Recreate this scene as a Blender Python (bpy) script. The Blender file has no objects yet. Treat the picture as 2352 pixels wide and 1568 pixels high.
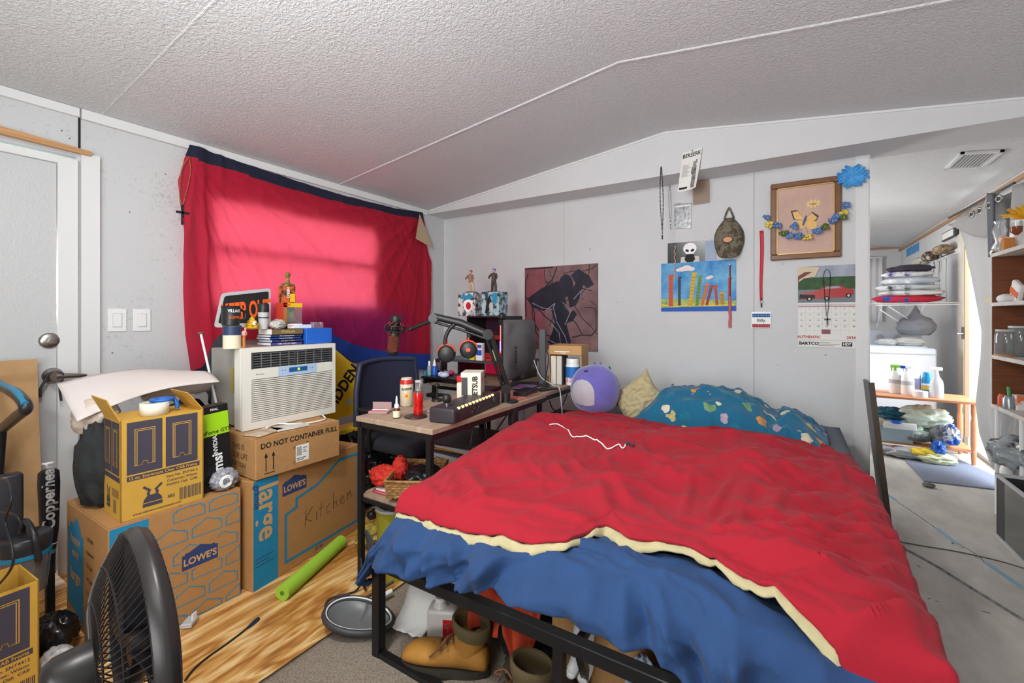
import bpy, bmesh, math, random
from mathutils import Vector, Matrix, Euler, noise
random.seed(7)
PI = math.pi
SC = bpy.context.scene
COL = SC.collection

# ------------------------------------------------------------------ camera, exposure, world, lights
cd = bpy.data.cameras.new('camera'); cam = bpy.data.objects.new('camera', cd); COL.objects.link(cam)
F_PX = 1018.3; YAW = math.radians(32.05); HOR = 727.0; CX, CY, CZ = 2.898, 0.0, 1.2
cam.location = (CX, CY, CZ); cam.rotation_euler = (PI/2, 0, YAW)
cd.sensor_width = 36; cd.lens = 36*F_PX/2352; cd.shift_y = (HOR-784)/2352; cd.clip_start = 0.02
SC.camera = cam
SC.view_settings.view_transform = 'Standard'; SC.view_settings.look = 'None'
SC.view_settings.gamma = 1; SC.view_settings.use_curve_mapping = False
SC.view_settings.exposure = 0.08
SC.cycles.max_bounces = 8; SC.cycles.diffuse_bounces = 5; SC.cycles.use_denoising = True
w = bpy.data.worlds.new('sky'); SC.world = w; w.use_nodes = True
bg = w.node_tree.nodes['Background']; bg.inputs[0].default_value = (0.72, 0.86, 1.0, 1); bg.inputs[1].default_value = 3.0

def area(name, loc, target, sx, sy, power, col=(1, 1, 1), spread=PI):
    l = bpy.data.lights.new(name, 'AREA'); l.shape = 'RECTANGLE'; l.size = sx; l.size_y = sy
    l.energy = power; l.color = col; l.spread = spread
    o = bpy.data.objects.new(name, l); COL.objects.link(o); o.location = loc
    d = Vector(target)-Vector(loc); o.rotation_euler = d.to_track_quat('-Z', 'Y').to_euler()
    return o
# flash bounced off the ceiling behind the camera, the room's ceiling lamp, daylight at window and door, added fills
area('bounce_flash', (2.2, -0.3, 1.6), (1.95, 1.0, 2.45), 0.6, 0.6, 36, (.95, 1, .99))
area('ceiling_lamp', (1.9, 0.15, 2.34), (2.1, 1.6, 0.3), 0.25, 0.25, 22, (1, .985, .95))
area('rear_fill_light', (2.5, -1.3, .95), (2.1, 3.2, 2.3), 1.3, .8, 27, (.94, .985, 1))  # added fill behind the camera, lifts the ceiling and walls ahead
area('window_daylight', (-1.2, 1.9, 1.7), (0.1, 1.87, 1.6), 1.0, 0.8, 14, (1, .98, .97))
sl = bpy.data.lights.new('sun', 'SUN'); sl.energy = 7; sl.angle = math.radians(1.2); sl.color = (1, .97, .93)
so = bpy.data.objects.new('sun', sl); COL.objects.link(so); so.location = (-5, 1.9, 3); so.rotation_euler = Vector((1, .015, -.06)).to_track_quat('-Z', 'Y').to_euler()
area('door_daylight', (5.2, 4.9, 1.6), (3.6, 4.6, 0.7), 1.2, 1.9, 105, (.93, .97, 1))
area('laundry_fill_light', (1.6, 5.3, 1.3), (3.7, 5.6, 2.0), 1.2, 1.0, 46, (1, .99, .97))  # added fill, unseen behind the back wall, brightens the laundry ceiling

# ------------------------------------------------------------------ helpers
def ray(px, py):
    a = (px-1176)/F_PX
    return Vector((-math.sin(YAW)+math.cos(YAW)*a, math.cos(YAW)+math.sin(YAW)*a, -(py-HOR)/F_PX))
O = Vector((CX, CY, CZ))
def at_x(px, py, X): d = ray(px, py); return O+d*((X-CX)/d.x)
def at_y(px, py, Y): d = ray(px, py); return O+d*((Y-CY)/d.y)
def at_z(px, py, Z): d = ray(px, py); return O+d*((Z-CZ)/d.z)

def lin(c): c = c/255.0; return c/12.92 if c <= .04045 else ((c+.055)/1.055)**2.4
def rgb(r, g, b): return (lin(r), lin(g), lin(b), 1)
MATS = {}
def mat(key, col, rough=.6, metal=0, var=0.0, vs=8, bump=0.0, bs=60, sheen=0, trans=0, emit=None, es=1, coat=0, stretch=None, col2=None, alpha=None, ior=1.45, coord='Object', contrast=None):
    if key in MATS: return MATS[key]
    m = bpy.data.materials.new(key); m.use_nodes = True; nt = m.node_tree; N = nt.nodes; L = nt.links
    b = N['Principled BSDF']; c = rgb(*col)
    b.inputs['Base Color'].default_value = c; b.inputs['Roughness'].default_value = rough; b.inputs['Metallic'].default_value = metal
    if trans: b.inputs['Transmission Weight'].default_value = trans; b.inputs['IOR'].default_value = ior
    if coat: b.inputs['Coat Weight'].default_value = coat; b.inputs['Coat Roughness'].default_value = .15
    if sheen: b.inputs['Sheen Weight'].default_value = sheen; b.inputs['Sheen Roughness'].default_value = .5
    if alpha is not None: b.inputs['Alpha'].default_value = alpha
    if emit: b.inputs['Emission Color'].default_value = rgb(*emit); b.inputs['Emission Strength'].default_value = es
    if var or bump or col2:
        tc = N.new('ShaderNodeTexCoord'); mp = N.new('ShaderNodeMapping'); L.new(tc.outputs[coord], mp.inputs[0])
        if stretch: mp.inputs['Scale'].default_value = stretch
    if var or col2:
        n = N.new('ShaderNodeTexNoise'); n.inputs['Scale'].default_value = vs; n.inputs['Detail'].default_value = 6; n.inputs['Roughness'].default_value = .6
        L.new(mp.outputs[0], n.inputs['Vector'])
        r = N.new('ShaderNodeValToRGB'); lo, hi = contrast or (.3, .7)
        r.color_ramp.elements[0].position = lo; r.color_ramp.elements[1].position = hi
        if col2: r.color_ramp.elements[0].color = rgb(*col2); r.color_ramp.elements[1].color = c
        else:
            r.color_ramp.elements[0].color = tuple(x*(1-var) for x in c[:3])+(1,)
            r.color_ramp.elements[1].color = tuple(min(1, x*(1+var)) for x in c[:3])+(1,)
        L.new(n.outputs[0], r.inputs[0]); L.new(r.outputs[0], b.inputs['Base Color'])
    if bump:
        n2 = N.new('ShaderNodeTexNoise'); n2.inputs['Scale'].default_value = bs; n2.inputs['Detail'].default_value = 4
        L.new(mp.outputs[0], n2.inputs['Vector']); bp = N.new('ShaderNodeBump'); bp.inputs['Strength'].default_value = bump; bp.inputs['Distance'].default_value = .01
        L.new(n2.outputs[0], bp.inputs['Height']); L.new(bp.outputs[0], b.inputs['Normal'])
    MATS[key] = m; return m

def frame(o, u, v):                        # printed-face frame: x along u, y along v, z outward
    u = Vector(u).normalized(); v = Vector(v).normalized(); n = u.cross(v)
    return Matrix(((u.x, v.x, n.x, o[0]), (u.y, v.y, n.y, o[1]), (u.z, v.z, n.z, o[2]), (0, 0, 0, 1)))
def TR(loc, rz=0, rx=0, ry=0): return Matrix.Translation(Vector(loc)) @ Euler((rx, ry, rz)).to_matrix().to_4x4()

_text_cache = {}
def text_mesh(s, bold):
    k = (s, bold)
    if k not in _text_cache:
        c = bpy.data.curves.new('lettering', 'FONT'); c.body = s; c.size = 1; c.align_x = 'CENTER'; c.align_y = 'CENTER'; c.offset = bold; c.resolution_u = 3
        o = bpy.data.objects.new('lettering', c); COL.objects.link(o)
        bpy.context.view_layer.update()
        me = bpy.data.meshes.new_from_object(o.evaluated_get(bpy.context.evaluated_depsgraph_get()))
        vs = [v.co.copy() for v in me.vertices]; fs = [tuple(p.vertices) for p in me.polygons]
        _text_cache[k] = (vs, fs)
        bpy.data.objects.remove(o); bpy.data.curves.remove(c); bpy.data.meshes.remove(me)
    return _text_cache[k]

class MB:
    def __init__(s): s.v = []; s.f = []; s.mi = []; s.sm = []; s.mats = []
    def _m(s, m):
        if m not in s.mats: s.mats.append(m)
        return s.mats.index(m)
    def add(s, vs, fs, m, smooth=False, M=None):
        b = len(s.v); i = s._m(m)
        s.v += [M @ Vector(v) if M else Vector(v) for v in vs]
        for f in fs: s.f.append(tuple(b+k for k in f)); s.mi.append(i); s.sm.append(smooth)
        return s
    def bm(s, bm, m, smooth=False, M=None):
        bm.verts.index_update(); s.add([v.co.copy() for v in bm.verts], [tuple(v.index for v in f.verts) for f in bm.faces], m, smooth, M); bm.free(); return s
    def box(s, c, d, m, bev=0, M=None, rz=0, seg=1, top=None):
        b = bmesh.new(); bmesh.ops.create_cube(b, size=1)
        for v in b.verts:
            k = top if (top and v.co.z > 0) else (1, 1)
            v.co = Vector((v.co.x*d[0]*k[0], v.co.y*d[1]*k[1], v.co.z*d[2]))
        if bev: bmesh.ops.bevel(b, geom=b.edges[:], offset=bev, segments=seg, affect='EDGES', profile=.5)
        T = TR(c, rz); return s.bm(b, m, bev > 0 and seg > 1, (M @ T) if M else T)
    def b2(s, lo, hi, m, bev=0, M=None):
        return s.box([(a+b)/2 for a, b in zip(lo, hi)], [abs(b-a) for a, b in zip(lo, hi)], m, bev, M)
    def lathe(s, c, prof, m, n=24, M=None, cap=True, smooth=True):
        vs = []; fs = []
        for r, z in prof:
            for i in range(n): a = 2*PI*i/n; vs.append((c[0]+r*math.cos(a), c[1]+r*math.sin(a), c[2]+z))
        for j in range(len(prof)-1):
            for i in range(n): k = (i+1) % n; fs.append((j*n+i, j*n+k, (j+1)*n+k, (j+1)*n+i))
        s.add(vs, fs, m, smooth, M)
        if cap: s.add(vs[:n], [tuple(range(n))[::-1]], m, False, M); s.add(vs[-n:], [tuple(range(n))], m, False, M)
        return s
    def cyl(s, p0, p1, r0, m, r1=None, n=16, M=None, cap=True):
        return s.tube([p0, p1], [r0, r0 if r1 is None else r1], m, n, M, cap)
    def tube(s, pts, r, m, n=8, M=None, cap=True, closed=False):
        pts = [Vector(p) for p in pts]; k = len(pts); rs = r if isinstance(r, (list, tuple)) else [r]*k
        if len(rs) != k: rs = [rs[min(len(rs)-1, int(i*len(rs)/k))] for i in range(k)]
        vs = []; fs = []; up = None
        for i, p in enumerate(pts):
            if closed: t = pts[(i+1) % k]-pts[i-1]
            else: t = pts[min(i+1, k-1)]-pts[max(i-1, 0)]
            t = t.normalized() if t.length > 1e-9 else Vector((0, 0, 1))
            if up is None: up = t.orthogonal().normalized()
            up = (up-t*up.dot(t)); up = up.normalized() if up.length > 1e-6 else t.orthogonal().normalized()
            sd = t.cross(up)
            for j in range(n): a = 2*PI*j/n; vs.append(p+(up*math.cos(a)+sd*math.sin(a))*rs[i])
        for i in range(k if closed else k-1):
            for j in range(n): q = (j+1) % n; i2 = (i+1) % k; fs.append((i*n+j, i*n+q, i2*n+q, i2*n+j))
        s.add(vs, fs, m, n > 5, M)
        if cap and not closed: s.add(vs[:n], [tuple(range(n))[::-1]], m, False, M); s.add(vs[-n:], [tuple(range(n))], m, False, M)
        return s
    def sph(s, c, r, m, n=20, k=12, M=None, amp=0, seed=0, freq=3, flat=None, ridge=False):
        if not isinstance(r, (tuple, list)): r = (r, r, r)
        vs = []; fs = []
        for j in range(k+1):
            for i in range(n):
                a = 2*PI*i/n; b = PI*j/k; d = Vector((math.sin(b)*math.cos(a), math.sin(b)*math.sin(a), math.cos(b)))
                q = 1
                if amp:
                    e = noise.fractal(d*freq+Vector((seed*7.3, seed, 0)), 1, 2, 3)
                    q = 1+amp*((.5-2*abs(e)) if ridge else e*1.6)
                v = Vector((d.x*r[0]*q, d.y*r[1]*q, d.z*r[2]*q))
                if flat is not None and v.z < -r[2]*flat: v.z = -r[2]*flat
                vs.append(Vector(c)+v)
        for j in range(k):
            for i in range(n): q = (i+1) % n; fs.append((j*n+i, (j+1)*n+i, (j+1)*n+q, j*n+q))
        return s.add(vs, fs, m, True, M)
    def grid(s, fn, nu, nv, m, smooth=True, M=None, mf=None):
        vs = [fn(i/nu, j/nv) for j in range(nv+1) for i in range(nu+1)]
        for j in range(0, 1):
            pass
        fs = [(j*(nu+1)+i, j*(nu+1)+i+1, (j+1)*(nu+1)+i+1, (j+1)*(nu+1)+i) for j in range(nv) for i in range(nu)]
        if mf is None: return s.add(vs, fs, m, smooth, M)
        b = len(s.v); s.v += [M @ Vector(v) if M else Vector(v) for v in vs]
        for q, f in enumerate(fs): s.f.append(tuple(b+k for k in f)); s.mi.append(s._m(mf((q % nu+.5)/nu, (q//nu+.5)/nv))); s.sm.append(smooth)
        return s
    def poly(s, pts, m, M=None, z=.0006, th=0):       # flat shape (2-d points) in a frame; th: real thickness below it
        k = len(pts); top = [(p[0], p[1], z) for p in pts]
        if th:
            bot = [(p[0], p[1], z-th) for p in pts]
            return s.add(top+bot, [tuple(range(k)), tuple(range(2*k-1, k-1, -1))]+[(i, k+i, k+(i+1) % k, (i+1) % k) for i in range(k)], m, False, M)
        return s.add(top, [tuple(range(k))], m, False, M)
    def rect(s, x0, y0, x1, y1, m, M=None, z=.0006): return s.poly([(x0, y0), (x1, y0), (x1, y1), (x0, y1)], m, M, z)
    def ell(s, x, y, rx, ry, m, M=None, z=.0006, n=20, rot=0):
        return s.poly([(x+rx*math.cos(a)*math.cos(rot)-ry*math.sin(a)*math.sin(rot), y+rx*math.cos(a)*math.sin(rot)+ry*math.sin(a)*math.cos(rot)) for a in [2*PI*i/n for i in range(n)]], m, M, z)
    def stroke(s, pts, w, m, M=None, z=.0006, closed=False):
        P = [Vector((p[0], p[1], 0)) for p in pts]; k = len(P)
        for i in range(k if closed else k-1):
            a, b = P[i], P[(i+1) % k]; t = (b-a)
            if t.length < 1e-7: continue
            t.normalize(); nn = Vector((-t.y, t.x, 0))*w/2; e = t*w*.45
            q = [a-e-nn, b+e-nn, b+e+nn, a-e+nn]; s.add([(p.x, p.y, z+.00001*i) for p in q], [(0, 1, 2, 3)], m, False, M)
        return s
    def text(s, t, size, m, M, x=0, y=0, rot=0, bold=0.0, sx=1, z=.0008):
        vs, fs = text_mesh(t, bold)
        c, q = math.cos(rot), math.sin(rot)
        s.add([(x+size*(v.x*sx*c-v.y*q), y+size*(v.x*sx*q+v.y*c), z) for v in vs], fs, m, False, M); return s
    def build(s, name, parent=None, base=None, solid=0, sub=0, fix=True, local=False):
        me = bpy.data.meshes.new(name); org = Vector(base) if base is not None else Vector((0, 0, 0))
        if parent is not None and not local:
            r = parent
            while r is not None: org = org+r.location; r = r.parent
        me.from_pydata([v-org for v in s.v], [], s.f)
        for m in s.mats: me.materials.append(m)
        me.polygons.foreach_set('material_index', s.mi); me.polygons.foreach_set('use_smooth', s.sm)
        if fix:
            b = bmesh.new(); b.from_mesh(me); bmesh.ops.recalc_face_normals(b, faces=b.faces[:]); b.to_mesh(me); b.free()
        o = bpy.data.objects.new(name, me); COL.objects.link(o)
        if parent is not None: o.parent = parent
        elif base is not None: o.location = base
        if solid:
            q = o.modifiers.new('thickness', 'SOLIDIFY'); q.thickness = solid; q.offset = 0
        if sub:
            q = o.modifiers.new('smooth', 'SUBSURF'); q.levels = sub; q.render_levels = sub
        return o

def tag(o, label, cat, group=None, kind=None):
    o['label'] = label; o['category'] = cat
    if group: o['group'] = group
    if kind: o['kind'] = kind
    return o
def thing(name, label, cat, loc, rz=0, group=None):
    o = bpy.data.objects.new(name, None); COL.objects.link(o); o.location = loc; o.rotation_euler = (0, 0, rz); o.empty_display_size = .05
    return tag(o, label, cat, group)
def sub_part(b, name, part): return b.build(name, part, local=True)
def struct(name, b, **k):
    o = b.build(name, **k); o['kind'] = 'structure'; return o
def one(name, b, label, cat, base, group=None, **k):
    return tag(b.build(name, base=base, **k), label, cat, group)
def copy_tree(o, parent=None):
    c = o.copy(); COL.objects.link(c)
    if parent is not None: c.parent = parent
    for ch in list(o.children): copy_tree(ch, c)
    return c
def sstep(a, b, x): t = max(0, min(1, (x-a)/(b-a))); return t*t*(3-2*t)
def lerp_pts(P, x):
    if x <= P[0][0]: return P[0][1]
    for (a, b), (c, d) in zip(P, P[1:]):
        if x <= c: return b+(d-b)*(x-a)/(c-a)
    return P[-1][1]
def ridge(x, y, seed, p=1.0):
    e = noise.noise(Vector((x, y, seed))); return (1-min(1, abs(e)*2.2))**2*p
def smooth_path(pts, n=6):
    pts = [Vector(p) for p in pts]; out = []
    for i in range(len(pts)-1):
        a, b, c, d = pts[max(i-1, 0)], pts[i], pts[i+1], pts[min(i+2, len(pts)-1)]
        for k in range(n):
            t = k/n; out.append(.5*((2*b)+(c-a)*t+(2*a-5*b+4*c-d)*t*t+(3*b-a-3*c+d)*t**3))
    return out+[pts[-1]]
# ------------------------------------------------------------------ shared materials
M_wall = mat('wall_paint', (214, 215, 217), .7, var=.03, vs=3, bump=.08, bs=90)
M_white = mat('white_trim_paint', (228, 228, 228), .5, bump=.04, bs=40)
M_black = mat('black_plastic', (28, 28, 30), .45, bump=.03, bs=80)
M_blk2 = mat('satin_black_metal', (34, 33, 36), .35, metal=.4)
M_dgrey = mat('dark_grey_plastic', (62, 62, 66), .5)
M_lgrey = mat('light_grey_plastic', (190, 190, 192), .5)
M_chrome = mat('brushed_nickel', (170, 165, 160), .3, metal=.95, var=.1, vs=30)
M_kraft = mat('kraft_cardboard', (178, 132, 82), .85, var=.07, vs=40, bump=.05, bs=120)
M_kraft2 = mat('pale_cardboard', (190, 150, 105), .85, var=.08, vs=14, bump=.06, bs=90)
M_paper = mat('white_paper', (236, 234, 230), .8, bump=.02)
M_red = mat('red_plastic', (200, 30, 35), .4)
M_blue = mat('blue_plastic', (25, 90, 190), .4)
M_ink = mat('black_ink', (24, 22, 24), .7)
M_wht = mat('white_plastic', (240, 240, 240), .4)
M_wood = mat('walnut_shelf_wood', (118, 66, 34), .5, var=.25, vs=5, stretch=(1, 1, 12))
M_clear = mat('clear_plastic', (235, 240, 242), .08, trans=.9)
M_glass = mat('window_glass', (240, 245, 245), .02, trans=1)
M_orange = mat('orange_plastic', (225, 95, 30), .5)
M_yel = mat('yellow_plastic', (235, 190, 30), .5)
M_grn = mat('green_plastic', (70, 160, 80), .5)
M_cream = mat('cream_plastic', (232, 220, 190), .5)
M_brown = mat('brown_plastic', (110, 70, 40), .5)
# ------------------------------------------------------------------ the room shell
RX, RZ, EZ, WX = 2.181, 2.4615, 2.196, 4.27
FARY, REARY, BW, SY, SZ = 8.5, -2.6, 3.376, 3.122, 2.165
def ceil_z(x): return EZ+(RZ-EZ)*(x/RX) if x < RX else RZ-(x-RX)*(RZ-EZ)/RX
# plywood floor with long swirling grain
m = mat('plywood_floor', (205, 150, 84), .45); nt = m.node_tree; N = nt.nodes; L = nt.links; b = N['Principled BSDF']
tc = N.new('ShaderNodeTexCoord'); mp = N.new('ShaderNodeMapping'); mp.inputs['Scale'].default_value = (1.0, .16, 1); L.new(tc.outputs['Object'], mp.inputs[0])
n1 = N.new('ShaderNodeTexNoise'); n1.inputs['Scale'].default_value = 4; n1.inputs['Detail'].default_value = 4; n1.inputs['Distortion'].default_value = 1.0; L.new(mp.outputs[0], n1.inputs['Vector'])
ml = N.new('ShaderNodeMath'); ml.operation = 'MULTIPLY'; ml.inputs[1].default_value = 64; L.new(n1.outputs[0], ml.inputs[0])
sn = N.new('ShaderNodeMath'); sn.operation = 'SINE'; L.new(ml.outputs[0], sn.inputs[0])
n3 = N.new('ShaderNodeTexNoise'); n3.inputs['Scale'].default_value = 60; n3.inputs['Detail'].default_value = 5; L.new(mp.outputs[0], n3.inputs['Vector'])
ad = N.new('ShaderNodeMath'); ad.operation = 'MULTIPLY_ADD'; ad.inputs[1].default_value = .34; L.new(sn.outputs[0], ad.inputs[0]); L.new(n3.outputs[0], ad.inputs[2])
r = N.new('ShaderNodeValToRGB'); E0 = r.color_ramp.elements
E0[0].position = .1; E0[0].color = rgb(168, 108, 48); E0[1].position = .95; E0[1].color = rgb(240, 206, 148)
e = E0.new(.42); e.color = rgb(206, 150, 80); e = E0.new(.66); e.color = rgb(218, 168, 100)
L.new(ad.outputs[0], r.inputs[0]); L.new(r.outputs[0], b.inputs['Base Color'])
M_ply = m
M_grey = mat('grey_worn_vinyl', (200, 195, 187), .6, col2=(170, 165, 157), vs=5, stretch=(1.2, .5, 1), contrast=(.34, .62), bump=.06, bs=40)
M_carpet = mat('beige_carpet', (196, 182, 166), .95, col2=(150, 134, 118), vs=190, contrast=(.36, .6), bump=.9, bs=420)
struct('floor', MB().b2((-.1, REARY, -.1), (1.62, FARY, 0), M_ply).b2((1.62, REARY, -.1), (4.37, FARY, 0), M_grey))
o = struct('floor_carpet', MB().grid(lambda u, v: Vector((1.40+u*1.6+(.03*noise.noise(Vector((v*9, 0, 0))) if u == 0 else 0)+(.16*(1-v) if u == 0 else 0), -.6+v*3.5, .001+.009*min(1, 12*u)*1+(.002*noise.noise(Vector((u*40, v*80, 0)))))), 60, 120, M_carpet), solid=.004)
# stippled ceiling
m = mat('stippled_ceiling', (216, 217, 219), .8, var=.02, vs=1.5); nt = m.node_tree; N = nt.nodes; L = nt.links; b = N['Principled BSDF']
tc = N.new('ShaderNodeTexCoord'); n1 = N.new('ShaderNodeTexNoise'); n1.inputs['Scale'].default_value = 75; n1.inputs['Detail'].default_value = 3; n1.inputs['Distortion'].default_value = .8
L.new(tc.outputs['Object'], n1.inputs['Vector']); r = N.new('ShaderNodeValToRGB'); r.color_ramp.elements[0].position = .42; r.color_ramp.elements[1].position = .58
bp = N.new('ShaderNodeBump'); bp.inputs['Strength'].default_value = .55; bp.inputs['Distance'].default_value = .004
L.new(n1.outputs[0], r.inputs[0]); L.new(r.outputs[0], bp.inputs['Height']); L.new(bp.outputs[0], b.inputs['Normal'])
M_ceil = m
b = MB()
for x0, x1 in ((-.1, RX), (RX, 4.37)):
    z0, z1 = ceil_z(x0), ceil_z(x1)
    vs = [(x0, REARY, z0), (x1, REARY, z1), (x1, FARY, z1), (x0, FARY, z0)]; vs += [(x, y, z+.08) for x, y, z in vs]
    b.add(vs, [(0, 1, 2, 3), (4, 7, 6, 5), (0, 4, 5, 1), (1, 5, 6, 2), (2, 6, 7, 3), (3, 7, 4, 0)], M_ceil)
struct('ceiling', b)
for i, y in enumerate((-.6, .784, 2.147, 3.7, 5.0, 6.3, 7.5)):     # thin battens over the ceiling panel joints
    b = MB(); wd = .013 if y == 2.147 else .007; th = .005 if y == 2.147 else .0016
    for x0, x1 in ((0, RX), (RX, WX)):
        vs = []
        for x in (x0, x1):
            z = ceil_z(x); vs += [(x, y-wd, z+.001), (x, y-wd*.5, z-th), (x, y+wd*.5, z-th), (x, y+wd, z+.001)]
        b.add(vs, [(0, 4, 5, 1), (1, 5, 6, 2), (2, 6, 7, 3)], M_ceil)
    struct('trim_%d' % (i+1), b)
# left wall with the real window opening behind the hung sheet, and the closed door
WY0, WY1, WZ0, WZ1 = 1.25, 2.50, 1.25, 1.93
DY0, DY1, DZ = -.16, .655, 1.945
m = mat('speckled_wall_board', (214, 214, 216), .7, bump=.1, bs=70); nt = m.node_tree; N = nt.nodes; L = nt.links; bb = N['Principled BSDF']
tc = N.new('ShaderNodeTexCoord'); n1 = N.new('ShaderNodeTexNoise'); n1.inputs['Scale'].default_value = 46; n1.inputs['Detail'].default_value = 7; n1.inputs['Roughness'].default_value = .75
n2 = N.new('ShaderNodeTexNoise'); n2.inputs['Scale'].default_value = 4; L.new(tc.outputs['Object'], n1.inputs['Vector']); L.new(tc.outputs['Object'], n2.inputs['Vector'])
ad = N.new('ShaderNodeMath'); ad.operation = 'MULTIPLY_ADD'; ad.inputs[1].default_value = .35; L.new(n2.outputs[0], ad.inputs[0]); L.new(n1.outputs[0], ad.inputs[2])
r = N.new('ShaderNodeValToRGB'); r.color_ramp.elements[0].position = .40; r.color_ramp.elements[0].color = rgb(168, 167, 167); r.color_ramp.elements[1].position = .62; r.color_ramp.elements[1].color = rgb(207, 208, 210)
L.new(ad.outputs[0], r.inputs[0]); L.new(r.outputs[0], bb.inputs['Base Color'])
M_spk = m
b = MB(); X0, X1 = -.1, 0
for y0, y1, z0, z1 in ((REARY, DY0-.04, 0, EZ), (DY0-.04, DY1+.04, DZ+.02, EZ), (DY1+.04, WY0, 0, EZ), (WY0, WY1, 0, WZ0), (WY0, WY1, WZ1, EZ), (WY1, FARY, 0, EZ)):
    b.b2((X0, y0, z0), (X1, y1, z1), M_spk)
struct('wall_left', b)
b = MB(); fr = M_white
for y0, y1, z0, z1 in ((WY0, WY0+.035, WZ0, WZ1), (WY1-.035, WY1, WZ0, WZ1), (WY0, WY1, WZ0, WZ0+.035), (WY0, WY1, WZ1-.035, WZ1), (WY0, WY1, 1.59, 1.625)):
    b.b2((-.08, y0, z0), (-.03, y1, z1), fr)
wo = struct('window_1', b); g = MB().b2((-.058, WY0, WZ0), (-.053, WY1, WZ1), M_glass).build('glass', wo)
b = MB()
for y, dn in ((.703, 0),):
    b.b2((0, y-.004, 1.99), (.004, y+.004, EZ-.04), M_ink)
b.b2((0, .70, 2.155), (.02, REARY, EZ), M_white).b2((0, .708, 2.15), (.022, 3.1, EZ+.001), M_white)
struct('trim_11', b)
# door with casing
b = MB(); b.b2((-.03, DY0+.003, .01), (.012, .622, DZ-.035), mat('door_skin', (202, 203, 205), .45, bump=.28, bs=120))
dr = struct('door_1', b)
f = MB(); f.b2((-.04, .626, 0), (.02, .694, DZ), M_white).b2((-.04, DY0-.04, DZ-.03), (.019, .626, DZ), M_white); f.b2((-.09, .694, .0), (-.02, .7, DZ), M_ink); f.build('door_frame', dr)
q = MB().b2((0, .704, 0), (.028, .772, 1.985), M_white); q.build('casing', dr)
d = MB(); c = at_x(113, 782, .012); Mx = frame(c, (0, 1, 0), (0, 0, 1))
d.lathe((0, 0, 0), [(.036, 0), (.036, .006), (.03, .012), (.012, .014)], M_chrome, 28, Mx); d.box((0, 0, .02), (.009, .03, .016), M_chrome, .002, Mx @ TR((0, 0, 0), -.5)); d.build('deadbolt', dr)
d = MB(); c = at_x(120, 862, .012); Mx = frame(c, (0, 1, 0), (0, 0, 1))
d.lathe((0, 0, 0), [(.036, 0), (.036, .008), (.026, .018), (.016, .024), (.016, .05), (.021, .06), (.021, .068)], M_chrome, 28, Mx)
d.tube([(0, 0, .055), (.04, -.002, .056), (.085, -.006, .05), (.105, -.007, .04)], [.017, .013, .010, .007], M_chrome, 12, Mx); d.build('door_lever', dr)
st = MB(); st.tube(smooth_path([(-.03, -.02, .05), (-.036, -.06, .04), (-.04, -.085, .03)]), .006, M_dgrey, 6, Mx)
st.tube(smooth_path([(.005, -.02, .06), (.012, -.06, .05), (.016, -.12, .04)]), .005, M_dgrey, 6, Mx).tube([(-.036, -.03, .055), (0, .02, .075), (.03, .0, .07)], .004, M_dgrey, 6, Mx)
one('door_strap', MB().tube(smooth_path([c+Vector((.05, -.03, -.015)), c+Vector((.06, -.02, .018)), c+Vector((.066, .02, .01)), c+Vector((.06, .012, -.06)), c+Vector((.045, .02, -.115))]), .005, M_dgrey, 6)
    .tube(smooth_path([c+Vector((.05, -.03, -.01)), c+Vector((.04, -.045, -.05)), c+Vector((.03, -.045, -.09))]), .006, M_dgrey, 6), 'grey strap looped over the door lever handle', 'strap', c+Vector((.03, 0, -.05)))
# raw wood strip over the door
P0, P1 = at_x(0, 297, .03), at_x(208, 350, .03)
b = MB(); b.add([(.022, -.25, 2.0), (.022, P1.y, 1.975), (.022, P1.y, 1.995), (.022, -.25, 2.055), (.045, -.25, 2.0), (.045, P1.y, 1.975), (.045, P1.y, 1.995), (.045, -.25, 2.055)],
    [(0, 1, 2, 3), (4, 7, 6, 5), (0, 4, 5, 1), (1, 5, 6, 2), (2, 6, 7, 3), (3, 7, 4, 0)], mat('raw_pine', (196, 148, 100), .7, var=.2, vs=12, stretch=(1, .2, 6)))
struct('trim_12', b)
# two switch plates
for px, nm in ((269, 'left switch plate, nearer the door casing'), (326, 'right switch plate, nearer the red hanging sheet')):
    c = at_x(px, 735, .001); t = thing('light_switch', 'white rocker '+nm, 'light switch', c, 0, 'rocker switches on the left wall')
    MB().b2(c+Vector((0, -.037, -.058)), c+Vector((.006, .037, .058)), M_wht, .002).build('cover_plate', t)
    MB().b2(c+Vector((.004, -.017, -.034)), c+Vector((.010, .017, .034)), M_wht, .002).b2(c+Vector((.004, -.019, -.036)), c+Vector((.0065, .019, .036)), M_lgrey).build('rocker', t)
# back wall, its strips, the deep header above
XE = 3.298
b = MB(); b.b2((0, BW, 0), (XE, BW+.09, RZ), M_wall); struct('wall_back', b)
b = MB()
for x in (2.675,): b.b2((x-.02, BW-.004, 0), (x+.02, BW, SZ), M_wall); b.b2((x+.0195, BW-.0046, 0), (x+.0215, BW-.003, SZ), mat('seam_grey', (140, 140, 140), .8))
b.b2((1.298, BW-.0008, 0), (1.3, BW, SZ), MATS['seam_grey'])  # thin grey lines along the wall panel seams
b.b2((3.235, BW-.006, 0), (XE+.004, BW, SZ), M_white).b2((XE, BW-.006, 0), (XE+.006, BW+.095, SZ), M_white).b2((0, BW-.012, 0), (.012, BW, SZ), M_white)
struct('trim_13', b)
b = MB(); vs = []
for x in (0, RX, WX):
    for y in (SY, BW+.09): vs += [(x, y, SZ), (x, y, ceil_z(x)+.01)]
b.add(vs, [(0, 4, 5, 1), (4, 8, 9, 5), (2, 3, 7, 6), (6, 7, 11, 10), (0, 2, 6, 4), (4, 6, 10, 8)], M_wall)
struct('wall_header', b)
b = MB()
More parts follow.
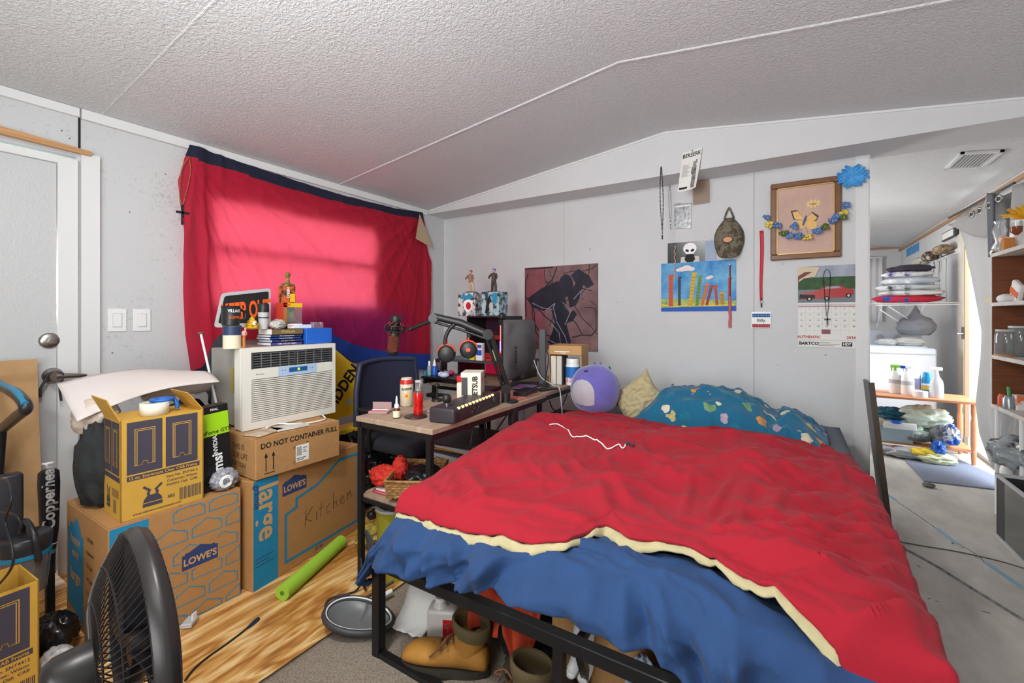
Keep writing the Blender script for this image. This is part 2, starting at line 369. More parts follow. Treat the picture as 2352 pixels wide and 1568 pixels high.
for x0, x1 in ((0, RX), (RX, WX)):
    z0, z1 = ceil_z(x0), ceil_z(x1); b.add([(x0, SY-.008, z0-.012), (x1, SY-.008, z1-.012), (x1, SY, z1-.012), (x0, SY, z0-.012), (x0, SY-.008, z0), (x1, SY-.008, z1), (x1, SY, z1), (x0, SY, z0)], [(0, 1, 5, 4), (0, 3, 2, 1)], M_white)
struct('trim_14', b)
# marks and nail holes on the walls
b = MB()
Mb = frame((0, BW-.0006, 0), (1, 0, 0), (0, 0, 1))
for px, py, rx, ry in ((1896, 815, .006, .003), (1545, 883, .012, .006), (1355, 572, .003, .008), (1095, 545, .003, .003), (1195, 645, .003, .003), (1418, 694, .003, .004), (1800, 606, .006, .002), (1012, 690, .002, .004), (1785, 838, .004, .002)):
    p = at_y(px, py, BW); b.ell(p.x, p.z, rx, ry, mat('scuff_mark', (120, 116, 112), .8), Mb, .0002, 8, .4)
Ml = frame((.0006, 0, 0), (0, 1, 0), (0, 0, 1))
for px, py in ((298, 487), (258, 810), (380, 400), (228, 590), (142, 300), (160, 318)):
    p = at_x(px, py, 0); b.ell(p.y, p.z, .004, .004, MATS['scuff_mark'], Ml, .0002, 8)
struct('trim_15', b)
# right exterior wall with its door opening, far wall, rear wall
OY0, OY1, OZ = 4.45, 5.42, 1.98
b = MB(); b.b2((WX, REARY, 0), (4.37, OY0, EZ+.02), M_wall).b2((WX, OY0, OZ), (4.37, OY1, EZ+.02), M_wall).b2((WX, OY1, 0), (4.37, FARY, EZ+.02), M_wall)
struct('wall_right', b)
b = MB(); b.b2((-.1, FARY, 0), (4.37, FARY+.1, RZ+.05), M_wall); struct('wall_far', b)
b = MB(); b.b2((-.1, REARY-.1, 0), (4.37, REARY, RZ+.05), M_wall); struct('wall_rear', b)
mw = mat('stained_wood_trim', (176, 140, 110), .6)
struct('trim_16', MB().b2((WX-.02, SY+.4, EZ-.045), (WX, FARY, EZ-.012), mw).b2((3.0, FARY-.02, EZ-.0), (WX, FARY, EZ+.03), mw))
b = MB()
dj = mat('weathered_door_jamb', (224, 216, 204), .7, var=.1, vs=12)
b.b2((WX-.05, OY1-.02, 0), (4.40, OY1+.10, OZ), dj).b2((WX-.012, OY1+.1, 0), (WX, OY1+.42, OZ), dj).b2((WX-.05, OY0-.08, 0), (4.40, OY0, OZ+.06), dj).b2((WX-.05, OY0, OZ), (4.4, OY1+.1, OZ+.06), dj)
b.b2((WX-.07, OY1-.03, .15), (WX-.045, OY1-.005, OZ), mw)
d2 = struct('door_2', b)
MB().b2((WX-.075, OY1+.0, 1.00), (WX-.05, OY1+.05, 1.11), M_chrome).cyl((WX-.06, OY1-.01, 1.05), (WX-.12, OY1-.02, 1.05), .006, M_chrome).build('latch', d2)
MB().b2((WX+.0, OY0, 0), (4.42, OY1, .035), mat('threshold_alu', (190, 190, 190), .35, metal=.7)).build('threshold', d2)
struct('trim_17', MB().b2((WX-.015, OY1+.42, 0), (WX, FARY, .07), mat('dark_baseboard', (110, 90, 70), .7)))
b = MB().b2((-8, -12, -.4), (-.1, 22, -.3), mat('outside_ground', (150, 158, 130), .9, var=.2, vs=3)).b2((4.42, -12, -.4), (16, 22, -.3), MATS['outside_ground'])
struct('floor_outside', b)
# pale wooden deck outside the open door
b = MB()
for i in range(10): b.b2((4.44, 4.0+i*.2, -.06), (6.4, 4.19+i*.2, -.03), mat('pale_deck_board', (225, 225, 222), .7))
b.b2((6.3, 4.0, -.3), (6.4, 6.0, -.06), MATS['pale_deck_board']).b2((4.44, 4.0, -.3), (4.5, 6.0, -.06), MATS['pale_deck_board'])
for y in (4.0, 4.66, 5.3, 5.95): b.b2((6.3, y-.04, -.03), (6.38, y+.04, .85), MATS['pale_deck_board'])
b.b2((6.28, 3.95, .85), (6.4, 6.0, .9), MATS['pale_deck_board'])
struct('trim_18', b)
# window on the far wall with white curtain panels; ceiling vent
wd = struct('window_2', MB().b2((3.25, FARY-.02, 1.15), (4.0, FARY-.001, 2.05), M_white))
MB().b2((3.30, FARY-.024, 1.2), (3.95, FARY-.02, 2.0), mat('lit_window_pane', (250, 252, 255), .5, emit=(235, 243, 255), es=1.1)).build('pane', wd)
for k in range(3): one('window_curtain', MB().grid(lambda u, v, k=k: Vector((3.2+k*.3+u*.26, FARY-.05+.012*math.sin(u*22+k), 1.12+v*.95)), 30, 4, mat('sheer_curtain', (235, 235, 238), .8), True).box((3.33+k*.3, FARY-.05, 2.075), (.27, .012, .02), M_white),
    ('leftmost', 'middle', 'rightmost')[k]+' white curtain panel on the far window', 'curtain', (3.33+k*.3, FARY-.05, 1.12), 'white curtain panels on the far window', solid=.003)
sl = -(RZ-EZ)/RX; cx, cy = 3.93, 4.13
Mv = Matrix.Translation((cx, cy, ceil_z(cx)-.004)) @ Euler((0, math.atan(-sl), 0)).to_matrix().to_4x4()
t = thing('ceiling_vent', 'white rectangular ceiling vent grille above the laundry area', 'vent', (cx, cy, ceil_z(cx)-.02))
b = MB()
for x0, x1, y0, y1 in ((-.10, -.08, -.18, .18), (.08, .1, -.18, .18), (-.1, .1, -.18, -.16), (-.1, .1, .16, .18)): b.b2((x0, y0, -.012), (x1, y1, .003), M_white, 0, Mv)
b.build('frame', t)
b = MB().b2((-.08, -.16, .0), (.08, .16, .004), M_dgrey, 0, Mv)
for k in range(9): b.box((-.07+k*.0175, 0, -.004), (.012, .32, .002), M_lgrey, 0, Mv @ TR((0, 0, 0)))
b.build('louvre', t)
# ------------------------------------------------------------------ the bed
BX0, BX1, BY0, BY1 = 1.669, 3.19, 1.074, 3.12
t = thing('bed_frame', 'black metal platform bed frame under the red and blue bedding', 'bed frame', (BX0, BY0, 0))
b = MB()
b.b2((BX0-.016, BY0-.016, 0), (BX0+.019, BY0+.019, .355), M_blk2, .002).build('leg', t)
for x, y in ((BX1-.035, BY0-.016), (BX0-.016, BY1-.03), (BX1-.035, BY1-.03)): MB().b2((x, y, 0), (x+.035, y+.035, .355), M_blk2, .002).build('leg', t)
MB().b2((BX0, BY0-.017, .318), (BX1, BY0+.018, .355), M_blk2, .002).b2((BX0+.021, BY0+.018, .325), (BX0+.046, BY1, .354), M_blk2, .002).b2((BX1-.035, BY0, .325), (BX1, BY1, .354), M_blk2, .002).b2((BX0, BY1-.03, .325), (BX1, BY1, .354), M_blk2).build('top_rail', t)
MB().b2((BX0, BY0-.014, 0), (BX1, BY0+.016, .028), M_blk2, .002).build('bottom_rail', t)
MB().b2((2.36, BY0-.013, .02), (2.39, BY0+.015, .325), M_blk2, .002).build('middle_post', t)
b = MB(); b.tube([(2.42, BY0+.02, .33), (2.36, BY0+.24, .03)], .016, M_blk2, 4).tube([(2.42, BY0+.02, .33), (2.46, BY1, .33)], .014, M_blk2, 4).build('centre_brace', t)
b = MB()
for i in range(9): y = BY0+.12+i*.22; b.b2((BX0+.02, y, .325), (BX1-.03, y+.03, .345), M_blk2)
b.build('slat', t)
b = MB(); b.box(((BX0+BX1)/2, (BY0+BY1)/2+.01, .445), (BX1-BX0-.06, BY1-BY0-.06, .175), mat('white_mattress_ticking', (225, 222, 215), .9, bump=.1, bs=40), .04, seg=4)
one('mattress', b, 'white mattress hidden under the red and blue bedding', 'mattress', (BX0+.7, BY0+1, .356))

def top_z(s, t):
    z = .535+.075*sstep(1.15, 2.2, t)-.05*sstep(2.75, 3.15, s)*sstep(.8, 2.6, t)
    return z
def drape(s, t, lift, x0=1.72, x1=3.075, y0=1.15, rr=.07, out=0.0):
    # sheet laid over the mattress: s, t are cloth distances; past an edge it rolls over and hangs
    def roll(d):
        if d <= 0: return 0, 0
        a = d/rr
        if a < PI/2: return rr*math.sin(a), rr*(1-math.cos(a))
        return rr, rr+(d-rr*PI/2)
    dx, zx = roll(s-x1); dl, zl = roll(x0-s); dy, zy = roll(y0-t)
    x = min(max(s, x0), x1)+dx-dl; y = max(t, y0)-dy
    z = top_z(x, max(t, y0))+lift-max(zx, zy, zl)-.25*min(max(zx, zl), zy)
    return Vector((x, y, z)), max(zx, zy, zl)
M_redc = mat('red_quilt_cotton', (162, 11, 36), .9, var=.05, vs=6, sheen=.05, bump=.12, bs=260)
M_navy = mat('navy_blue_cotton', (34, 66, 112), .9, var=.12, vs=7, sheen=.04, bump=.2, bs=200)
M_hem = mat('cream_hem_fabric', (186, 174, 134), .9, var=.1, vs=25)
def wr(s, t):
    d = noise.noise(Vector((s*2.1, t*2.1, 5)))*.6; e = noise.noise(Vector((s*1.3, t*1.3, 15)))*.9
    h = 0
    # folds fan out from the near-left towards the right-hand side
    a = math.radians(18+e*40); u = (s-2.4)*math.cos(a)+(t-1.7)*math.sin(a)+3; v = -(s-2.4)*math.sin(a)+(t-1.7)*math.cos(a)+3
    h += .036*ridge(u*1.0+d, v*4.2+d*1.2, 1)*(0.35+.65*sstep(-.3, .5, noise.noise(Vector((s*1.5, t*1.5, 3)))+.15))
    a = math.radians(-35+e*40); u = (s-2.4)*math.cos(a)+(t-1.7)*math.sin(a)+3; v = -(s-2.4)*math.sin(a)+(t-1.7)*math.cos(a)+3
    h += .026*ridge(u*1.4, v*5.5+d, 8)*sstep(-.1, .45, noise.noise(Vector((s*2, t*2, 30))))
    a = math.radians(70+e*50); u = (s-2.4)*math.cos(a)+(t-1.7)*math.sin(a)+3; v = -(s-2.4)*math.sin(a)+(t-1.7)*math.cos(a)+3
    h += .020*ridge(u*1.8, v*6.5+d*2, 11)*sstep(-.05, .4, noise.noise(Vector((s*2.3, t*2.3, 44))))
    h += .010*ridge(s*4+d*3, t*6+d*3, 21)*sstep(-.1, .3, noise.noise(Vector((s*3, t*3, 77))))+.0025*noise.noise(Vector((s*22, t*30, 2)))
    h += .02*noise.noise(Vector((s*1.6, t*1.6, 50)))
    for a0, fr, am, sd in ((20, 5.5, .0085, 91), (-25, 6.5, .0075, 92), (75, 6.0, .0065, 93), (5, 10, .004, 94), (-50, 11, .004, 95)):   # narrow sharp creases
        a = math.radians(a0+e*60); u = (s-2.4)*math.cos(a)+(t-1.7)*math.sin(a)+3; v = -(s-2.4)*math.sin(a)+(t-1.7)*math.cos(a)+3
        q = noise.noise(Vector((u*fr*.38+d*.8, v*fr+d*1.5, sd))); h += 2.0*am*max(0, 1-abs(q)*5)**1.3*sstep(-.2, .25, noise.noise(Vector((s*2.2, t*2.2, sd+5))))
    k = sstep(2.62, 3.05, s)                         # long pulled folds at the right side
    h += k*.022*ridge(s*.9+t*.5, (t*1.0-s*.75)*6.0+d*1.2, 61)
    return h
LEFT = [(1.0, 1.75), (1.2, 1.745), (1.4, 1.735), (1.6, 1.71), (2.0, 1.675), (2.4, 1.61), (3.0, 1.5)]
HEMT = [(1.50, 1.045), (1.62, 1.06), (1.75, 1.06), (1.95, 1.07), (2.08, 1.085), (2.22, 1.09), (2.34, 1.13), (2.42, 1.27), (2.46, 1.25), (2.52, 1.225), (2.60, 1.25), (2.66, 1.25), (2.74, 1.21), (2.85, 1.15), (2.95, 1.09), (3.05, .98), (3.15, .88), (3.4, .62)]
HEADT = [(1.5, 2.30), (1.62, 2.47), (1.85, 2.62), (2.1, 2.6), (2.3, 2.55), (2.5, 2.56), (2.8, 2.60), (3.0, 2.70), (3.2, 2.6), (3.45, 2.5)]
def red_pt(u, v):
    s = 1.56+u*(3.44-1.56)
    t0 = lerp_pts(HEMT, s)+.006*noise.noise(Vector((s*14, 0, 3))); t1 = lerp_pts(HEADT, s)
    t = t0+(t1-t0)*v
    if u < .5: s = lerp_pts(LEFT, t)+(s-1.56)*(2.5-lerp_pts(LEFT, t))/(2.5-1.56) if s < 2.5 else s
    p, dr = drape(s, t, .046, x0=1.765)
    h = wr(s, t)
    edge = min(1, v*12)*.6+.4
    bk = sstep(2.0, 2.45, t); p.z -= .055*bk; h *= 1-.45*bk
    p.z += 1.05*h*edge*(.25+.75*sstep(0, .14, u))*(1 if dr < .05 else .3)+.012*(1-sstep(0, .14, u))
    if dr > .02:
        q = .022*math.sin(t*34+3*noise.noise(Vector((t*3, s, 1))))*sstep(.02, .2, dr)
        if s > 3.05: p.x += .008+q*.6+.01*sstep(.0, .3, dr)
        elif s < 1.75: p.x += -.5*abs(q)
    if v < .04 or u < .01: p.z -= .008
    if v > .97: p.z -= (v-.97)*.9
    return p
t = thing('red_quilt', 'crumpled bright red quilt with cream hem spread over the bed', 'quilt', (2.4, 1.9, .58))
MB().grid(red_pt, 250, 230, M_redc).build('quilt_top', t, solid=.010)
def hemrib(u, v):
    s = 1.565+u*(3.40-1.565); p = red_pt((s-1.56)/(3.44-1.56), .004); q = red_pt((s-1.56)/(3.44-1.56), .03)
    o = (p-q); o = o.normalized() if o.length > 1e-6 else Vector((0, -1, 0))
    wdt = .023+.020*noise.noise(Vector((s*5, 2, 0)))
    w_ = p+o*(wdt*v); w_.z += -.009-.012*v+.004*math.sin(v*PI)+(.006*noise.noise(Vector((s*25, v*2, 0)))); w_.y += .002*noise.noise(Vector((s*40, 0, 9)))
    return w_
MB().grid(hemrib, 260, 4, M_hem).build('hem', t, solid=.006)
# blue duvet hanging over the foot
def blue_bottom(s): return lerp_pts([(1.50, .225), (1.56, .245), (1.60, .29), (1.68, .365), (1.78, .37), (1.86, .362), (1.9, .385), (2.02, .39), (2.12, .405), (2.2, .43), (2.27, .425), (2.31, .445), (2.38, .45), (2.44, .445), (2.50, .44), (2.58, .435), (2.64, .42), (2.70, .38), (2.80, .31), (3.5, .24)], s)
def blue_pt(u, v):
    s = 1.53+u*(3.26-1.53); tt = 1.42
    bot = blue_bottom(s)+.006*noise.noise(Vector((s*9, 0, 0)))
    L1 = (tt-1.15)+.07*PI/2+max(.02, (top_z(s, 1.1)-.07-bot))
    d = v*L1; t = tt-d
    p, dr = drape(s, t, .008, x0=1.72)
    hang = sstep(-.01, .07, dr)
    if s < 1.76: # corner swags outwards and down
        k = (1.76-s)/.23; p.x = 1.74-.13*k; p.z = min(p.z, top_z(1.7, 1.2)-.02-.15*k**.8-(dr if dr > 0 else 0)*.75); p.y += .02*k
        p.z = max(p.z, bot+(1-v)*.1)
    n1 = noise.noise(Vector((s*2.2, v*1.2, 1)))
    q2 = noise.noise(Vector((s*3.1+v*.4, v*1.1, 71)))
    q3 = noise.noise(Vector((s*7+v*1.5, v*2.6, 75)))
    f = .020*max(0, 1-abs(q2)*6)+.012*max(0, 1-abs(q3)*5)+.050*ridge(s*4.2+n1*1.1+v*.5, v*.9, 3)+.034*ridge(s*8+n1*2-v*1.2, v*1.6, 17)+.010*math.sin(s*40+6*n1+v*3)*sstep(.3, 1, v)
    f += .012*ridge(s*5+v*3, v*6, 29)*sstep(.35, .6, v)
    p.y -= f*hang*1.1+.004*hang
    under = sstep(lerp_pts(HEMT, s)-.03, lerp_pts(HEMT, s)+.06, t)
    p.z += (1-hang)*(1-under)*(.020*ridge(s*4+n1, v*5, 6)+.008*ridge(s*11, v*9, 9))-.012*under
    return p
one('blue_duvet', MB().grid(blue_pt, 300, 90, M_navy), 'dark blue duvet hanging over the foot of the bed under the red quilt', 'duvet', (2.4, 1.2, .5), solid=.008)
# grey fitted sheet strip and head end of the mattress
one('grey_bed_sheet', MB().grid(lambda u, v: Vector((1.70+u*1.44, 2.45+v*.68, top_z(1.9, 2.5)-.045+.006*noise.noise(Vector((u*9, v*6, 0))))) , 40, 20, mat('grey_sheet', (96, 104, 116), .9)), 'grey blue bed sheet showing along the head end', 'bed sheet', (2.4, 2.8, .55), solid=.006)
# teal blanket bunched at the head
m = mat('teal_printed_blanket', (8, 104, 138), .85, sheen=.2); nt = m.node_tree; N = nt.nodes; L = nt.links; bb = N['Principled BSDF']
tc = N.new('ShaderNodeTexCoord'); vo = N.new('ShaderNodeTexVoronoi'); vo.inputs['Scale'].default_value = 12; vo.inputs['Randomness'].default_value = .9
ds = N.new('ShaderNodeTexNoise'); ds.inputs['Scale'].default_value = 17; mx = N.new('ShaderNodeVectorMath'); mx.operation = 'MULTIPLY_ADD'; mx.inputs[1].default_value = (.07, .07, .07)
L.new(tc.outputs['Object'], ds.inputs['Vector']); L.new(ds.outputs['Color'], mx.inputs[0]); L.new(tc.outputs['Object'], mx.inputs[2]); L.new(mx.outputs[0], vo.inputs['Vector'])
cr = N.new('ShaderNodeValToRGB'); cr.color_ramp.interpolation = 'CONSTANT'; el = cr.color_ramp.elements; el[0].position = 0; el[0].color = (1, 1, 1, 1); el[1].position = .33; el[1].color = (0, 0, 0, 1)
L.new(vo.outputs['Distance'], cr.inputs[0])
sp = N.new('ShaderNodeSeparateColor'); L.new(vo.outputs['Color'], sp.inputs[0]); cc = N.new('ShaderNodeValToRGB'); cc.color_ramp.interpolation = 'CONSTANT'; el = cc.color_ramp.elements
el[0].color = rgb(12, 110, 140); el[1].position = .22; el[1].color = rgb(190, 180, 120)
for p_, c_ in ((.40, (170, 150, 170)), (.55, (205, 140, 70)), (.70, (110, 150, 110)), (.85, (215, 205, 180))): e = el.new(p_); e.color = rgb(*c_)
L.new(sp.outputs[0], cc.inputs[0]); ns = N.new('ShaderNodeTexNoise'); ns.inputs['Scale'].default_value = 38; L.new(tc.outputs['Object'], ns.inputs['Vector'])
md = N.new('ShaderNodeMix'); md.data_type = 'RGBA'; md.blend_type = 'OVERLAY'; md.inputs[0].default_value = .5; L.new(cc.outputs[0], md.inputs[6]); L.new(ns.outputs[0], md.inputs[7])
m2 = N.new('ShaderNodeMix'); m2.data_type = 'RGBA'; m2.inputs[6].default_value = rgb(6, 100, 136); L.new(cr.outputs[0], m2.inputs[0]); L.new(md.outputs[2], m2.inputs[7]); L.new(m2.outputs[2], bb.inputs['Base Color'])
PROF = [(2.13, .60), (2.18, .66), (2.24, .735), (2.30, .775), (2.42, .79), (2.55, .79), (2.66, .775), (2.74, .745), (2.80, .69), (2.84, .665), (2.89, .70), (2.94, .675), (2.99, .63), (3.06, .57)]
def teal(u, v):
    x = 2.13+u*.93; y = 2.53+v*.60; hp = lerp_pts(PROF, x+.03*noise.noise(Vector((x*5, y*5, 0))))-.575
    k = math.sin(PI*min(1, (v*.80+.14)))**.55 if v < .86 else math.sin(PI*.828)**.55*(1-(v-.86)/.14*.9)
    if v < .02: k = 0
    y += -.03*math.sin(v*PI)+.02*noise.noise(Vector((x*4, v*3, 8)))
    n1 = noise.noise(Vector((x*2, y*2, 4)))
    z = .565+hp*k+.022*ridge(x*4+n1*2+y*2, y*5-x*2, 3)+.014*ridge(x*9+n1, y*6, 13)+.010*max(0, 1-abs(noise.noise(Vector((x*6, y*9, 50))))*5)
    return Vector((x, y, z-.01))
one('teal_blanket', MB().grid(teal, 130, 80, m), 'bunched teal blanket printed with sea shells at the head of the bed', 'blanket', (2.6, 2.85, .57), solid=.008)
# tan pillow standing on its corner beside the teal blanket
def pil(u, v):
    a, b_ = u*2-1, v*2-1; e = max(0, (1-a**4)*(1-b_**4))**.5
    return a, b_, e
b = MB()
Mp = TR((2.10, 2.75, .69), math.radians(20)) @ Euler((math.radians(68), math.radians(-36), 0)).to_matrix().to_4x4()
for sg in (1, -1):
    def fp(u, v, sg=sg):
        a, b_, e = pil(u, v); w_ = .020*ridge(a*1.2+b_*3, b_*1.5-a*2, 4+sg)+.012*ridge(a*4, b_*1.2+a*2, 9+sg)
        c_ = 1-.16*(1-abs(a)**2)*abs(b_)-.16*(1-abs(b_)**2)*abs(a)
        return Vector((a*.155*c_, b_*.125*c_, sg*(.055*e+w_*e)))
    b.grid(fp, 40, 40, mat('tan_pillow_cotton', (186, 172, 134), .9, var=.08, vs=12, bump=.1, bs=150), M=Mp)
one('tan_pillow', b, 'small tan pillow standing crumpled between plush toy and teal blanket', 'pillow', (2.08, 2.75, .60))
one('orange_plush', MB().sph((2.06, 2.98, .675), (.085, .07, .075), mat('ginger_plush', (190, 140, 50), .95, col2=(120, 80, 25), vs=18, bump=.5, bs=60), amp=.12, freq=3), 'ginger brown plush toy mostly hidden behind the purple plush', 'plush toy', (2.06, 2.98, .60))
# purple round plush
pc = at_y(1366, 893, 2.62); R = .158
t = thing('plush_toy', 'round purple plush toy with light grey face patch on the bed', 'plush toy', (pc.x, pc.y, pc.z-R*.98))
M_pl = mat('purple_plush', (106, 98, 178), .9, var=.12, vs=9, sheen=.6, bump=.15, bs=150)
MB().sph(pc, (R, R*.9, R*.99), M_pl, 48, 32, amp=.03, freq=1.1, seed=2).build('body', t)
cdir = (O-pc).normalized(); fz = (cdir+Vector((-.55, 0, -.15))).normalized()
def patch(u, v):
    a, b_ = u*2-1, v*2-1; sq = .086 if b_ > 0 else .086
    px_, pz_ = a*.094, b_*.092
    if b_ > -.2: k = max(0, 1-((b_+.2)/1.2)**2.4)**.5; px_ = a*.094*k
    rt = Vector((0, 0, 1)).cross(fz).normalized(); up = fz.cross(rt)
    d = (fz*R+rt*px_*1.0+up*(pz_*.98-.01)); d = d.normalized()
    q = 1+.03*noise.fractal(d*1.1+Vector((14.6, 2, 0)), 1, 2, 3)*1.6
    return pc+Vector((d.x*R*q, d.y*R*.9*q, d.z*R*.99*q))+d*.003
MB().grid(patch, 24, 24, mat('grey_plush_patch', (186, 180, 188), .95, bump=.15, bs=150)).build('face_patch', t)
ed = pc+Vector((-.02, -.085, .118)); MB().sph(ed, (.016, .008, .006), M_ink, 12, 8).build('eye', t)
for dx, dz, y_ in ((.0, .158, 0), (.03, .156, .02), (.085, .132, .03)):
    MB().lathe(pc+Vector((dx, y_, dz-.012)), [(.014, 0), (.008, .015), (.001, .026)], mat('green_plush_spike', (40, 110, 90), .9) if dx > .05 else M_pl, 10).build('spike', t)
# white phone cable lying on the quilt
def on_quilt(px, py):
    z = .62
    for _ in range(4):
        p = at_z(px, py, z); q, _d = drape(p.x, p.y, .046); z = q.z+1.05*wr(p.x, p.y)*(1-.45*sstep(2.0, 2.45, p.y))-.055*sstep(2.0, 2.45, p.y)+.011
    return at_z(px, py, z)
pts = [on_quilt(*p) for p in ((1262, 975), (1280, 974), (1296, 982), (1312, 997), (1328, 1003), (1350, 1001), (1365, 1004), (1382, 1020), (1400, 1031), (1420, 1034), (1430, 1028), (1438, 1022))]
t = thing('charging_cable', 'thin white charging cable lying across the red quilt', 'cable', pts[5])
qz = lambda p: Vector((p.x, p.y, drape(p.x, p.y, .046)[0].z+1.05*wr(p.x, p.y)*(1-.45*sstep(2.0, 2.45, p.y))-.055*sstep(2.0, 2.45, p.y)+.010))
MB().tube([qz(p) for p in smooth_path(pts, 5)], .0032, M_wht, 6).build('cord', t)
e0 = [on_quilt(*p) for p in ((1436, 1023), (1444, 1019), (1452, 1024), (1455, 1031))]
MB().tube([qz(p)+Vector((0, 0, .003)) for p in smooth_path(e0, 3)], .006, M_dgrey, 8).build('plug', t)

# ------------------------------------------------------------------ under the bed
def kbox(name, lab, lo, hi, m, cat='box', rz=0, grp=None):
    b = MB(); c = [(a+b_)/2 for a, b_ in zip(lo, hi)]; b.box(c, [hi[i]-lo[i] for i in range(3)], m, .003, rz=rz)
    b.box((c[0], c[1], hi[2]+.0005), (hi[0]-lo[0]-.006, .004, .0012), mat('flap_seam', (120, 84, 50), .9), rz=rz)
    return one(name, b, lab, cat, (c[0], c[1], lo[2]), grp)
kbox('cardboard_box', 'cardboard box under the bed behind the tan work boot', (1.90, 1.50, .002), (2.30, 1.85, .27), M_kraft2)
b = MB().box((2.42, 1.42, .13), (.34, .28, .25), M_kraft, .003, rz=-.05); one('cardboard_box', b, 'cardboard box under the bed nearer the middle post, socks draped on it', 'box', (2.42, 1.42, .005))
b = MB().box((2.78, 1.40, .11), (.30, .28, .21), M_kraft2, .003, rz=.05); one('cardboard_box', b, 'pale cardboard box under the bed right of the middle post', 'box', (2.78, 1.40, .005))
# work boots
def boot(name, lab, loc, rz, leather, lace=True):
    t = thing(name, lab, 'boot', loc, rz, 'tan work boots under the bed')
    sec = [(-.02, .036, .055, .05), (.0, .042, .075, .05), (.04, .043, .085, .052), (.085, .042, .085, .05), (.12, .044, .070, .048), (.17, .050, .062, .05), (.22, .050, .058, .05), (.26, .040, .045, .04), (.285, .02, .02, .025)]
    b = MB(); n = 16; vs = []; fs = []
    for (x, hw, h, _q) in sec:
        for i in range(n): a = 2*PI*i/n; yy = hw*math.cos(a)*(abs(math.cos(a))**-.2 if abs(math.cos(a)) > .01 else 1); vs.append((x, yy, .022+h*.5+h*.5*math.sin(a)))
    for j in range(len(sec)-1):
        for i in range(n): k = (i+1) % n; fs.append((j*n+i, j*n+k, (j+1)*n+k, (j+1)*n+i))
    fs += [tuple(range(n)), tuple(range(len(vs)-n, len(vs)))]
    b.add(vs, fs, leather, True)
    # ankle shaft
    vs = []; fs = []; rings = [(.060, .045, .06, .04), (.055, .05, .09, .043), (.048, .054, .12, .046), (.046, .058, .145, .050), (.046, .061, .165, .053)]
    for (cx_, rx, z, ry) in rings:
        for i in range(20): a = 2*PI*i/20; vs.append((cx_-.005+rx*math.cos(a), ry*math.sin(a), z+(.012*math.cos(a) if z > .13 else 0)))
    for j in range(len(rings)-1):
        for i in range(20): k = (i+1) % 20; fs.append((j*20+i, j*20+k, (j+1)*20+k, (j+1)*20+i))
    b.add(vs, fs, leather, True); up_ = b.build('upper', t, local=True, solid=.004, sub=1)
    c = MB(); vs = []; fs = []
    for (cx_, rx, z, ry) in [(.046, .062, .132, .053), (.046, .066, .15, .057), (.046, .066, .172, .058), (.046, .060, .178, .052), (.046, .054, .165, .047), (.048, .050, .12, .043)]:
        for i in range(20): a = 2*PI*i/20; vs.append((cx_-.005+rx*math.cos(a), ry*math.sin(a), z+.012*math.cos(a)))
    for j in range(5):
        for i in range(20): k = (i+1) % 20; fs.append((j*20+i, j*20+k, (j+1)*20+k, (j+1)*20+i))
    c.add(vs, fs, mat('boot_padding', (86, 72, 42), .85), True); c.build('collar', t, local=True)
    s = MB(); pts = []
    for i in range(28):
        a = 2*PI*i/28; x = .133+.158*math.cos(a); pts.append((x, (.050 if x > .1 else .044)*math.sin(a)*(1.08 if math.cos(a) > 0 else 1)))
    s.poly(pts, mat('boot_sole_rubber', (52, 46, 38), .7), None, .026, .026); s.build('sole', t, local=True)
    if lace:
        l = MB()
        for k in range(4): x = .10+.022*k; z = .115-.012*k; l.tube([(x, -.026, z-.006), (x+.004, 0, z+.006), (x, .026, z-.006)], .003, M_brown, 5)
        l.tube(smooth_path([(.10, 0, .125), (.12, -.03, .13), (.15, -.045, .11), (.13, -.02, .12)]), .003, M_brown, 5).tube(smooth_path([(.10, 0, .125), (.12, .03, .125), (.15, .05, .09), (.17, .05, .07)]), .003, M_brown, 5)
        l.build('laces', t, local=True)
        for sgn in (1, -1):
            for k in range(4): sub_part(MB().cyl((.075+.02*k, sgn*.04, .145-.018*k), (.077+.02*k, sgn*.045, .147-.018*k), .004, M_chrome), 'eyelet', up_)
    return t
M_lea = mat('tan_boot_leather', (182, 128, 48), .75, col2=(140, 92, 30), vs=9, bump=.25, bs=60)
boot('work_boot', 'tan leather work boot with brown laces under the foot rail', (2.035, 1.20, .012), math.radians(202), M_lea)
boot('work_boot', 'worn brown work boot lying behind the tan boot, by the black bag', (2.29, 1.16, .012), math.radians(215), mat('brown_boot_leather', (92, 74, 56), .8, bump=.2, bs=60))
# rust red cloths
def cloth_wad(name, lab, c, d, m, seed=0, fold=.25, cat='cloth', grp=None):
    b = MB().sph(c, d, m, 40, 26, amp=fold, freq=1.7, seed=seed, flat=.75, ridge=True); return one(name, b, lab, cat, (c[0], c[1], c[2]-d[2]*.75), grp)
M_rust = mat('rust_red_cloth', (176, 58, 24), .9, bump=.15, bs=120)
def hang(name, lab, x0, x1, y, z1, z0, m, seed=0, lean=0.0, cat='cloth', grp=None, taper=.6):
    def f(u, v):
        k = 1-(1-taper)*v; xm = (x0+x1)/2; x = xm+(u-.5)*(x1-x0)*k+.03*v*noise.noise(Vector((seed, v*2, 0)))
        return Vector((x, y-lean*v-.022*math.sin(u*9+seed+v*2)-.02*ridge(u*3+seed, v*1.4, seed), z1-(z1-z0)*v*(1-.12*abs(u-.5))))
    return one(name, MB().grid(f, 36, 20, m), lab, cat, ((x0+x1)/2, y, z0), grp, solid=.006)
hang('rust_cloth', 'rust red cloth falling onto the tan work boot', 1.90, 2.10, 1.33, .335, .14, M_rust, 3, .10, taper=.9)
hang('rust_cloth', 'rust red cloth hanging right of the tan boot, pointed end down', 2.07, 2.24, 1.24, .325, .08, M_rust, 8, .02, taper=.45)
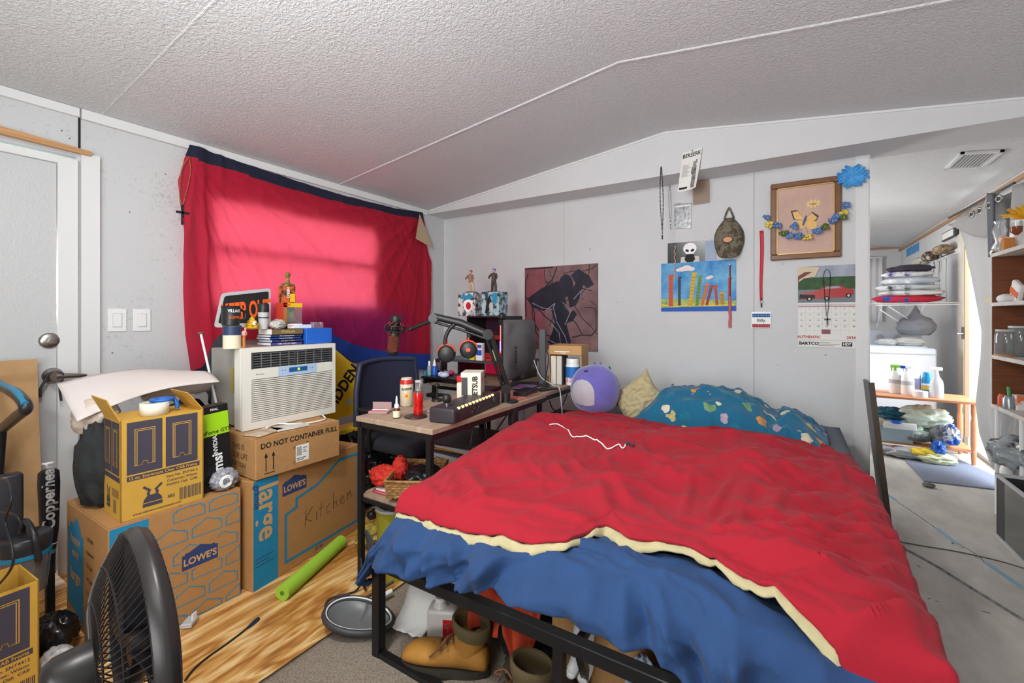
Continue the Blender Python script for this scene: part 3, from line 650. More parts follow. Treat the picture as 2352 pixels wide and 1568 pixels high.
# white jug, paper box
t = thing('plastic_jug', 'frosted white plastic jug with red label beside the bed leg', 'jug', (1.80, 1.27, .012), .45)
MB().box((0, 0, .055), (.11, .075, .11), mat('frosted_plastic', (214, 206, 200), .35), .014, seg=4).lathe((-.01, 0, .108), [(.03, 0), (.022, .012), (.018, .02)], MATS['frosted_plastic'], 16).build('body', t, local=True)
MB().box((.03, -.0380, .05), (.045, .002, .06), M_red).build('label', t, local=True)
MB().lathe((-.01, 0, .128), [(.02, 0), (.02, .014)], M_wht, 16).build('cap', t, local=True)
b = MB().box((1.735, 1.43, .10), (.20, .08, .16), mat('white_carton', (222, 216, 210), .7), .003, rz=-.5, top=(1, .5)); one('paper_carton', b, 'crushed white paper carton leaning under the bed corner', 'carton', (1.735, 1.43, .015))
b = MB().box((1.90, 1.44, .105), (.12, .09, .16), MATS['white_carton'], .003, rz=.3); one('paper_carton', b, 'upright white paper carton behind the frosted jug', 'carton', (1.90, 1.44, .02))
b = MB().grid(lambda u, v: Vector((1.62+u*.14, 1.17+v*.11+.02*u, .03+.12*v*v+.012*noise.noise(Vector((u*6, v*5, 3))))), 12, 12, M_paper); one('crumpled_paper', b, 'crumpled white paper sheet on the floor inside the bed leg', 'paper', (1.69, 1.22, .013), solid=.002)
# grey dust tray
t = thing('dust_tray', 'dark grey rounded tray with white rim on the plywood by the bed leg', 'tray', (1.50, 1.13, .0), 2.0)
b = MB()
def tray(u, v):
    a = 2*PI*u; r = v; x = .085*math.cos(a)*(1+.15*math.sin(a)); y = .125*math.sin(a)
    z = .024+.035*r**4+.018*r*math.sin(a)
    return Vector((x*r, y*r, z))
b.grid(tray, 40, 12, mat('grey_tray_plastic', (112, 114, 116), .4)); b.build('tray_body', t, local=True, solid=.004)
MB().tube([tray(i/40, 1)+Vector((0, 0, .002)) for i in range(40)], .004, M_wht, 6, closed=True).build('rim', t, local=True)
MB().tube([tray(i/40, 1.04)+Vector((0, 0, -.012)) for i in range(40)], .012, M_dgrey, 8, closed=True).build('bumper', t, local=True)
# hook and strap near the desk leg
one('coat_hanger', MB().tube(smooth_path([(1.30, 1.24, .012), (1.27, 1.17, .02), (1.31, 1.12, .025), (1.36, 1.16, .02), (1.40, 1.24, .03), (1.44, 1.36, .05)]), .006, M_dgrey, 8), 'dark grey plastic hanger hook on the plywood by the desk leg', 'hanger', (1.35, 1.2, .006))
one('plastic_hook', MB().tube(smooth_path([(1.36, 1.20, .012), (1.40, 1.15, .02), (1.44, 1.2, .03), (1.47, 1.32, .04)]), .010, M_wht, 8), 'curved white plastic hook on the floor near the grey tray', 'handle', (1.42, 1.2, .002))
one('hanging_strap', MB().grid(lambda u, v: Vector((1.30+u*.05+.10*(1-v), 1.29+.03*v, .03+v*.22+.01*math.sin(u*5))), 6, 20, M_dgrey), 'dark grey webbing strap draped by the desk leg', 'strap', (1.35, 1.3, .02), solid=.003)
# black garments, paper and socks
cloth_wad('black_garment', 'black furry garment heaped behind the boots under the bed', (2.16, 1.40, .075), (.20, .13, .085), mat('black_fleece', (26, 24, 26), .95, bump=.6, bs=90), 5)
cloth_wad('grey_garment', 'grey brown fleece garment on the carpet in front of the boxes', (2.22, 1.25, .05), (.12, .07, .05), mat('brown_fleece', (70, 58, 46), .95, bump=.6, bs=90), 9)
t = thing('white_socks', 'pair of white socks hanging over the front of a cardboard box', 'socks', (2.38, 1.27, .11))
for k, x in enumerate((2.345, 2.385)):
    MB().tube(smooth_path([(x+.006, 1.30, .262), (x+.004, 1.262, .25), (x, 1.258, .20), (x-.002, 1.256, .15), (x-.012, 1.245, .115)]), [.012]*6+[.014]*6+[.016]*6+[.018]*6+[.012], M_wht, 10).sph((x-.014, 1.243, .11), (.017, .013, .014), M_wht).build('sock', t)
t = thing('shoe', 'dark sports shoe standing near the middle post under the bed', 'shoe', (2.42, 1.17, .012), 1.2)
MB().sph((0, 0, .035), (.075, .034, .045), mat('shoe_mesh', (60, 62, 70), .8), flat=.7).build('upper', t, local=True); MB().sph((.0, 0, .010), (.085, .038, .014), M_wht, flat=.7).build('sole', t, local=True)
# stuff glimpsed right of the middle post
for k, (lab, x, y, m_) in enumerate((('blue and white checked cloth folded under the bed', 2.56, 1.21, mat('blue_check', (90, 130, 180), .9, col2=(220, 225, 235), vs=30)),)):
    cloth_wad('folded_cloth', lab, (x, y, .14), (.05, .045, .135), m_, k+20, .12)
b = MB()
for k in range(9): b.tube([(2.60+k*.022, 1.22, .02), (2.605+k*.022, 1.21, .25)], .006, mat('dark_wicker', (58, 34, 28), .7), 6)
b.b2((2.59, 1.21, .0), (2.79, 1.33, .02), MATS['dark_wicker']).b2((2.59, 1.205, .235), (2.80, 1.225, .262), MATS['dark_wicker']); b.b2((2.59, 1.225, .02), (2.80, 1.23, .24), M_brown)
one('wicker_hamper', b, 'dark brown wicker hamper under the right half of the bed', 'hamper', (2.69, 1.25, 0))
cloth_wad('laundry_pile', 'pale laundry heaped in the dark wicker hamper', (2.69, 1.30, .29), (.11, .07, .05), mat('pale_laundry', (200, 200, 205), .9, col2=(80, 70, 70), vs=16), 12)
# ------------------------------------------------------------------ things on the back wall
def wf(px0, py0, px1, py1, Y=BW, off=.002):        # rectangle on the back wall measured at two opposite corners
    a, c = at_y(px0, py0, Y), at_y(px1, py1, Y)
    x0, x1, z0, z1 = min(a.x, c.x), max(a.x, c.x), min(a.z, c.z), max(a.z, c.z)
    return x0, x1, z0, z1, frame((x0, Y-off, z0), (1, 0, 0), (0, 0, 1))
def C(key, r, g, b_, **k): return mat(key, (r, g, b_), k.pop('rough', .6), **k)
# canvas poster: a generic crouching dark figure among bare branches
x0, x1, z0, z1, Mf = wf(1208, 616, 1374, 806, off=.02); Wd, Hd = x1-x0, z1-z0
t = thing('canvas_poster', 'canvas poster of a dark crouching shape among branches on dusty pink', 'poster', (x0+Wd/2, BW-.01, z0))
cv = mat('canvas_dusky_pink', (150, 112, 112), .7, col2=(96, 70, 74), vs=5, bump=.1, bs=200)
b = MB().box((Wd/2, Hd/2, -.009), (Wd, Hd, .018), cv, 0, Mf)
b.rect(0, 0, Wd*.3, Hd, C('canvas_pink', 150, 84, 92, col2=(120, 66, 76), vs=9), Mf, .0004)
br = C('canvas_dark', 30, 24, 30); rnd = random.Random(4)
for k in range(17):
    x, y = rnd.random()*Wd, rnd.random()*Hd; a = rnd.random()*6.28; pts = [(x, y)]
    for j in range(5):
        a += rnd.uniform(-.5, .5); x = min(Wd-.01, max(.01, x+.085*math.cos(a))); y = min(Hd-.01, max(.01, y+.085*math.sin(a))); pts.append((x, y))
    b.stroke(pts, rnd.uniform(.004, .011), br, Mf, .0008)
def S(pts): return [(p[0]*Wd, p[1]*Hd) for p in pts]
bl = C('canvas_black', 18, 17, 24, col2=(34, 40, 62), vs=12, rough=.5); hi = C('canvas_highlight', 168, 160, 176, col2=(90, 96, 130), vs=20)
b.poly(S([(.04, .62), (.25, .74), (.48, .82), (.55, .72), (.60, .55), (.52, .44), (.42, .50), (.30, .46), (.12, .50)]), bl, Mf, .0014)
b.poly(S([(.38, .50), (.52, .56), (.64, .44), (.60, .30), (.66, .10), (.62, .02), (.46, .02), (.34, .08), (.40, .2), (.44, .32)]), bl, Mf, .0016)
b.poly(S([(.62, .62), (.72, .78), (.66, .88), (.76, .95), (.90, .86), (.96, .76), (.88, .72), (.82, .76), (.80, .64), (.72, .52), (.64, .50)]), bl, Mf, .0015)
b.ell(.59*Wd, .76*Hd, .10*Wd, .135*Hd, bl, Mf, .0020); b.poly(S([(.55, .30), (.68, .34), (.74, .42), (.70, .47), (.60, .42)]), bl, Mf, .0018)
for q in ([(.30, .46), (.44, .55), (.42, .50), (.46, .36)], [(.55, .56), (.66, .46), (.62, .38), (.58, .30)], [(.46, .34), (.58, .16), (.62, .05)], [(.12, .56), (.26, .50), (.4, .48)], [(.70, .6), (.80, .70), (.78, .6)], [(.40, .3), (.5, .2), (.52, .06)], [(.34, .12), (.5, .05), (.56, .02)]): b.stroke(S(q), .007, hi, Mf, .0024)
b.build('canvas', t)
# necklaces
def chain(name, lab, px, pya, pyb, sp, m, pendant=True, Y=BW, r=.0035):
    a, c = at_y(px, pya, Y), at_y(px+3, pyb, Y); t = thing(name, lab, 'necklace', (a.x, Y-.012, c.z)); b = MB(); n = int((a.z-c.z)/.009)
    for i in range(n):
        z = a.z-(a.z-c.z)*i/n
        for sg in (-1, 1): b.box((a.x+(c.x-a.x)*i/n+sg*sp*math.sin(PI*min(1, (i+2)/n*1.02)), Y-.008, z), (r*1.5, r*1.5, .006), m, 0, rz=i)
    b.cyl((a.x, Y, a.z), (a.x, Y-.014, a.z), .002, M_chrome); b.build('beads', t)
    if pendant: MB().b2((c.x-.004, Y-.01, c.z-.03), (c.x+.004, Y-.006, c.z), m).build('pendant', t)
    return t
chain('bead_necklace', 'long dark bead chain hanging from the header, left of the paper flyer', 1519, 384, 540, .010, M_ink, True, SY)
chain('ball_chain', 'thin silver ball chain on the wall right of the dark bead chain', 1538, 418, 530, .008, M_chrome, False, BW, .002)
# flyer pinned to the header, its lower end curling out
p0 = at_y(1568, 352, SY); wd_ = .125; hgt = .27
t = thing('paper_flyer', 'black and white printed paper flyer pinned to the header, curling outward', 'flyer', (p0.x+wd_/2, SY-.01, p0.z-hgt))
def fl(u, v): return Vector((p0.x+u*wd_-.012*v*u-.022*v, SY-.003-.035*v**1.5-.030*abs(u-.5)**2*4*(.3+v*.3), p0.z-v*hgt+.015*u))
b = MB().grid(fl, 12, 14, M_paper)
def onfl(u, v, e=.0012): q = fl(u, v); q.y -= e; return q
def flquad(u0, v0, u1, v1, m):
    b.grid(lambda a, c: onfl(u0+(u1-u0)*a, v0+(v1-v0)*c), 4, 4, m)
vs, fs = text_mesh('BERSERK', .02)
b.add([onfl(.5+v.x*.235, .115-v.y*.14) for v in vs], fs, M_ink); b.build('printed_sheet', t, fix=False)
b = MB()
for k in range(14): flquad(.10, .34+k*.022, .10+.42*(.8+.2*math.sin(k*5)), .347+k*.022, C('print_grey', 120, 120, 122))
for (u0, v0, u1, v1) in ((.62, .30, .80, .42), (.58, .42, .84, .60), (.64, .60, .86, .96), (.76, .26, .84, .36)): flquad(u0, v0, u1, v1, C('print_dark', 60, 60, 62, col2=(170, 170, 170), vs=40))
flquad(.06, .90, .48, .95, M_ink); b.build('print', t, fix=False)
MB().cyl(onfl(.5, .02), onfl(.5, .02, .008), .003, M_ink).build('pin', t)
# small zip bag
x0, x1, z0, z1, Mf = wf(1549, 468, 1589, 524, off=.004); t = thing('zip_bag', 'small clear zip bag with silver trinkets pinned under the flyer', 'bag', ((x0+x1)/2, BW-.006, z0))
b = MB().poly([(0, .01), (x1-x0-.004, 0), (x1-x0, z1-z0-.01), (.002, z1-z0)], C('foil_print', 170, 172, 176, col2=(60, 60, 64), vs=45, rough=.3, metal=.3), Mf, .004, .004)
b.rect(.004, z1-z0-.03, x1-x0-.004, z1-z0-.02, M_wht, Mf, .0046); b.build('pouch', t)
# flyer's cast shadow on the wall, put in as a thin tan sheet
x0, x1, z0, z1, Mf = wf(1597, 408, 1630, 466)
one('flyer_shadow', MB().b2((x0-.015, BW-.006, z0), (x1, BW-.001, SZ-.002), mat('flyer_shadow_tan', (176, 158, 142), .8)), 'tan patch standing in for the flyer shadow on the wall below the header', 'cardboard', ((x0+x1)/2, BW-.003, z0))
# camouflage cap
pc = at_y(1675, 545, BW); t = thing('baseball_cap', 'camouflage baseball cap hanging by its strap on the back wall', 'cap', (pc.x, BW-.05, pc.z-.17))
m = mat('camouflage_cloth', (124, 116, 98), .9, col2=(84, 76, 60), vs=22, contrast=(.46, .50), bump=.2, bs=200)
def crown(u, v):
    a = (u*2-1)*PI/2; yy = math.cos(a); h = v
    w_ = .092*(1-.75*h**2.2)*(1+.06*math.sin(h*3)); return Vector((pc.x+math.sin(a)*w_, BW-.006-yy*.085*(1-h**1.5*.8), pc.z-.035+h*.165))
MB().grid(crown, 24, 16, m).build('crown', t, solid=.002)
def brim(u, v):
    a = (u*2-1)*PI/2; return Vector((pc.x+math.sin(a)*.092*(1-.10*v-.12*v**3), BW-.006-math.cos(a)*(.085-.015*v)-.0*v, pc.z-.035-.012*math.cos(a)*0-v*.115*(.45+.55*math.cos(a)**.6)))
MB().grid(brim, 24, 10, m).build('brim', t, solid=.003)
MB().tube(smooth_path([(pc.x-.03, BW-.012, pc.z+.125), (pc.x-.018, BW-.012, pc.z+.165), (pc.x, BW-.014, pc.z+.20), (pc.x+.016, BW-.012, pc.z+.165), (pc.x+.03, BW-.012, pc.z+.125)]), .006, m, 6).build('strap', t)
Mf = frame((pc.x, BW-.0925, pc.z-.028), (1, 0, 0), (0, 0, 1)); MB().ell(0, 0, .034, .024, C('badge_dark', 40, 38, 36), Mf, .002).ell(0, 0, .028, .018, C('badge_orange', 214, 150, 110), Mf, .003).build('badge', t)
# plate with skull-like mask
x0, x1, z0, z1, Mf = wf(1534, 559, 1645, 608, off=.003); W_, H_ = x1-x0, z1-z0
t = thing('metal_plate', 'black metal plate with white skull painted on, above the giraffe painting', 'sign', (x0+W_/2, BW-.003, z0))
b = MB().box((W_/2, H_/2, 0), (W_, H_, .002), C('gloss_black_plate', 30, 32, 36, rough=.22, metal=.3), 0, Mf)
cx, cy = W_*.47, H_*.55; b.ell(cx, cy+.03, .045, .040, M_wht, Mf, .0014, 24); b.poly([(cx-.035, cy+.02), (cx+.035, cy+.02), (cx+.024, cy-.018), (cx-.024, cy-.018)], M_wht, Mf, .0016)
b.ell(cx-.018, cy+.016, .013, .009, M_ink, Mf, .0022, rot=-.4); b.ell(cx+.018, cy+.016, .013, .009, M_ink, Mf, .0022, rot=.4); b.poly([(cx-.06, cy-.028), (cx+.06, cy-.028), (cx+.066, cy-.09), (cx-.066, cy-.09)], C('bandana_cream', 214, 206, 190), Mf, .0014)
b.poly([(cx-.026, cy-.01), (cx+.026, cy-.01), (cx+.036, cy-.05), (cx, cy-.088), (cx-.036, cy-.05)], M_ink, Mf, .0020)
b.rect(W_*.78, H_*.05, W_*.99, H_*.95, C('plate_mirror', 120, 132, 152, rough=.45, metal=.3), Mf, .0013); b.build('plate', t)
# child-like painting of tall-necked animals
x0, x1, z0, z1, Mf = wf(1519, 606, 1691, 714, off=.004); W_, H_ = x1-x0, z1-z0
t = thing('painting', 'bright blue child painting of long-necked striped animals under clouds', 'painting', (x0+W_/2, BW-.004, z0))
b = MB().box((W_/2, H_/2, 0), (W_, H_, .003), C('painted_blue', 20, 120, 200, col2=(120, 190, 225), vs=7, contrast=(.35, .65)), 0, Mf)
b.poly([(0, 0), (W_, 0), (W_, H_*.10), (0, H_*.08)], C('deep_blue_wash', 10, 90, 190), Mf, .0020)
b.poly([(0, H_*.08), (W_, H_*.1), (W_, H_*.2), (W_*.5, H_*.24), (0, H_*.26)], C('green_wash', 90, 160, 110, col2=(220, 210, 90), vs=26), Mf, .0022)
b.stroke([(0, H_*.14), (W_*.2, H_*.10), (W_*.45, H_*.14), (W_*.7, H_*.11), (W_*.98, H_*.13)], .010, C('yellow_line', 235, 205, 60), Mf, .0026)
cols = [(214, 78, 40), (60, 60, 70), (214, 180, 40), (110, 150, 60), (220, 120, 50), (170, 60, 60), (190, 80, 60), (220, 160, 40), (200, 70, 50)]
for k, (gx, gh, lean, wdn) in enumerate(((.14, .72, 0, .030), (.26, .68, .0, .018), (.41, .75, .05, .028), (.50, .68, .04, .022), (.57, .52, .06, .020), (.63, .48, .06, .018), (.76, .48, -.02, .018), (.83, .34, -.01, .022), (.92, .62, 0, .018))):
    mc = C('paint_stroke_%d' % (k % 9), *cols[k]); bx = gx*W_; tx = bx+lean*W_; ty = gh*H_
    b.stroke([(bx, H_*.14), (tx, ty)], wdn, mc, Mf, .0030)
    for j in range(9): q = j/9; b.stroke([(bx+(tx-bx)*q-wdn*.5, H_*.14+(ty-H_*.14)*q), (bx+(tx-bx)*q+wdn*.5, H_*.15+(ty-H_*.14)*q)], .0022, M_ink if k % 2 else C('dark_orange', 150, 60, 30), Mf, .0036)
    b.ell(tx+.004, ty+.004, wdn*.8, .009, mc, Mf, .0034, 10)
for kz, (cxx, cyy, r_) in enumerate(((.30, .86, .022), (.36, .88, .028), (.42, .86, .020), (.25, .85, .016), (.65, .66, .014), (.68, .68, .014))): b.ell(cxx*W_, cyy*H_, r_*1.25, r_*.75, C('cloud_white', 240, 225, 220), Mf, .0040+.0003*kz, 14)
b.build('painted_sheet', t)
for k, (px, pa, pb, lab) in enumerate(((1551, 566, 640, 'red and white braided keychain hanging over the left of the painting'), (1677, 608, 752, 'pink and red wrist strap hanging at the right of the painting'))):
    a, c = at_y(px, pa, BW), at_y(px, pb, BW); b = MB(); n = 22
    t = thing('hanging_strap', lab, 'strap', (a.x, BW-.012, c.z))
    pts = [(a.x+.004*math.sin(i*1.4+k)*(1-k*.7), BW-.012+.002*math.cos(i*1.4), a.z+(c.z-a.z)*i/n) for i in range(n+1)]
    if k == 0: b.tube(pts, .004, C('braid_red', 190, 70, 55, col2=(230, 210, 190), vs=60), 6).build('braid', t)
    else:
        b.tube(pts[:12], .005, C('strap_red', 190, 50, 60, col2=(70, 60, 60), vs=60), 6).build('cord', t); MB().tube(pts[11:], .009, C('strap_pink', 205, 105, 115), 8).build('sleeve', t)
    MB().cyl((a.x, BW, a.z), (a.x, BW-.02, a.z), .002, M_chrome).build('hook', t)
# lanyard with badge
a, c = at_y(1749, 530, BW), at_y(1748, 690, BW); t = thing('lanyard', 'red lanyard with clear name badge hanging on the back wall', 'lanyard', (a.x, BW-.01, c.z-.11))
MB().grid(lambda u, v: Vector((a.x+(u-.5)*(.022-.008*v)+.003*math.sin(v*6), BW-.008-.004*u, a.z+(c.z-a.z)*v)), 3, 16, C('lanyard_red', 205, 45, 60)).build('ribbon', t, solid=.003)
MB().tube([(a.x+.008*math.cos(q), BW-.01, c.z-.008+.010*math.sin(q)) for q in [i*.63 for i in range(10)]], .0018, M_chrome, 6, closed=True).b2((a.x-.004, BW-.012, c.z-.045), (a.x+.004, BW-.006, c.z-.018), M_ink).build('clip', t)
x0, x1, z0, z1, Mf = wf(1728, 720, 1769, 752, off=.008); W_, H_ = x1-x0, z1-z0
b = MB().rect(-.004, -.004, W_+.004, H_+.012, C('badge_sleeve', 215, 220, 225, rough=.2), Mf, 0).rect(0, 0, W_, H_, M_wht, Mf, .0006).rect(0, H_*.74, W_, H_, C('badge_blue', 40, 90, 150), Mf, .001).rect(0, 0, W_, H_*.24, C('badge_red', 170, 30, 50), Mf, .001)
for i in range(7): b.ell((i+.5)*W_/7, H_*.87, .002, .002, M_wht, Mf, .0014, 6).ell((i+.5)*W_/7, H_*.12, .002, .002, M_wht, Mf, .0014, 6)
b.text('Billy', .030, C('print_blue_grey', 80, 90, 110), Mf, W_*.5, H_*.5, 0, .02); b.build('badge', t, fix=False)
# framed butterfly picture, with garland and blue bow as separate things
x0, x1, z0, z1, Mf = wf(1770, 426, 1932, 590, off=.0); W_, H_ = x1-x0, z1-z0
t = thing('framed_picture', 'wood framed painting of a yellow butterfly and daisy on mauve', 'picture', (x0+W_/2, BW-.01, z0))
Mf = Mf @ TR((0, 0, 0)); fm = mat('walnut_frame', (122, 78, 44), .4, var=.2, vs=12, coat=.3); gd = mat('gilt_bead', (196, 168, 110), .4, metal=.5)
b = MB(); fw = .034
for (ax_, ay_, bx_, by_) in ((0, 0, W_, fw), (0, H_-fw, W_, H_), (0, fw, fw, H_-fw), (W_-fw, fw, W_, H_-fw)): b.b2((ax_, ay_, .004), (bx_, by_, .028), fm, .005, Mf)
b.build('frame', t)
b = MB()
for (ax_, ay_, bx_, by_) in ((fw, fw, W_-fw, fw+.006), (fw, H_-fw-.006, W_-fw, H_-fw), (fw, fw, fw+.006, H_-fw), (W_-fw-.006, fw, W_-fw, H_-fw)): b.b2((ax_, ay_, .010), (bx_, by_, .022), gd, 0, Mf)
b.build('gilt_edge', t)
b = MB().rect(fw, fw, W_-fw, H_-fw, C('mauve_ground', 196, 160, 150, col2=(216, 180, 160), vs=6), Mf, .012)
cx, cy = W_*.50, H_*.50; yl = C('butterfly_yellow', 236, 205, 140, col2=(240, 180, 90), vs=30); dk = C('wing_edge', 60, 60, 70); bu = C('leaf_blue', 70, 130, 170)
for k in range(30): a_ = k*.209; b.stroke([(cx+.02+.03*math.cos(a_), cy+.02+.03*math.sin(a_)), (cx+.02+.09*math.cos(a_), cy+.03+.10*math.sin(a_))], .0012, C('dot_gold', 220, 190, 110), Mf, .0125)
for sg, rt in ((-1, .5), (1, -.5)):
    b.poly([(cx, cy), (cx+sg*.04, cy+.055+.01*sg*-1), (cx+sg*.075, cy+.065-.05*(sg > 0)), (cx+sg*.06, cy+.005-.02*(sg > 0))], dk, Mf, .0132)
    b.poly([(cx, cy), (cx+sg*.038, cy+.048+.01*sg*-1), (cx+sg*.066, cy+.055-.05*(sg > 0)), (cx+sg*.052, cy+.008-.02*(sg > 0))], yl, Mf, .0136)
    b.ell(cx+sg*.032, cy-.035, .034, .026, yl, Mf, .0134, rot=sg*-.6)
b.ell(cx, cy-.006, .007, .035, C('moth_body', 70, 90, 130), Mf, .0140, rot=-.3)
for k in range(10): a_ = k*.628; b.ell(cx+.045+.028*math.cos(a_), cy+.095+.016*math.sin(a_), .012, .006, C('daisy_petal', 240, 215, 150), Mf, .0138, 8, rot=a_)
b.ell(cx+.045, cy+.092, .012, .007, C('daisy_eye', 200, 140, 60), Mf, .0142)
for k in range(8): b.stroke([(cx+.03*(k-4)*.5, cy-.02), (cx+.022*(k-3.5)*1.4, cy-.075-.01*(k % 3))], .0025, bu, Mf, .0131)
b.build('picture_panel', t)
t = thing('flower_garland', 'artificial blue and yellow flower garland draped across the framed picture', 'garland', (x0+W_/2, BW-.05, z0+.1))
fb, fy, fg = C('petal_blue', 90, 130, 200), C('petal_yellow', 232, 205, 90), C('leaf_green', 84, 110, 60)
gp = [at_y(*p, BW-.045) for p in ((1762, 500), (1768, 517), (1785, 518), (1800, 536), (1815, 540), (1835, 542), (1855, 545), (1878, 530), (1895, 522), (1912, 508), (1922, 495), (1938, 488), (1942, 472), (1938, 500), (1825, 520))]
MB().tube(smooth_path(gp[:13], 3), .002, fg, 5).build('stem', t)
rnd = random.Random(3)
for i, p in enumerate(gp):
    b = MB(); mm = (fb, fy, fb, fg, fb)[i % 5]
    for k in range(5):
        a_ = k*1.257+i; q_ = rnd.uniform(.6, 1.15); b.sph(p+Vector((.015*q_*math.cos(a_), rnd.uniform(-.016, .004), .013*q_*math.sin(a_))), (.012*q_, .005, .010*q_), mm, 10, 7, amp=.45, seed=k+i, freq=2)
    b.sph(p+Vector((0, -.01, 0)), .005, fy, 6, 4); b.build('flower' if mm is not fg else 'leaf', t)
p = at_y(1957, 407, BW-.02); t = thing('blue_bow', 'bright blue tulle bow pinned above the framed picture corner', 'bow', p+Vector((0, 0, -.06))); mb_ = C('tulle_blue', 40, 145, 220, col2=(110, 190, 240), vs=30)
for k in range(4):
    a_ = .785+k*PI/2; b = MB(); d = Vector((math.cos(a_), 0, math.sin(a_)*.75)); sd = Vector((-math.sin(a_), 0, math.cos(a_)))
    b.grid(lambda u, v: p+d*((.062+.022*abs(math.sin(u*9+k)))*v)+sd*((u-.5)*.085*math.sin(min(1, v*1.25)*PI/1.6))+Vector((0, -.01-.022*abs(math.sin(u*14+k))*v, 0)), 32, 8, mb_); b.build('loop', t, solid=.0015)
# calendar
x0, x1, z0, z1, Mf = wf(1833, 613, 1969, 800, off=.003); W_, H_ = x1-x0, z1-z0
t = thing('wall_calendar', 'hanging wall calendar with red car photo above the month grid', 'calendar', (x0+W_/2, BW-.003, z0))
b = MB().rect(0, H_*.09, W_, H_*.50, M_paper, Mf, .001).rect(0, 0, W_, H_*.085, M_paper, Mf, .0004)
b.rect(0, H_*.495, W_, H_*.503, C('cal_red', 190, 50, 50), Mf, .0016)
for r_ in range(4):
    for c_ in range(7):
        n_ = [1, 8, 15, 22][r_]+c_; b.text(str(n_), .0125, C('cal_ink', 60, 60, 62), Mf, W_*(.06+c_*.147), H_*(.475-r_*.072), 0, .01, z=.0018)
for r_ in range(1, 5): b.stroke([(0, H_*(.50-r_*.072)), (W_, H_*(.50-r_*.072))], .0006, C('cal_line', 170, 170, 172), Mf, .0014)
for c_ in range(1, 7): b.stroke([(W_*(c_*.147-.013), H_*.16), (W_*(c_*.147-.013), H_*.495)], .0006, MATS['cal_line'], Mf, .0014)
b.rect(W_*.41, H_*.165, W_*.56, H_*.22, C('mini_photo', 90, 100, 120, col2=(180, 60, 50), vs=40), Mf, .0020)
b.text('AUTHENTIC', .022, MATS['cal_red'], Mf, W_*.19, H_*.125, 0, .03, z=.0018).text('2024', .022, MATS['cal_red'], Mf, W_*.9, H_*.125, 0, .03, z=.0018)
b.text('BARTCO', .026, M_ink, Mf, W_*.19, H_*.045, 0, .04, z=.0012).rect(W_*.75, H_*.02, W_*.92, H_*.07, M_ink, Mf, .0008).text('HD7', .020, M_paper, Mf, W_*.835, H_*.045, 0, .04, z=.0014)
for k in range(3): b.rect(W_*.35, H_*(.062-k*.018), W_*(.55+.08*((k*2) % 3)), H_*(.056-k*.018), MATS['print_grey'], Mf, .0008)
b.build('month_page', t, fix=False)
zb = H_*.53; b = MB().rect(0, zb, W_, H_, M_paper, Mf, .0008).rect(0, H_*.83, W_, H_, C('photo_sky', 130, 140, 165, col2=(180, 185, 195), vs=9), Mf, .0012)
b.rect(0, H_*.70, W_, H_*.86, C('photo_trees', 60, 100, 50, col2=(30, 60, 34), vs=30), Mf, .0014).rect(0, zb+.01, W_, H_*.71, C('photo_road', 120, 128, 138), Mf, .0016)
car = C('car_red', 176, 40, 36, rough=.3); b.poly([(W_*.02, H_*.62), (W_*.04, H_*.66), (W_*.35, H_*.70), (W_*.48, H_*.75), (W_*.72, H_*.755), (W_*.82, H_*.72), (W_*.95, H_*.70), (W_*.94, H_*.64), (W_*.8, H_*.61), (W_*.1, H_*.585)], car, Mf, .0020)
b.poly([(W_*.44, H_*.715), (W_*.51, H_*.742), (W_*.69, H_*.745), (W_*.75, H_*.72)], C('car_glass', 150, 165, 180), Mf, .0024).poly([(W_*.02, H_*.60), (W_*.03, H_*.655), (W_*.3, H_*.645), (W_*.3, H_*.60)], C('car_grille', 40, 36, 40), Mf, .0023)
for wx, wy in ((.20, .595), (.50, .60), (.86, .63)): b.ell(W_*wx, H_*wy, .014, .014, M_ink, Mf, .0026).ell(W_*wx, H_*wy, .007, .008, M_lgrey, Mf, .003)
for k in range(30): b.cyl((W_*(k+.5)/30, H_*.515, -.001), (W_*(k+.5)/30, H_*.515, .002), .0016, M_chrome, M=Mf)
b.build('photo_page', t, fix=False)
b = MB().poly([(0, H_*.80), (0, H_), (W_*.12, H_*.995), (W_*.38, H_*.985), (W_*.30, H_*.87), (W_*.10, H_*.85)], C('page_curl', 215, 200, 170), Mf, .010, .001).poly([(0, H_*.78), (W_*.02, H_*.84), (W_*.10, H_*.87), (W_*.25, H_*.93), (W_*.12, H_*.93), (0, H_*.88)], C('curl_photo', 120, 60, 50), Mf, .012, .001); b.build('curled_page', t)
pa, pb = at_y(1899, 618, BW), at_y(1900, 728, BW); t = thing('cord_necklace', 'black cord necklace with a grey cross hanging over the calendar', 'necklace', (pa.x, BW-.015, pb.z-.05))
MB().tube(smooth_path([(pa.x-.002, BW-.014, pa.z), (pa.x-.016, BW-.013, pa.z-.03), (pa.x-.014, BW-.012, pa.z-.12), (pb.x-.002, BW-.012, pb.z), (pa.x+.014, BW-.012, pa.z-.12), (pa.x+.016, BW-.013, pa.z-.03), (pa.x+.002, BW-.014, pa.z)], 5), .0015, M_ink, 5).build('cord', t)
MB().b2((pb.x-.004, BW-.016, pb.z-.048), (pb.x+.004, BW-.010, pb.z), C('cross_grey', 90, 110, 90)).b2((pb.x-.016, BW-.016, pb.z-.018), (pb.x+.016, BW-.010, pb.z-.010), MATS['cross_grey']).build('cross', t)
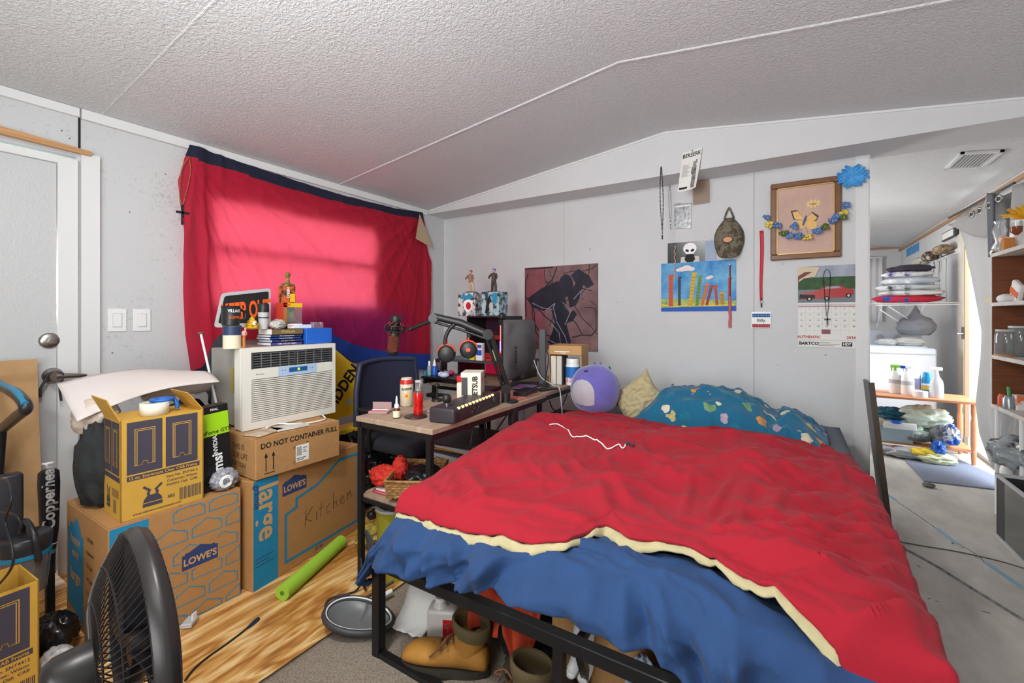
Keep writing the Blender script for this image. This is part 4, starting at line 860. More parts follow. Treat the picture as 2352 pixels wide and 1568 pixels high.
# black panel leaning on the wall end behind the bed
t = thing('leaning_panel', 'narrow black board with dark wood edge leaning at the end of the back wall', 'panel', (3.35, 3.2, 0))
Mq = frame((3.350, 3.10, 0.002), (0, 1, 0), (-.098, 0, .995))
MB().b2((0, 0, -.0), (.25, .83, .018), M_blk2, .003, Mq).build('board', t)
MB().b2((-.008, 0, -.004), (-.0005, .84, .022), mat('dark_wood_edge', (70, 56, 44), .5), 0, Mq).build('edge_frame', t)
# ------------------------------------------------------------------ hung red sheet over the window
m = mat('red_magenta_sheet', (196, 20, 60), .85); nt = m.node_tree; N = nt.nodes; L = nt.links; bb = N['Principled BSDF']; out = N['Material Output']
tc = N.new('ShaderNodeTexCoord'); sx = N.new('ShaderNodeSeparateXYZ'); L.new(tc.outputs['Object'], sx.inputs[0])
gr = N.new('ShaderNodeMath'); gr.operation = 'MULTIPLY_ADD'; gr.inputs[1].default_value = -.62; gr.inputs[2].default_value = .12; L.new(sx.outputs[2], gr.inputs[0])
ry = N.new('ShaderNodeMapRange'); ry.inputs[1].default_value = -.7; ry.inputs[2].default_value = -.05; ry.interpolation_type = 'SMOOTHSTEP'; L.new(sx.outputs[1], ry.inputs[0])
re = N.new('ShaderNodeMapRange'); re.inputs[1].default_value = .95; re.inputs[2].default_value = .45; re.interpolation_type = 'SMOOTHSTEP'; L.new(sx.outputs[1], re.inputs[0])
rz_ = N.new('ShaderNodeMapRange'); rz_.inputs[1].default_value = .62; rz_.inputs[2].default_value = .38; rz_.interpolation_type = 'SMOOTHSTEP'; L.new(sx.outputs[2], rz_.inputs[0])
k1 = N.new('ShaderNodeMath'); k1.operation = 'MULTIPLY'; L.new(ry.outputs[0], k1.inputs[0]); L.new(re.outputs[0], k1.inputs[1])
k2 = N.new('ShaderNodeMath'); k2.operation = 'MULTIPLY'; L.new(k1.outputs[0], k2.inputs[0]); L.new(rz_.outputs[0], k2.inputs[1])
cr = N.new('ShaderNodeValToRGB'); cr.color_ramp.elements[0].color = rgb(204, 30, 62); cr.color_ramp.elements[1].color = rgb(168, 24, 108); L.new(k2.outputs[0], cr.inputs[0])
nz = N.new('ShaderNodeTexNoise'); nz.inputs['Scale'].default_value = 220; nz.inputs['Detail'].default_value = 3; L.new(tc.outputs['Object'], nz.inputs['Vector'])
mxx = N.new('ShaderNodeMix'); mxx.data_type = 'RGBA'; mxx.blend_type = 'OVERLAY'; mxx.inputs[0].default_value = .35; L.new(cr.outputs[0], mxx.inputs[6]); L.new(nz.outputs[0], mxx.inputs[7])
L.new(mxx.outputs[2], bb.inputs['Base Color'])
tl = N.new('ShaderNodeBsdfTranslucent'); ms = N.new('ShaderNodeMixShader'); ms.inputs[0].default_value = .45
gm = N.new('ShaderNodeMix'); gm.data_type = 'RGBA'; gm.inputs[0].default_value = .14; gm.inputs[7].default_value = (1, .55, .7, 1); L.new(mxx.outputs[2], gm.inputs[6]); L.new(gm.outputs[2], tl.inputs[0])
L.new(bb.outputs[0], ms.inputs[1]); L.new(tl.outputs[0], ms.inputs[2]); L.new(ms.outputs[0], out.inputs[0])
M_sheet = m
M_navy2 = mat('navy_sheet_band', (24, 28, 52), .9); M_royal = mat('royal_blue_band', (20, 60, 150), .85); M_lining = mat('beige_lining', (196, 170, 140), .9)
TOP = [(1.15, 2.165), (1.7, 2.135), (2.2, 2.12), (2.7, 2.13), (3.02, 2.16)]
LEFTY = [(0.78, 1.15), (1.1, 1.12), (1.5, 1.11), (1.95, 1.09), (2.17, 1.15)]
RIGHTY = [(0.70, 3.09), (1.1, 3.10), (1.5, 3.13), (1.75, 3.14), (1.9, 3.07), (2.17, 3.03)]
BOT = [(1.09, .80), (1.2, .82), (1.28, .93), (1.38, 1.06), (1.5, 1.06), (1.8, 1.02), (2.05, .97), (2.25, .86), (2.5, .79), (2.8, .74), (3.14, .70)]
def sheet(u, v):
    z_ = 2.165-(2.165-.8)*v
    yl, yr = lerp_pts(LEFTY, z_), lerp_pts(RIGHTY, z_); y = yl+(yr-yl)*u
    zt, zb = lerp_pts(TOP, y), lerp_pts(BOT, y); z = zt+(zb-zt)*v
    n1 = noise.noise(Vector((y*1.3, z*1.1, 2)))
    # swags radiate from the two pinned corners
    a1 = math.atan2(2.17-z, y-1.10+.02); r1 = math.hypot(y-1.1, 2.17-z); a2 = math.atan2(2.17-z, 3.08-y); r2 = math.hypot(3.08-y, 2.17-z)
    f = .020*ridge(a1*5.0+n1*.6, r1*.5, 3)*min(1, r1*1.5)*max(0, 1-r1*.45)+.020*ridge(a2*5.2+n1*.5, r2*.5, 9)*min(1, r2*1.5)*max(0, 1-r2*.5)
    f += .016*ridge(y*3+z*1.2+n1, z*.7, 31)*(.3+.7*v)+.03*sstep(.15, .0, u)*ridge(y*9, z*.6, 5)+.006*ridge(y*9+z*3, z*4, 41)
    bulge = .05*sstep(.5, 1, v)*(.5+.5*math.sin(y*2.2))
    return Vector((.024+f*1.35+bulge, y, z))
t = thing('red_sheet', 'large red and magenta sheet with navy top band hung over the window', 'hanging sheet', (.03, 2.1, .75))
def mfm(u, v):
    if v < .052+.012*math.sin(u*6): return M_navy2
    if v > .90 and u > .36: return M_royal
    if v > .93 and u < .1: return M_navy2
    return M_sheet
MB().grid(sheet, 200, 120, M_sheet, mf=mfm).build('sheet_cloth', t, fix=False)
q = [at_x(964, 492, .055), at_x(994, 570, .075), at_x(955, 548, .085), at_x(960, 515, .08)]
MB().add(q, [(0, 1, 2, 3)], M_lining).build('folded_corner', t, solid=.004)
pa, pb = at_x(428, 368, .065), at_x(419, 470, .075)
t = thing('cross_necklace', 'wooden bead cross necklace hung on the left edge of the red sheet', 'necklace', (pb.x, pb.y, pb.z-.1))
MB().tube(smooth_path([pa+Vector((0, .012, .02)), pa+Vector((.0, -.022, -.06)), pb+Vector((0, -.012, .05)), pb, pb+Vector((0, .014, .05)), pa+Vector((0, .02, -.06)), pa+Vector((0, .012, .02))]), .003, mat('wood_bead', (150, 90, 50), .5, var=.5, vs=120), 6).build('cord', t)
MB().b2((pb.x-.003, pb.y-.006, pb.z-.11), (pb.x+.005, pb.y+.006, pb.z), M_ink, .001).b2((pb.x-.003, pb.y-.030, pb.z-.05), (pb.x+.005, pb.y+.032, pb.z-.037), M_ink, .001).build('cross', t)

# ------------------------------------------------------------------ moving boxes
M_lw = mat('kraft_moving_box', (178, 130, 78), .85, var=.05, vs=30, bump=.05, bs=120)
M_lb = mat('printed_blue', (24, 132, 178), .8); M_nv = mat('printed_navy', (44, 62, 110), .8); M_kp = mat('print_kraft_light', (206, 160, 106), .85)
def house(b, x, y, w_, h, m, M, z=.001): # the navy gabled badge
    b.poly([(x-w_/2, y-h*.5), (x+w_/2, y-h*.5), (x+w_/2, y+h*.22), (x+w_*.42, y+h*.22), (x+w_*.42, y+h*.30), (x+w_*.30, y+h*.30), (x, y+h*.5), (x-w_*.30, y+h*.30), (x-w_*.42, y+h*.30), (x-w_*.42, y+h*.22), (x-w_/2, y+h*.22)], m, M, z)
def gable(x, y, w_, h): return [(x-w_/2, y-h*.5), (x-w_/2, y+h*.1), (x-w_*.40, y+h*.1), (x-w_*.40, y+h*.22), (x-w_*.30, y+h*.22), (x, y+h*.5), (x+w_*.30, y+h*.22), (x+w_*.40, y+h*.22), (x+w_*.40, y+h*.1), (x+w_/2, y+h*.1), (x+w_/2, y-h*.5)]
def boxtop(b, x0, x1, y0, y1, z):
    b.b2((x0+.002, y0+.002, z), (x1-.001, (y0+y1)/2-.002, z+.004), M_lw).b2((x0+.002, (y0+y1)/2+.002, z), (x1-.001, y1-.002, z+.004), M_lw)
# box one, nearest the fan
X0, X1, Y0, Y1, H = .43, .887, .562, 1.003, .458
t = thing('moving_box', 'large cardboard moving box with blue house outline pattern, nearest the fan', 'box', ((X0+X1)/2, (Y0+Y1)/2, 0), 0, 'printed blue and kraft moving boxes')
b = MB().b2((X0, Y0, 0), (X1, Y1, H), M_lw, .003); boxtop(b, X0, X1, Y0, Y1, H-.001)
Mf = frame((X1, Y0, 0), (0, 1, 0), (0, 0, 1)); Wd, Hd = Y1-Y0, H
b.rect(.003, 0, .115, Hd-.005, M_lb, Mf)
xx = .17
for r_ in range(6):
    for c_ in range(3):
        cx, cy = .185+c_*.125+(.062 if r_ % 2 else 0), .02+r_*.083
        P = [(min(max(px_, .12), Wd-.004), min(max(py_, .004), Hd-.006)) for px_, py_ in gable(cx, cy, .108, .062)]
        if cx-.05 < Wd-.012 and not (2 <= r_ <= 3 and 1 <= c_ <= 1 and False): b.stroke(P, .0035, M_lb, Mf, .0006, closed=True)
b.rect(.215, .195, .355, .285, M_lw, Mf, .001); house(b, .285, .245, .128, .082, M_nv, Mf, .0014); b.text("LOWE'S", .037, M_kp, Mf, .285, .232, 0, .03, .92, .002)
Ms = frame((X0, Y0, 0), (1, 0, 0), (0, 0, 1)); Wd = X1-X0
b.poly([(.02, .07), (.02, .37), (.05, .37), (.05, .39), (.08, .39), (.13, .42), (.17, .38), (.17, .36), (.2, .36), (.2, .03)], M_lb, Ms, .0006)
b.text('happy', .045, M_kp, Ms, .11, .33, 0, .02, 1, .0012).text('easy', .045, M_kp, Ms, .11, .28, 0, .02, 1, .0012).text('large', .06, M_kp, Ms, .11, .19, 0, .03, 1, .0012)
for k, s_ in enumerate(('1. STACK', '2. Bottoms', '3. Tops', '4. Tape', '5. Label')): b.text(s_, .020, M_ink, Ms, .27, .37-k*.05, 0, .01, 1, .0012)
b.build('carton', t, fix=False)
# box two, further along the wall (KITCHEN written on it)
c2 = Vector((.665, 1.325, 0)); t = thing('moving_box', 'large cardboard moving box with Kitchen handwritten on its side', 'box', c2, math.radians(8.5), 'printed blue and kraft moving boxes')
Wd, Dp, Hd = .650, .42, .478
b = MB().box((0, 0, Hd/2), (Dp, Wd, Hd), M_lw, .003); b.box((0, -.11, Hd), (Dp, .20, .004), M_lw).box((0, .11, Hd), (Dp, .20, .004), M_lw)
Mf = frame((Dp/2, -Wd/2, 0), (0, 1, 0), (0, 0, 1))
b.rect(.003, 0, .125, Hd, M_lb, Mf)
b.text('large', .135, M_kp, Mf, .072, Hd-.15, -PI/2, .02, .95, .0012).text('grande', .040, M_nv, Mf, .020, Hd-.07, -PI/2, .01, 1, .0012)
for k in range(3): b.rect(.012, .10+k*.016, .10-.02*(k % 2), .103+k*.016, M_nv, Mf, .001)
house(b, .215, Hd-.075, .135, .082, M_nv, Mf, .0012); b.text("LOWE'S", .038, M_kp, Mf, .215, Hd-.088, 0, .03, .92, .002)
O_ = [(.165, .05), (.165, .270), (.225, .285), (.225, .325), (.30, .340), (.36, .355), (.50, .432), (.635, .425), (.635, .05)]
b.stroke(O_, .013, M_lb, Mf, .001, closed=True)
KIT = [([(.28, .25), (.275, .17)], ), ([(.32, .25), (.278, .205), (.32, .175)], ), ([(.345, .215), (.345, .175)], ), ([(.375, .25), (.37, .18)], ), ([(.36, .22), (.39, .225)], ), ([(.43, .225), (.41, .21), (.41, .185), (.43, .18)], ), ([(.455, .265), (.455, .185)], ), ([(.455, .21), (.475, .222), (.482, .19)], ), ([(.505, .208), (.53, .215), (.52, .232), (.503, .215), (.51, .19), (.535, .195)], ), ([(.555, .235), (.555, .195)], ), ([(.555, .22), (.575, .237), (.582, .20)], )]
for (q,) in KIT: b.stroke(q, .0025, mat('marker_ink', (70, 50, 40), .7), Mf, .0012)
b.text('#1100', .020, M_nv, Mf, .36, .028, 0, .01, 1, .0012)
b.build('carton', t, fix=False, local=True)
# container box on top of both
t = thing('shipping_box', 'shipping box marked DO NOT CONTAINER FULL stacked on the moving boxes', 'box', (.72, 1.26, .483))
X0, X1, Y0, Y1, Z0, Z1 = .48, .925, 1.045, 1.470, .483, .662
b = MB().b2((X0, Y0, Z0), (X1, Y1, Z1), M_kraft, .003).b2((X0, Y0+.002, Z1), (X1-.001, (Y0+Y1)/2, Z1+.003), M_kraft).b2((X0, (Y0+Y1)/2+.003, Z1), (X1-.001, Y1-.002, Z1+.003), M_kraft)
Mf = frame((X1, Y0, Z0), (0, 1, 0), (0, 0, 1))
b.text('DO NOT CONTAINER FULL', .0335, M_ink, Mf, .215, .143, 0, .02, .93, .0012)
for x in (.045, .078): b.rect(x-.002, .03, x+.002, .095, M_ink, Mf, .001).poly([(x-.008, .090), (x+.008, .090), (x, .112)], M_ink, Mf, .0012)
b.rect(.036, .018, .087, .021, M_ink, Mf, .001)
b.rect(.185, .030, .252, .108, M_paper, Mf, .0012)
for k in range(12): b.rect(.190, .060+k*.0035, .215, .0615+k*.0035, M_ink, Mf, .0016)
for k, (x, y, w_) in enumerate(((.222, .09, .02), (.222, .07, .018), (.19, .045, .045), (.19, .037, .035), (.222, .08, .012))): b.rect(x, y, x+w_, y+.003, M_ink, Mf, .0016)
for x, y in ((.176, .035), (.176, .105), (.24, .115)): b.stroke([(x, y), (x+.012, y)], .002, M_ink, Mf).stroke([(x, y-.01), (x, y)], .002, M_ink, Mf)
Ms = frame((X0, Y0, Z0), (1, 0, 0), (0, 0, 1))
for k, s_ in enumerate(('THIS IS', 'YOUR LIFE', 'PORTION')): b.text(s_, .034-.004*(k == 2), mat('print_brown', (84, 56, 36), .8), Ms, .30, .13-k*.04, 0, .0, 1, .0012)
b.build('carton', t, fix=False)
# papers on that box
for k, (x, y, w_, d_, rz_k, lab, mm) in enumerate(((.85, 1.12, .10, .14, .3, 'folded magazine with tan cover on the shipping box, leftmost', mat('magazine_print', (214, 200, 176), .6, col2=(150, 110, 80), vs=22)), (.86, 1.24, .09, .15, -.1, 'plain printed leaflet lying on the shipping box beside the magazine', mat('leaflet_print', (226, 222, 214), .7, col2=(180, 176, 170), vs=30)))):
    b = MB().box((x, y, .669+.0025), (w_, d_, .007), mm, .001, rz=rz_k); one('magazine' if k == 0 else 'leaflet', b, lab, 'paper', (x, y, .6655), None)
one('appliance_cable', MB().tube(smooth_path([(.84, 1.14, .685), (.80, 1.22, .682), (.86, 1.30, .672), (.87, 1.42, .672), (.80, 1.46, .676)]), .004, M_wht, 8), 'white appliance cord lying on the shipping box under the air conditioner', 'cord', (.84, 1.3, .668))
# ------------------------------------------------------------------ air conditioner
AX, AY0, AY1, AZ0, AZ1 = .755, 1.075, 1.570, .668, 1.052
t = thing('air_conditioner', 'white window air conditioner standing on the cardboard boxes', 'air conditioner', (AX-.15, (AY0+AY1)/2, AZ0))
M_ac = mat('cream_appliance_plastic', (226, 222, 212), .45, bump=.03); M_acg = mat('grey_sheet_metal', (160, 158, 152), .5, metal=.3, var=.08, vs=14)
MB().b2((AX-.33, AY0+.015, AZ0+.01), (AX-.06, AY1-.015, AZ1-.008), M_acg, .004).build('casing', t)
Mf = frame((AX, AY0, AZ0), (0, 1, 0), (0, 0, 1)); W_, H_ = AY1-AY0, AZ1-AZ0
b = MB(); b.b2((AX-.075, AY0, AZ0), (AX-.012, AY1, AZ1), M_ac, .004)
for (a0, b0, a1, b1) in ((0, 0, .040, H_), (W_-.018, 0, W_, H_), (.040, 0, W_-.018, .035), (.040, H_-.022, W_-.018, H_), (.040, .235, W_-.018, .285)): b.b2((a0, b0, -.012), (a1, b1, 0), M_ac, 0, Mf)
b.build('front_panel', t)
b = MB().b2((.040, .285, -.0125), (W_-.018, H_-.022, -.008), mat('vent_dark', (34, 36, 38), .6), 0, Mf)
for k in range(6): b.box((W_/2+.01, .295+k*.012, -.004), (W_-.07, .0028, .008), mat('vent_grey', (110, 112, 114), .5), M=Mf)
for x in (.045, W_*.52, W_-.028): b.box((x, .322, -.003), (.010, .076, .008), M_dgrey, M=Mf)
for k in range(8): b.box((.09+k*.046, .322, -.005), (.003, .07, .006), MATS['vent_grey'], M=Mf)
b.build('air_outlet', t)
b = MB().b2((.040, .035, -.0125), (W_-.018, .235, -.009), MATS['vent_dark'], 0, Mf)
for k in range(21): b.box((W_/2+.010, .041+k*.0094, -.004), (W_-.060, .0058, .009), M_ac, M=Mf)
b.build('intake_grille', t)
b = MB().rect(.17, .236, .38, .284, mat('control_pale_blue', (176, 200, 228), .4), Mf, .001).rect(.225, .252, .325, .275, mat('control_dark_blue', (30, 90, 150), .3), Mf, .002).rect(.27, .258, .282, .270, mat('display_green', (190, 230, 60), .4, emit=(170, 230, 50), es=.6), Mf, .003).text('Kenmore', .010, M_dgrey, Mf, .08, .258, 0, 0, 1, .001)
for x in (.19, .205, .34, .355): b.ell(x, .264, .004, .004, mat('button_grey', (130, 150, 180), .5), Mf, .002, 10)
b.rect(.43, .24, .475, .282, mat('worn_sticker', (226, 226, 220), .6), Mf, .001).build('control_panel', t, fix=False)
Ms = frame((AX-.33, AY0+.014, AZ0), (1, 0, 0), (0, 0, 1)); MB().rect(.20, .17, .225, .29, mat('olive_label', (150, 140, 60), .6), Ms, .001).build('side_label', t, fix=False)
# two white rods and dark bags behind
for k, (pa, pb, lab) in enumerate(((at_x(513, 998, .60), at_x(461, 765, .30), 'white leaning rod with small hook at its top, left of the air conditioner'), (at_x(520, 990, .585), at_x(478, 862, .34), 'second white leaning rod, close behind the hooked one'))):
    b = MB().cyl(pa, pb, .006, M_wht, n=8)
    if k == 0: b.sph(pb, (.012, .016, .008), mat('rusty_hook', (120, 96, 84), .7), 10, 6)
    one('curtain_rod', b, lab, 'rod', pa, 'white rods leaning behind the boxes')
cloth_wad('dark_curtain', 'dark grey cloth bunched on the left side of the air conditioner', (.28, 1.24, .86), (.10, .10, .24), mat('charcoal_cloth', (52, 54, 60), .9, bump=.2), 4, .18)
cloth_wad('black_bag', 'black bag stuffed between the shipping box and the wall', (.25, 1.05, .55), (.16, .12, .22), mat('black_nylon', (30, 32, 36), .5, bump=.3, bs=20), 14, .2)
# ------------------------------------------------------------------ tall yellow carton
M_gold = mat('mustard_carton', (206, 160, 62), .75, var=.05, vs=12); M_pr = mat('carton_print_slate', (66, 62, 76), .75)
def carton(nm, lab, c, w_, d_, h, rz, flaps, mirror=False):
    t = thing(nm, lab, 'box', c, rz, 'mustard printed cartons'); b = MB()
    for sx_, sy_, dx, dy in ((d_, .004, 0, -w_/2+.002), (d_, .004, 0, w_/2-.002), (.004, w_, -d_/2+.002, 0), (.004, w_, d_/2-.002, 0)): b.box((dx, dy, h/2), (sx_, sy_, h), M_gold)
    b.box((0, 0, .003), (d_-.006, w_-.006, .005), M_gold); b.box((0, 0, h-.006), (d_-.010, w_-.010, .003), M_gold) if flaps == 2 else None
    Mf = frame((d_/2, -w_/2, 0), (0, 1, 0), (0, 0, 1)); Ms = frame((-d_/2, -w_/2, 0), (1, 0, 0), (0, 0, 1))
    for (F, ww, n) in ((Mf, w_, 2), (Ms, d_, 2)):
        pw = (ww-.05)/2 if ww > .2 else (ww-.022)/2; g = .018 if ww > .2 else .007
        for k in range(2):
            x = g+k*(pw+g*.6); y0, y1 = h*.45, h*.975
            b.rect(x, y0, x+pw, y1, M_pr, F); i_ = pw*.22
            for e_ in (0, .006): b.stroke([(x+i_+e_, y0+.030), (x+pw*.42, y0+.030), (x+pw*.45, y0+.042), (x+pw*.55, y0+.042), (x+pw*.58, y0+.030), (x+pw-i_-e_, y0+.030), (x+pw-i_-e_, y1-.028-e_), (x+i_+e_, y1-.028-e_)], .0024, M_gold, F, .0012, closed=True)
        b.rect(g, h*.385, ww-g*.8, h*.435, M_pr, F)
        if ww > .2: b.text('12 oz. Entremont Clear CAB Fronts', .0155, M_gold, F, ww/2, h*.41, 0, .02, .95, .0014)
        sc = ww/.26; bx_ = ww*.36 if ww > .2 else ww*.3; s2 = .62 if ww < .2 else 1
        for sg in (-1, 1): b.stroke([(bx_+sg*.010*s2, h*.18), (bx_+sg*.014*s2, h*.22), (bx_+sg*.010*s2, h*.25), (bx_+sg*.026*s2, h*.29)], .008*s2, M_pr, F, .001)
        b.poly([(bx_-.03*s2, h*.13), (bx_+.03*s2, h*.13), (bx_+.026*s2, h*.165), (bx_+.016*s2, h*.2), (bx_-.016*s2, h*.2), (bx_-.026*s2, h*.165)], M_pr, F, .0012).rect(bx_-.03*s2, h*.085, bx_+.03*s2, h*.12, M_pr, F, .001)
        if ww > .2:
            for k, s_ in enumerate(('Item No. ENT4412', 'Customer: Wilson', 'FINISH: Oak  CAB')): b.text(s_, .0135, M_pr, F, ww*.72, h*(.345-k*.045), 0, .01, 1, .001)
            for k in range(18): b.rect(ww*.68+k*.0042, h*.06, ww*.68+k*.0042+(.0012+.0012*(k*7 % 3 > 0)), h*.19, M_pr, F, .001)
            b.text('582', .016, M_pr, F, ww*.58, h*.13, 0, .02, 1, .001).text('www.cabinet-components.com', .012, M_pr, F, ww*.42, h*.04, 0, .01, 1, .001)
        else:
            b.rect(ww*.52, h*.22, ww*.9, h*.30, mat('print_faint', (150, 112, 50), .8), F, .001)
            for k in range(9): b.rect(ww*.60+k*.0035, h*.06, ww*.60+k*.0035+.0016, h*.19, M_pr, F, .001)
    b.build('carton', t, fix=False, local=True)
    if flaps:
        for (hx, hy, rot, lw, ln, sgn) in ((0, -w_/2, 0, d_, .10, -1), (0, w_/2, 0, d_, .10, 1)):
            ang = -1.15 if sgn < 0 else 1.05
            f = MB().box((0, 0, .045), (d_-.008, .003, .09), M_gold, M=TR((hx, hy, h), 0, .62 if sgn > 0 else .42)); f.build('flap', t, local=True)
    return t
carton('printed_carton', 'tall mustard carton printed with slate cabinet doors, open top holding tape', (.780, .735, .462), .262, .185, .362, math.radians(-2), 2)
b = MB().lathe((.80, .725, .8205), [(.026, 0), (.046, 0), (.046, .046), (.026, .046), (.026, 0)], mat('masking_tape_roll', (226, 222, 206), .6), 32, cap=False); one('tape_roll', b, 'roll of white masking tape resting in the open mustard carton', 'tape', (.80, .725, .8205))
b = MB().lathe((.785, .755, .867), [(.024, 0), (.040, 0), (.040, .010), (.024, .010), (.024, 0)], mat('blue_tape', (30, 100, 190), .5), 28, cap=False).tube(smooth_path([(.79, .79, .873), (.80, .80, .85), (.80, .80, .83)]), .008, MATS['blue_tape'], 6); one('blue_tape_roll', b, 'blue painters tape on top of the white tape roll', 'tape', (.785, .755, .867))
# rolled paper sheets
b = MB()
def pr(u, v):
    return Vector((.40+.25*v-.03*math.sin(u*2), .54+u*.50, .86+.03*math.sin(u*3.4)+.07*(1-v)+.05*math.sin(v*2.2)*u-.05*v*(1-u)))
b.grid(pr, 24, 12, mat('off_white_poster_paper', (222, 212, 208), .7)); one('poster_paper', b, 'large off white paper sheets spread behind the mustard carton', 'paper', (.5, .8, .85), solid=.003)
b = MB()
for k in range(3):
    b.grid(lambda u, v, k=k: Vector((.47+.038*(1+.1*k)*math.cos(u*5.6+k)-.05*v, .80+v*.28, .872+.038*(1+.1*k)*math.sin(u*5.6+k))), 24, 2, MATS['off_white_poster_paper'])
one('paper_roll', b, 'loose roll of off white poster paper ending beside the graphics card box', 'paper', (.45, .95, .84), solid=.002)
cloth_wad('backpack', 'black and grey bag standing behind the mustard carton', (.59, .625, .62), (.105, .075, .20), mat('charcoal_canvas', (44, 46, 48), .9, bump=.3, bs=50), 3, .17)
cloth_wad('beige_garment', 'beige garment stuffed on top of the black bag', (.55, .62, .80), (.085, .07, .075), mat('beige_cotton', (206, 190, 176), .9), 13, .22)
# graphics card box
t = thing('graphics_card_box', 'black graphics card box with lime green band standing behind the mustard carton', 'box', (.80, .945, .462), 0)
Mg = TR((.80, .945, .462), 0, math.radians(4)) ; b = MB().box((0, 0, .18), (.055, .115, .36), mat('box_gloss_black', (24, 24, 26), .35), .001, Mg @ TR((0, 0, 0)))
Mf = Mg @ frame((.0275, -.0575, 0), (0, 1, 0), (0, 0, 1)); b.rect(.002, .235, .113, .33, mat('lime_green_print', (160, 215, 20), .5), Mf)
b.text('GeForce GTX', .022, M_ink, Mf, .058, .25, 0, .02, 1, .0012).text('msi', .056, M_wht, Mf, .060, .118, PI/2, .03, 1, .0012).text('NVIDIA', .024, M_wht, Mf, .055, .195, PI/2, .02, 1, .0012).text('REAL', .014, M_wht, Mf, .06, .345, 0, .01, 1, .0012)
b.build('carton', t, fix=False)
t = thing('plastic_bag', 'grey plastic bag with a coiled white cable, on the moving box beside the carton', 'bag', (.80, .965, .462)); t.location = (.845, .955, .462)
MB().sph((.850, .955, .505), (.036, .055, .043), mat('grey_film_bag', (150, 150, 158), .25, bump=.6, bs=30), 36, 24, amp=.3, freq=2.4, seed=6, ridge=True, flat=.95).build('bag_film', t)
MB().tube([(.884+.002*k % .004, .945+.026*math.cos(k*.5)*(1-k*.008), .505+.026*math.sin(k*.5)*(1-k*.008)) for k in range(50)], .003, M_wht, 6).build('coiled_cable', t)
# ------------------------------------------------------------------ items on the air conditioner
TZ = AZ1+.0005
def bx(name, lab, px, py, X, sy, sx_, sz, m, z=None, rz=0, cat='box', grp=None, bev=.0015):
    p = at_x(px, py, X); z = p.z if z is None else z
    return one(name, MB().box((X, p.y, z+sz/2), (sx_, sy, sz), m, bev, rz=rz), lab, cat, (X, p.y, z), grp)
AXC = .62
spines = [((118, 96, 60), .030, 'brown spined book with gold lettering, topmost of the stack on the air conditioner'), ((36, 52, 110), .012, 'thin navy paperback, second in the stack on the air conditioner'), ((30, 66, 130), .012, 'blue paperback, third in the stack on the air conditioner'), ((52, 48, 100), .014, 'indigo paperback, fourth in the stack on the air conditioner'), ((70, 64, 130), .016, 'violet paperback at the bottom of the stack on the air conditioner')]
z = TZ
yb = at_x(645, 780, AXC).y
for k, (c_, h_, lab) in reversed(list(enumerate(spines))):
    t = thing('paperback_book', lab, 'book', (AXC, yb-.005*(k % 3), z), 0, 'paperbacks stacked on the air conditioner')
    y0 = -.085+.004*(k % 2)
    MB().box((0, 0, h_/2), (.125, .165, h_-.003), M_paper).build('pages', t, local=True)
    b = MB().box((.0015, 0, h_-.001), (.128, .168, .002), mat('cover_%d' % k, c_, .5)).box((.0015, 0, .001), (.128, .168, .002), MATS['cover_%d' % k]).box((.064, 0, h_/2), (.003, .168, h_), MATS['cover_%d' % k])
    Mf = frame((.0656, -.084, 0), (0, 1, 0), (0, 0, 1)); b.text(('BATMAN', 'The Collected Novels', 'Volume Two Edition', 'Starlight Graphic', 'OAK VALLEY HIGH')[k].replace('BATMAN', 'THALIA'), h_*.62, mat('gold_foil', (200, 180, 120), .5) if k in (0, 3) else M_wht, Mf, .084, h_/2, 0, .01, 1.2, .0006)
    b.build('cover', t, fix=False, local=True); z += h_+.0002
STZ = z
b = MB().box((AXC-.02, at_x(714, 770, AXC).y, TZ+.042), (.20, .155, .084), mat('cobalt_blue_board', (28, 96, 196), .6, var=.2, vs=90), .002); one('blue_box', b, 'cobalt blue box on the right end of the air conditioner', 'box', (AXC-.02, at_x(714, 770, AXC).y, TZ))
BT = TZ+.0845
def lathe_at(name, lab, cat, px, X, z, prof, m, n=24, parts=(), grp=None):
    y = at_x(px, 700, X).y; t = thing(name, lab, cat, (X, y, z), 0, grp)
    MB().lathe((0, 0, 0), prof, m, n).build('body', t, local=True)
    for nm, pr_, mm in parts: MB().lathe((0, 0, 0), pr_, mm, n).build(nm, t, local=True)
    return t
t = lathe_at('coffee_tin', 'cream and navy tin under the black cup on the air conditioner', 'tin', 533, .70, TZ, [(.037, 0), (.037, .10)], M_cream, parts=(('navy_band', [(.0375, .062), (.0375, .10)], mat('navy_print', (40, 56, 96), .5)), ('lid', [(.038, .10), (.038, .106), (.02, .107)], M_dgrey)))
t = lathe_at('black_mug', 'black printed cup stacked on the cream tin', 'cup', 530, .70, TZ+.1075, [(.036, 0), (.039, .09), (.036, .09), (.033, .004)], M_black)
y = at_x(530, 700, .70).y
MB().tube(smooth_path([(0, .036, .02), (.0, .062, .03), (0, .064, .06), (0, .038, .075)]), .006, M_black, 8).build('handle', t, local=True)
b = MB()
for k, (s_, z_, m_, sz_) in enumerate((('VILLAGE', .066, M_wht, .019), ('COFFEE', .036, M_orange, .017))):
    vs, fs = text_mesh(s_, .02)
    b.add([((.0385+.001)*math.cos(v.x*sz_*.8/.038), (.0395)*math.sin(v.x*sz_*.8/.038), z_+v.y*sz_) for v in vs], fs, m_)
b.build('lettering', t, local=True, fix=False)
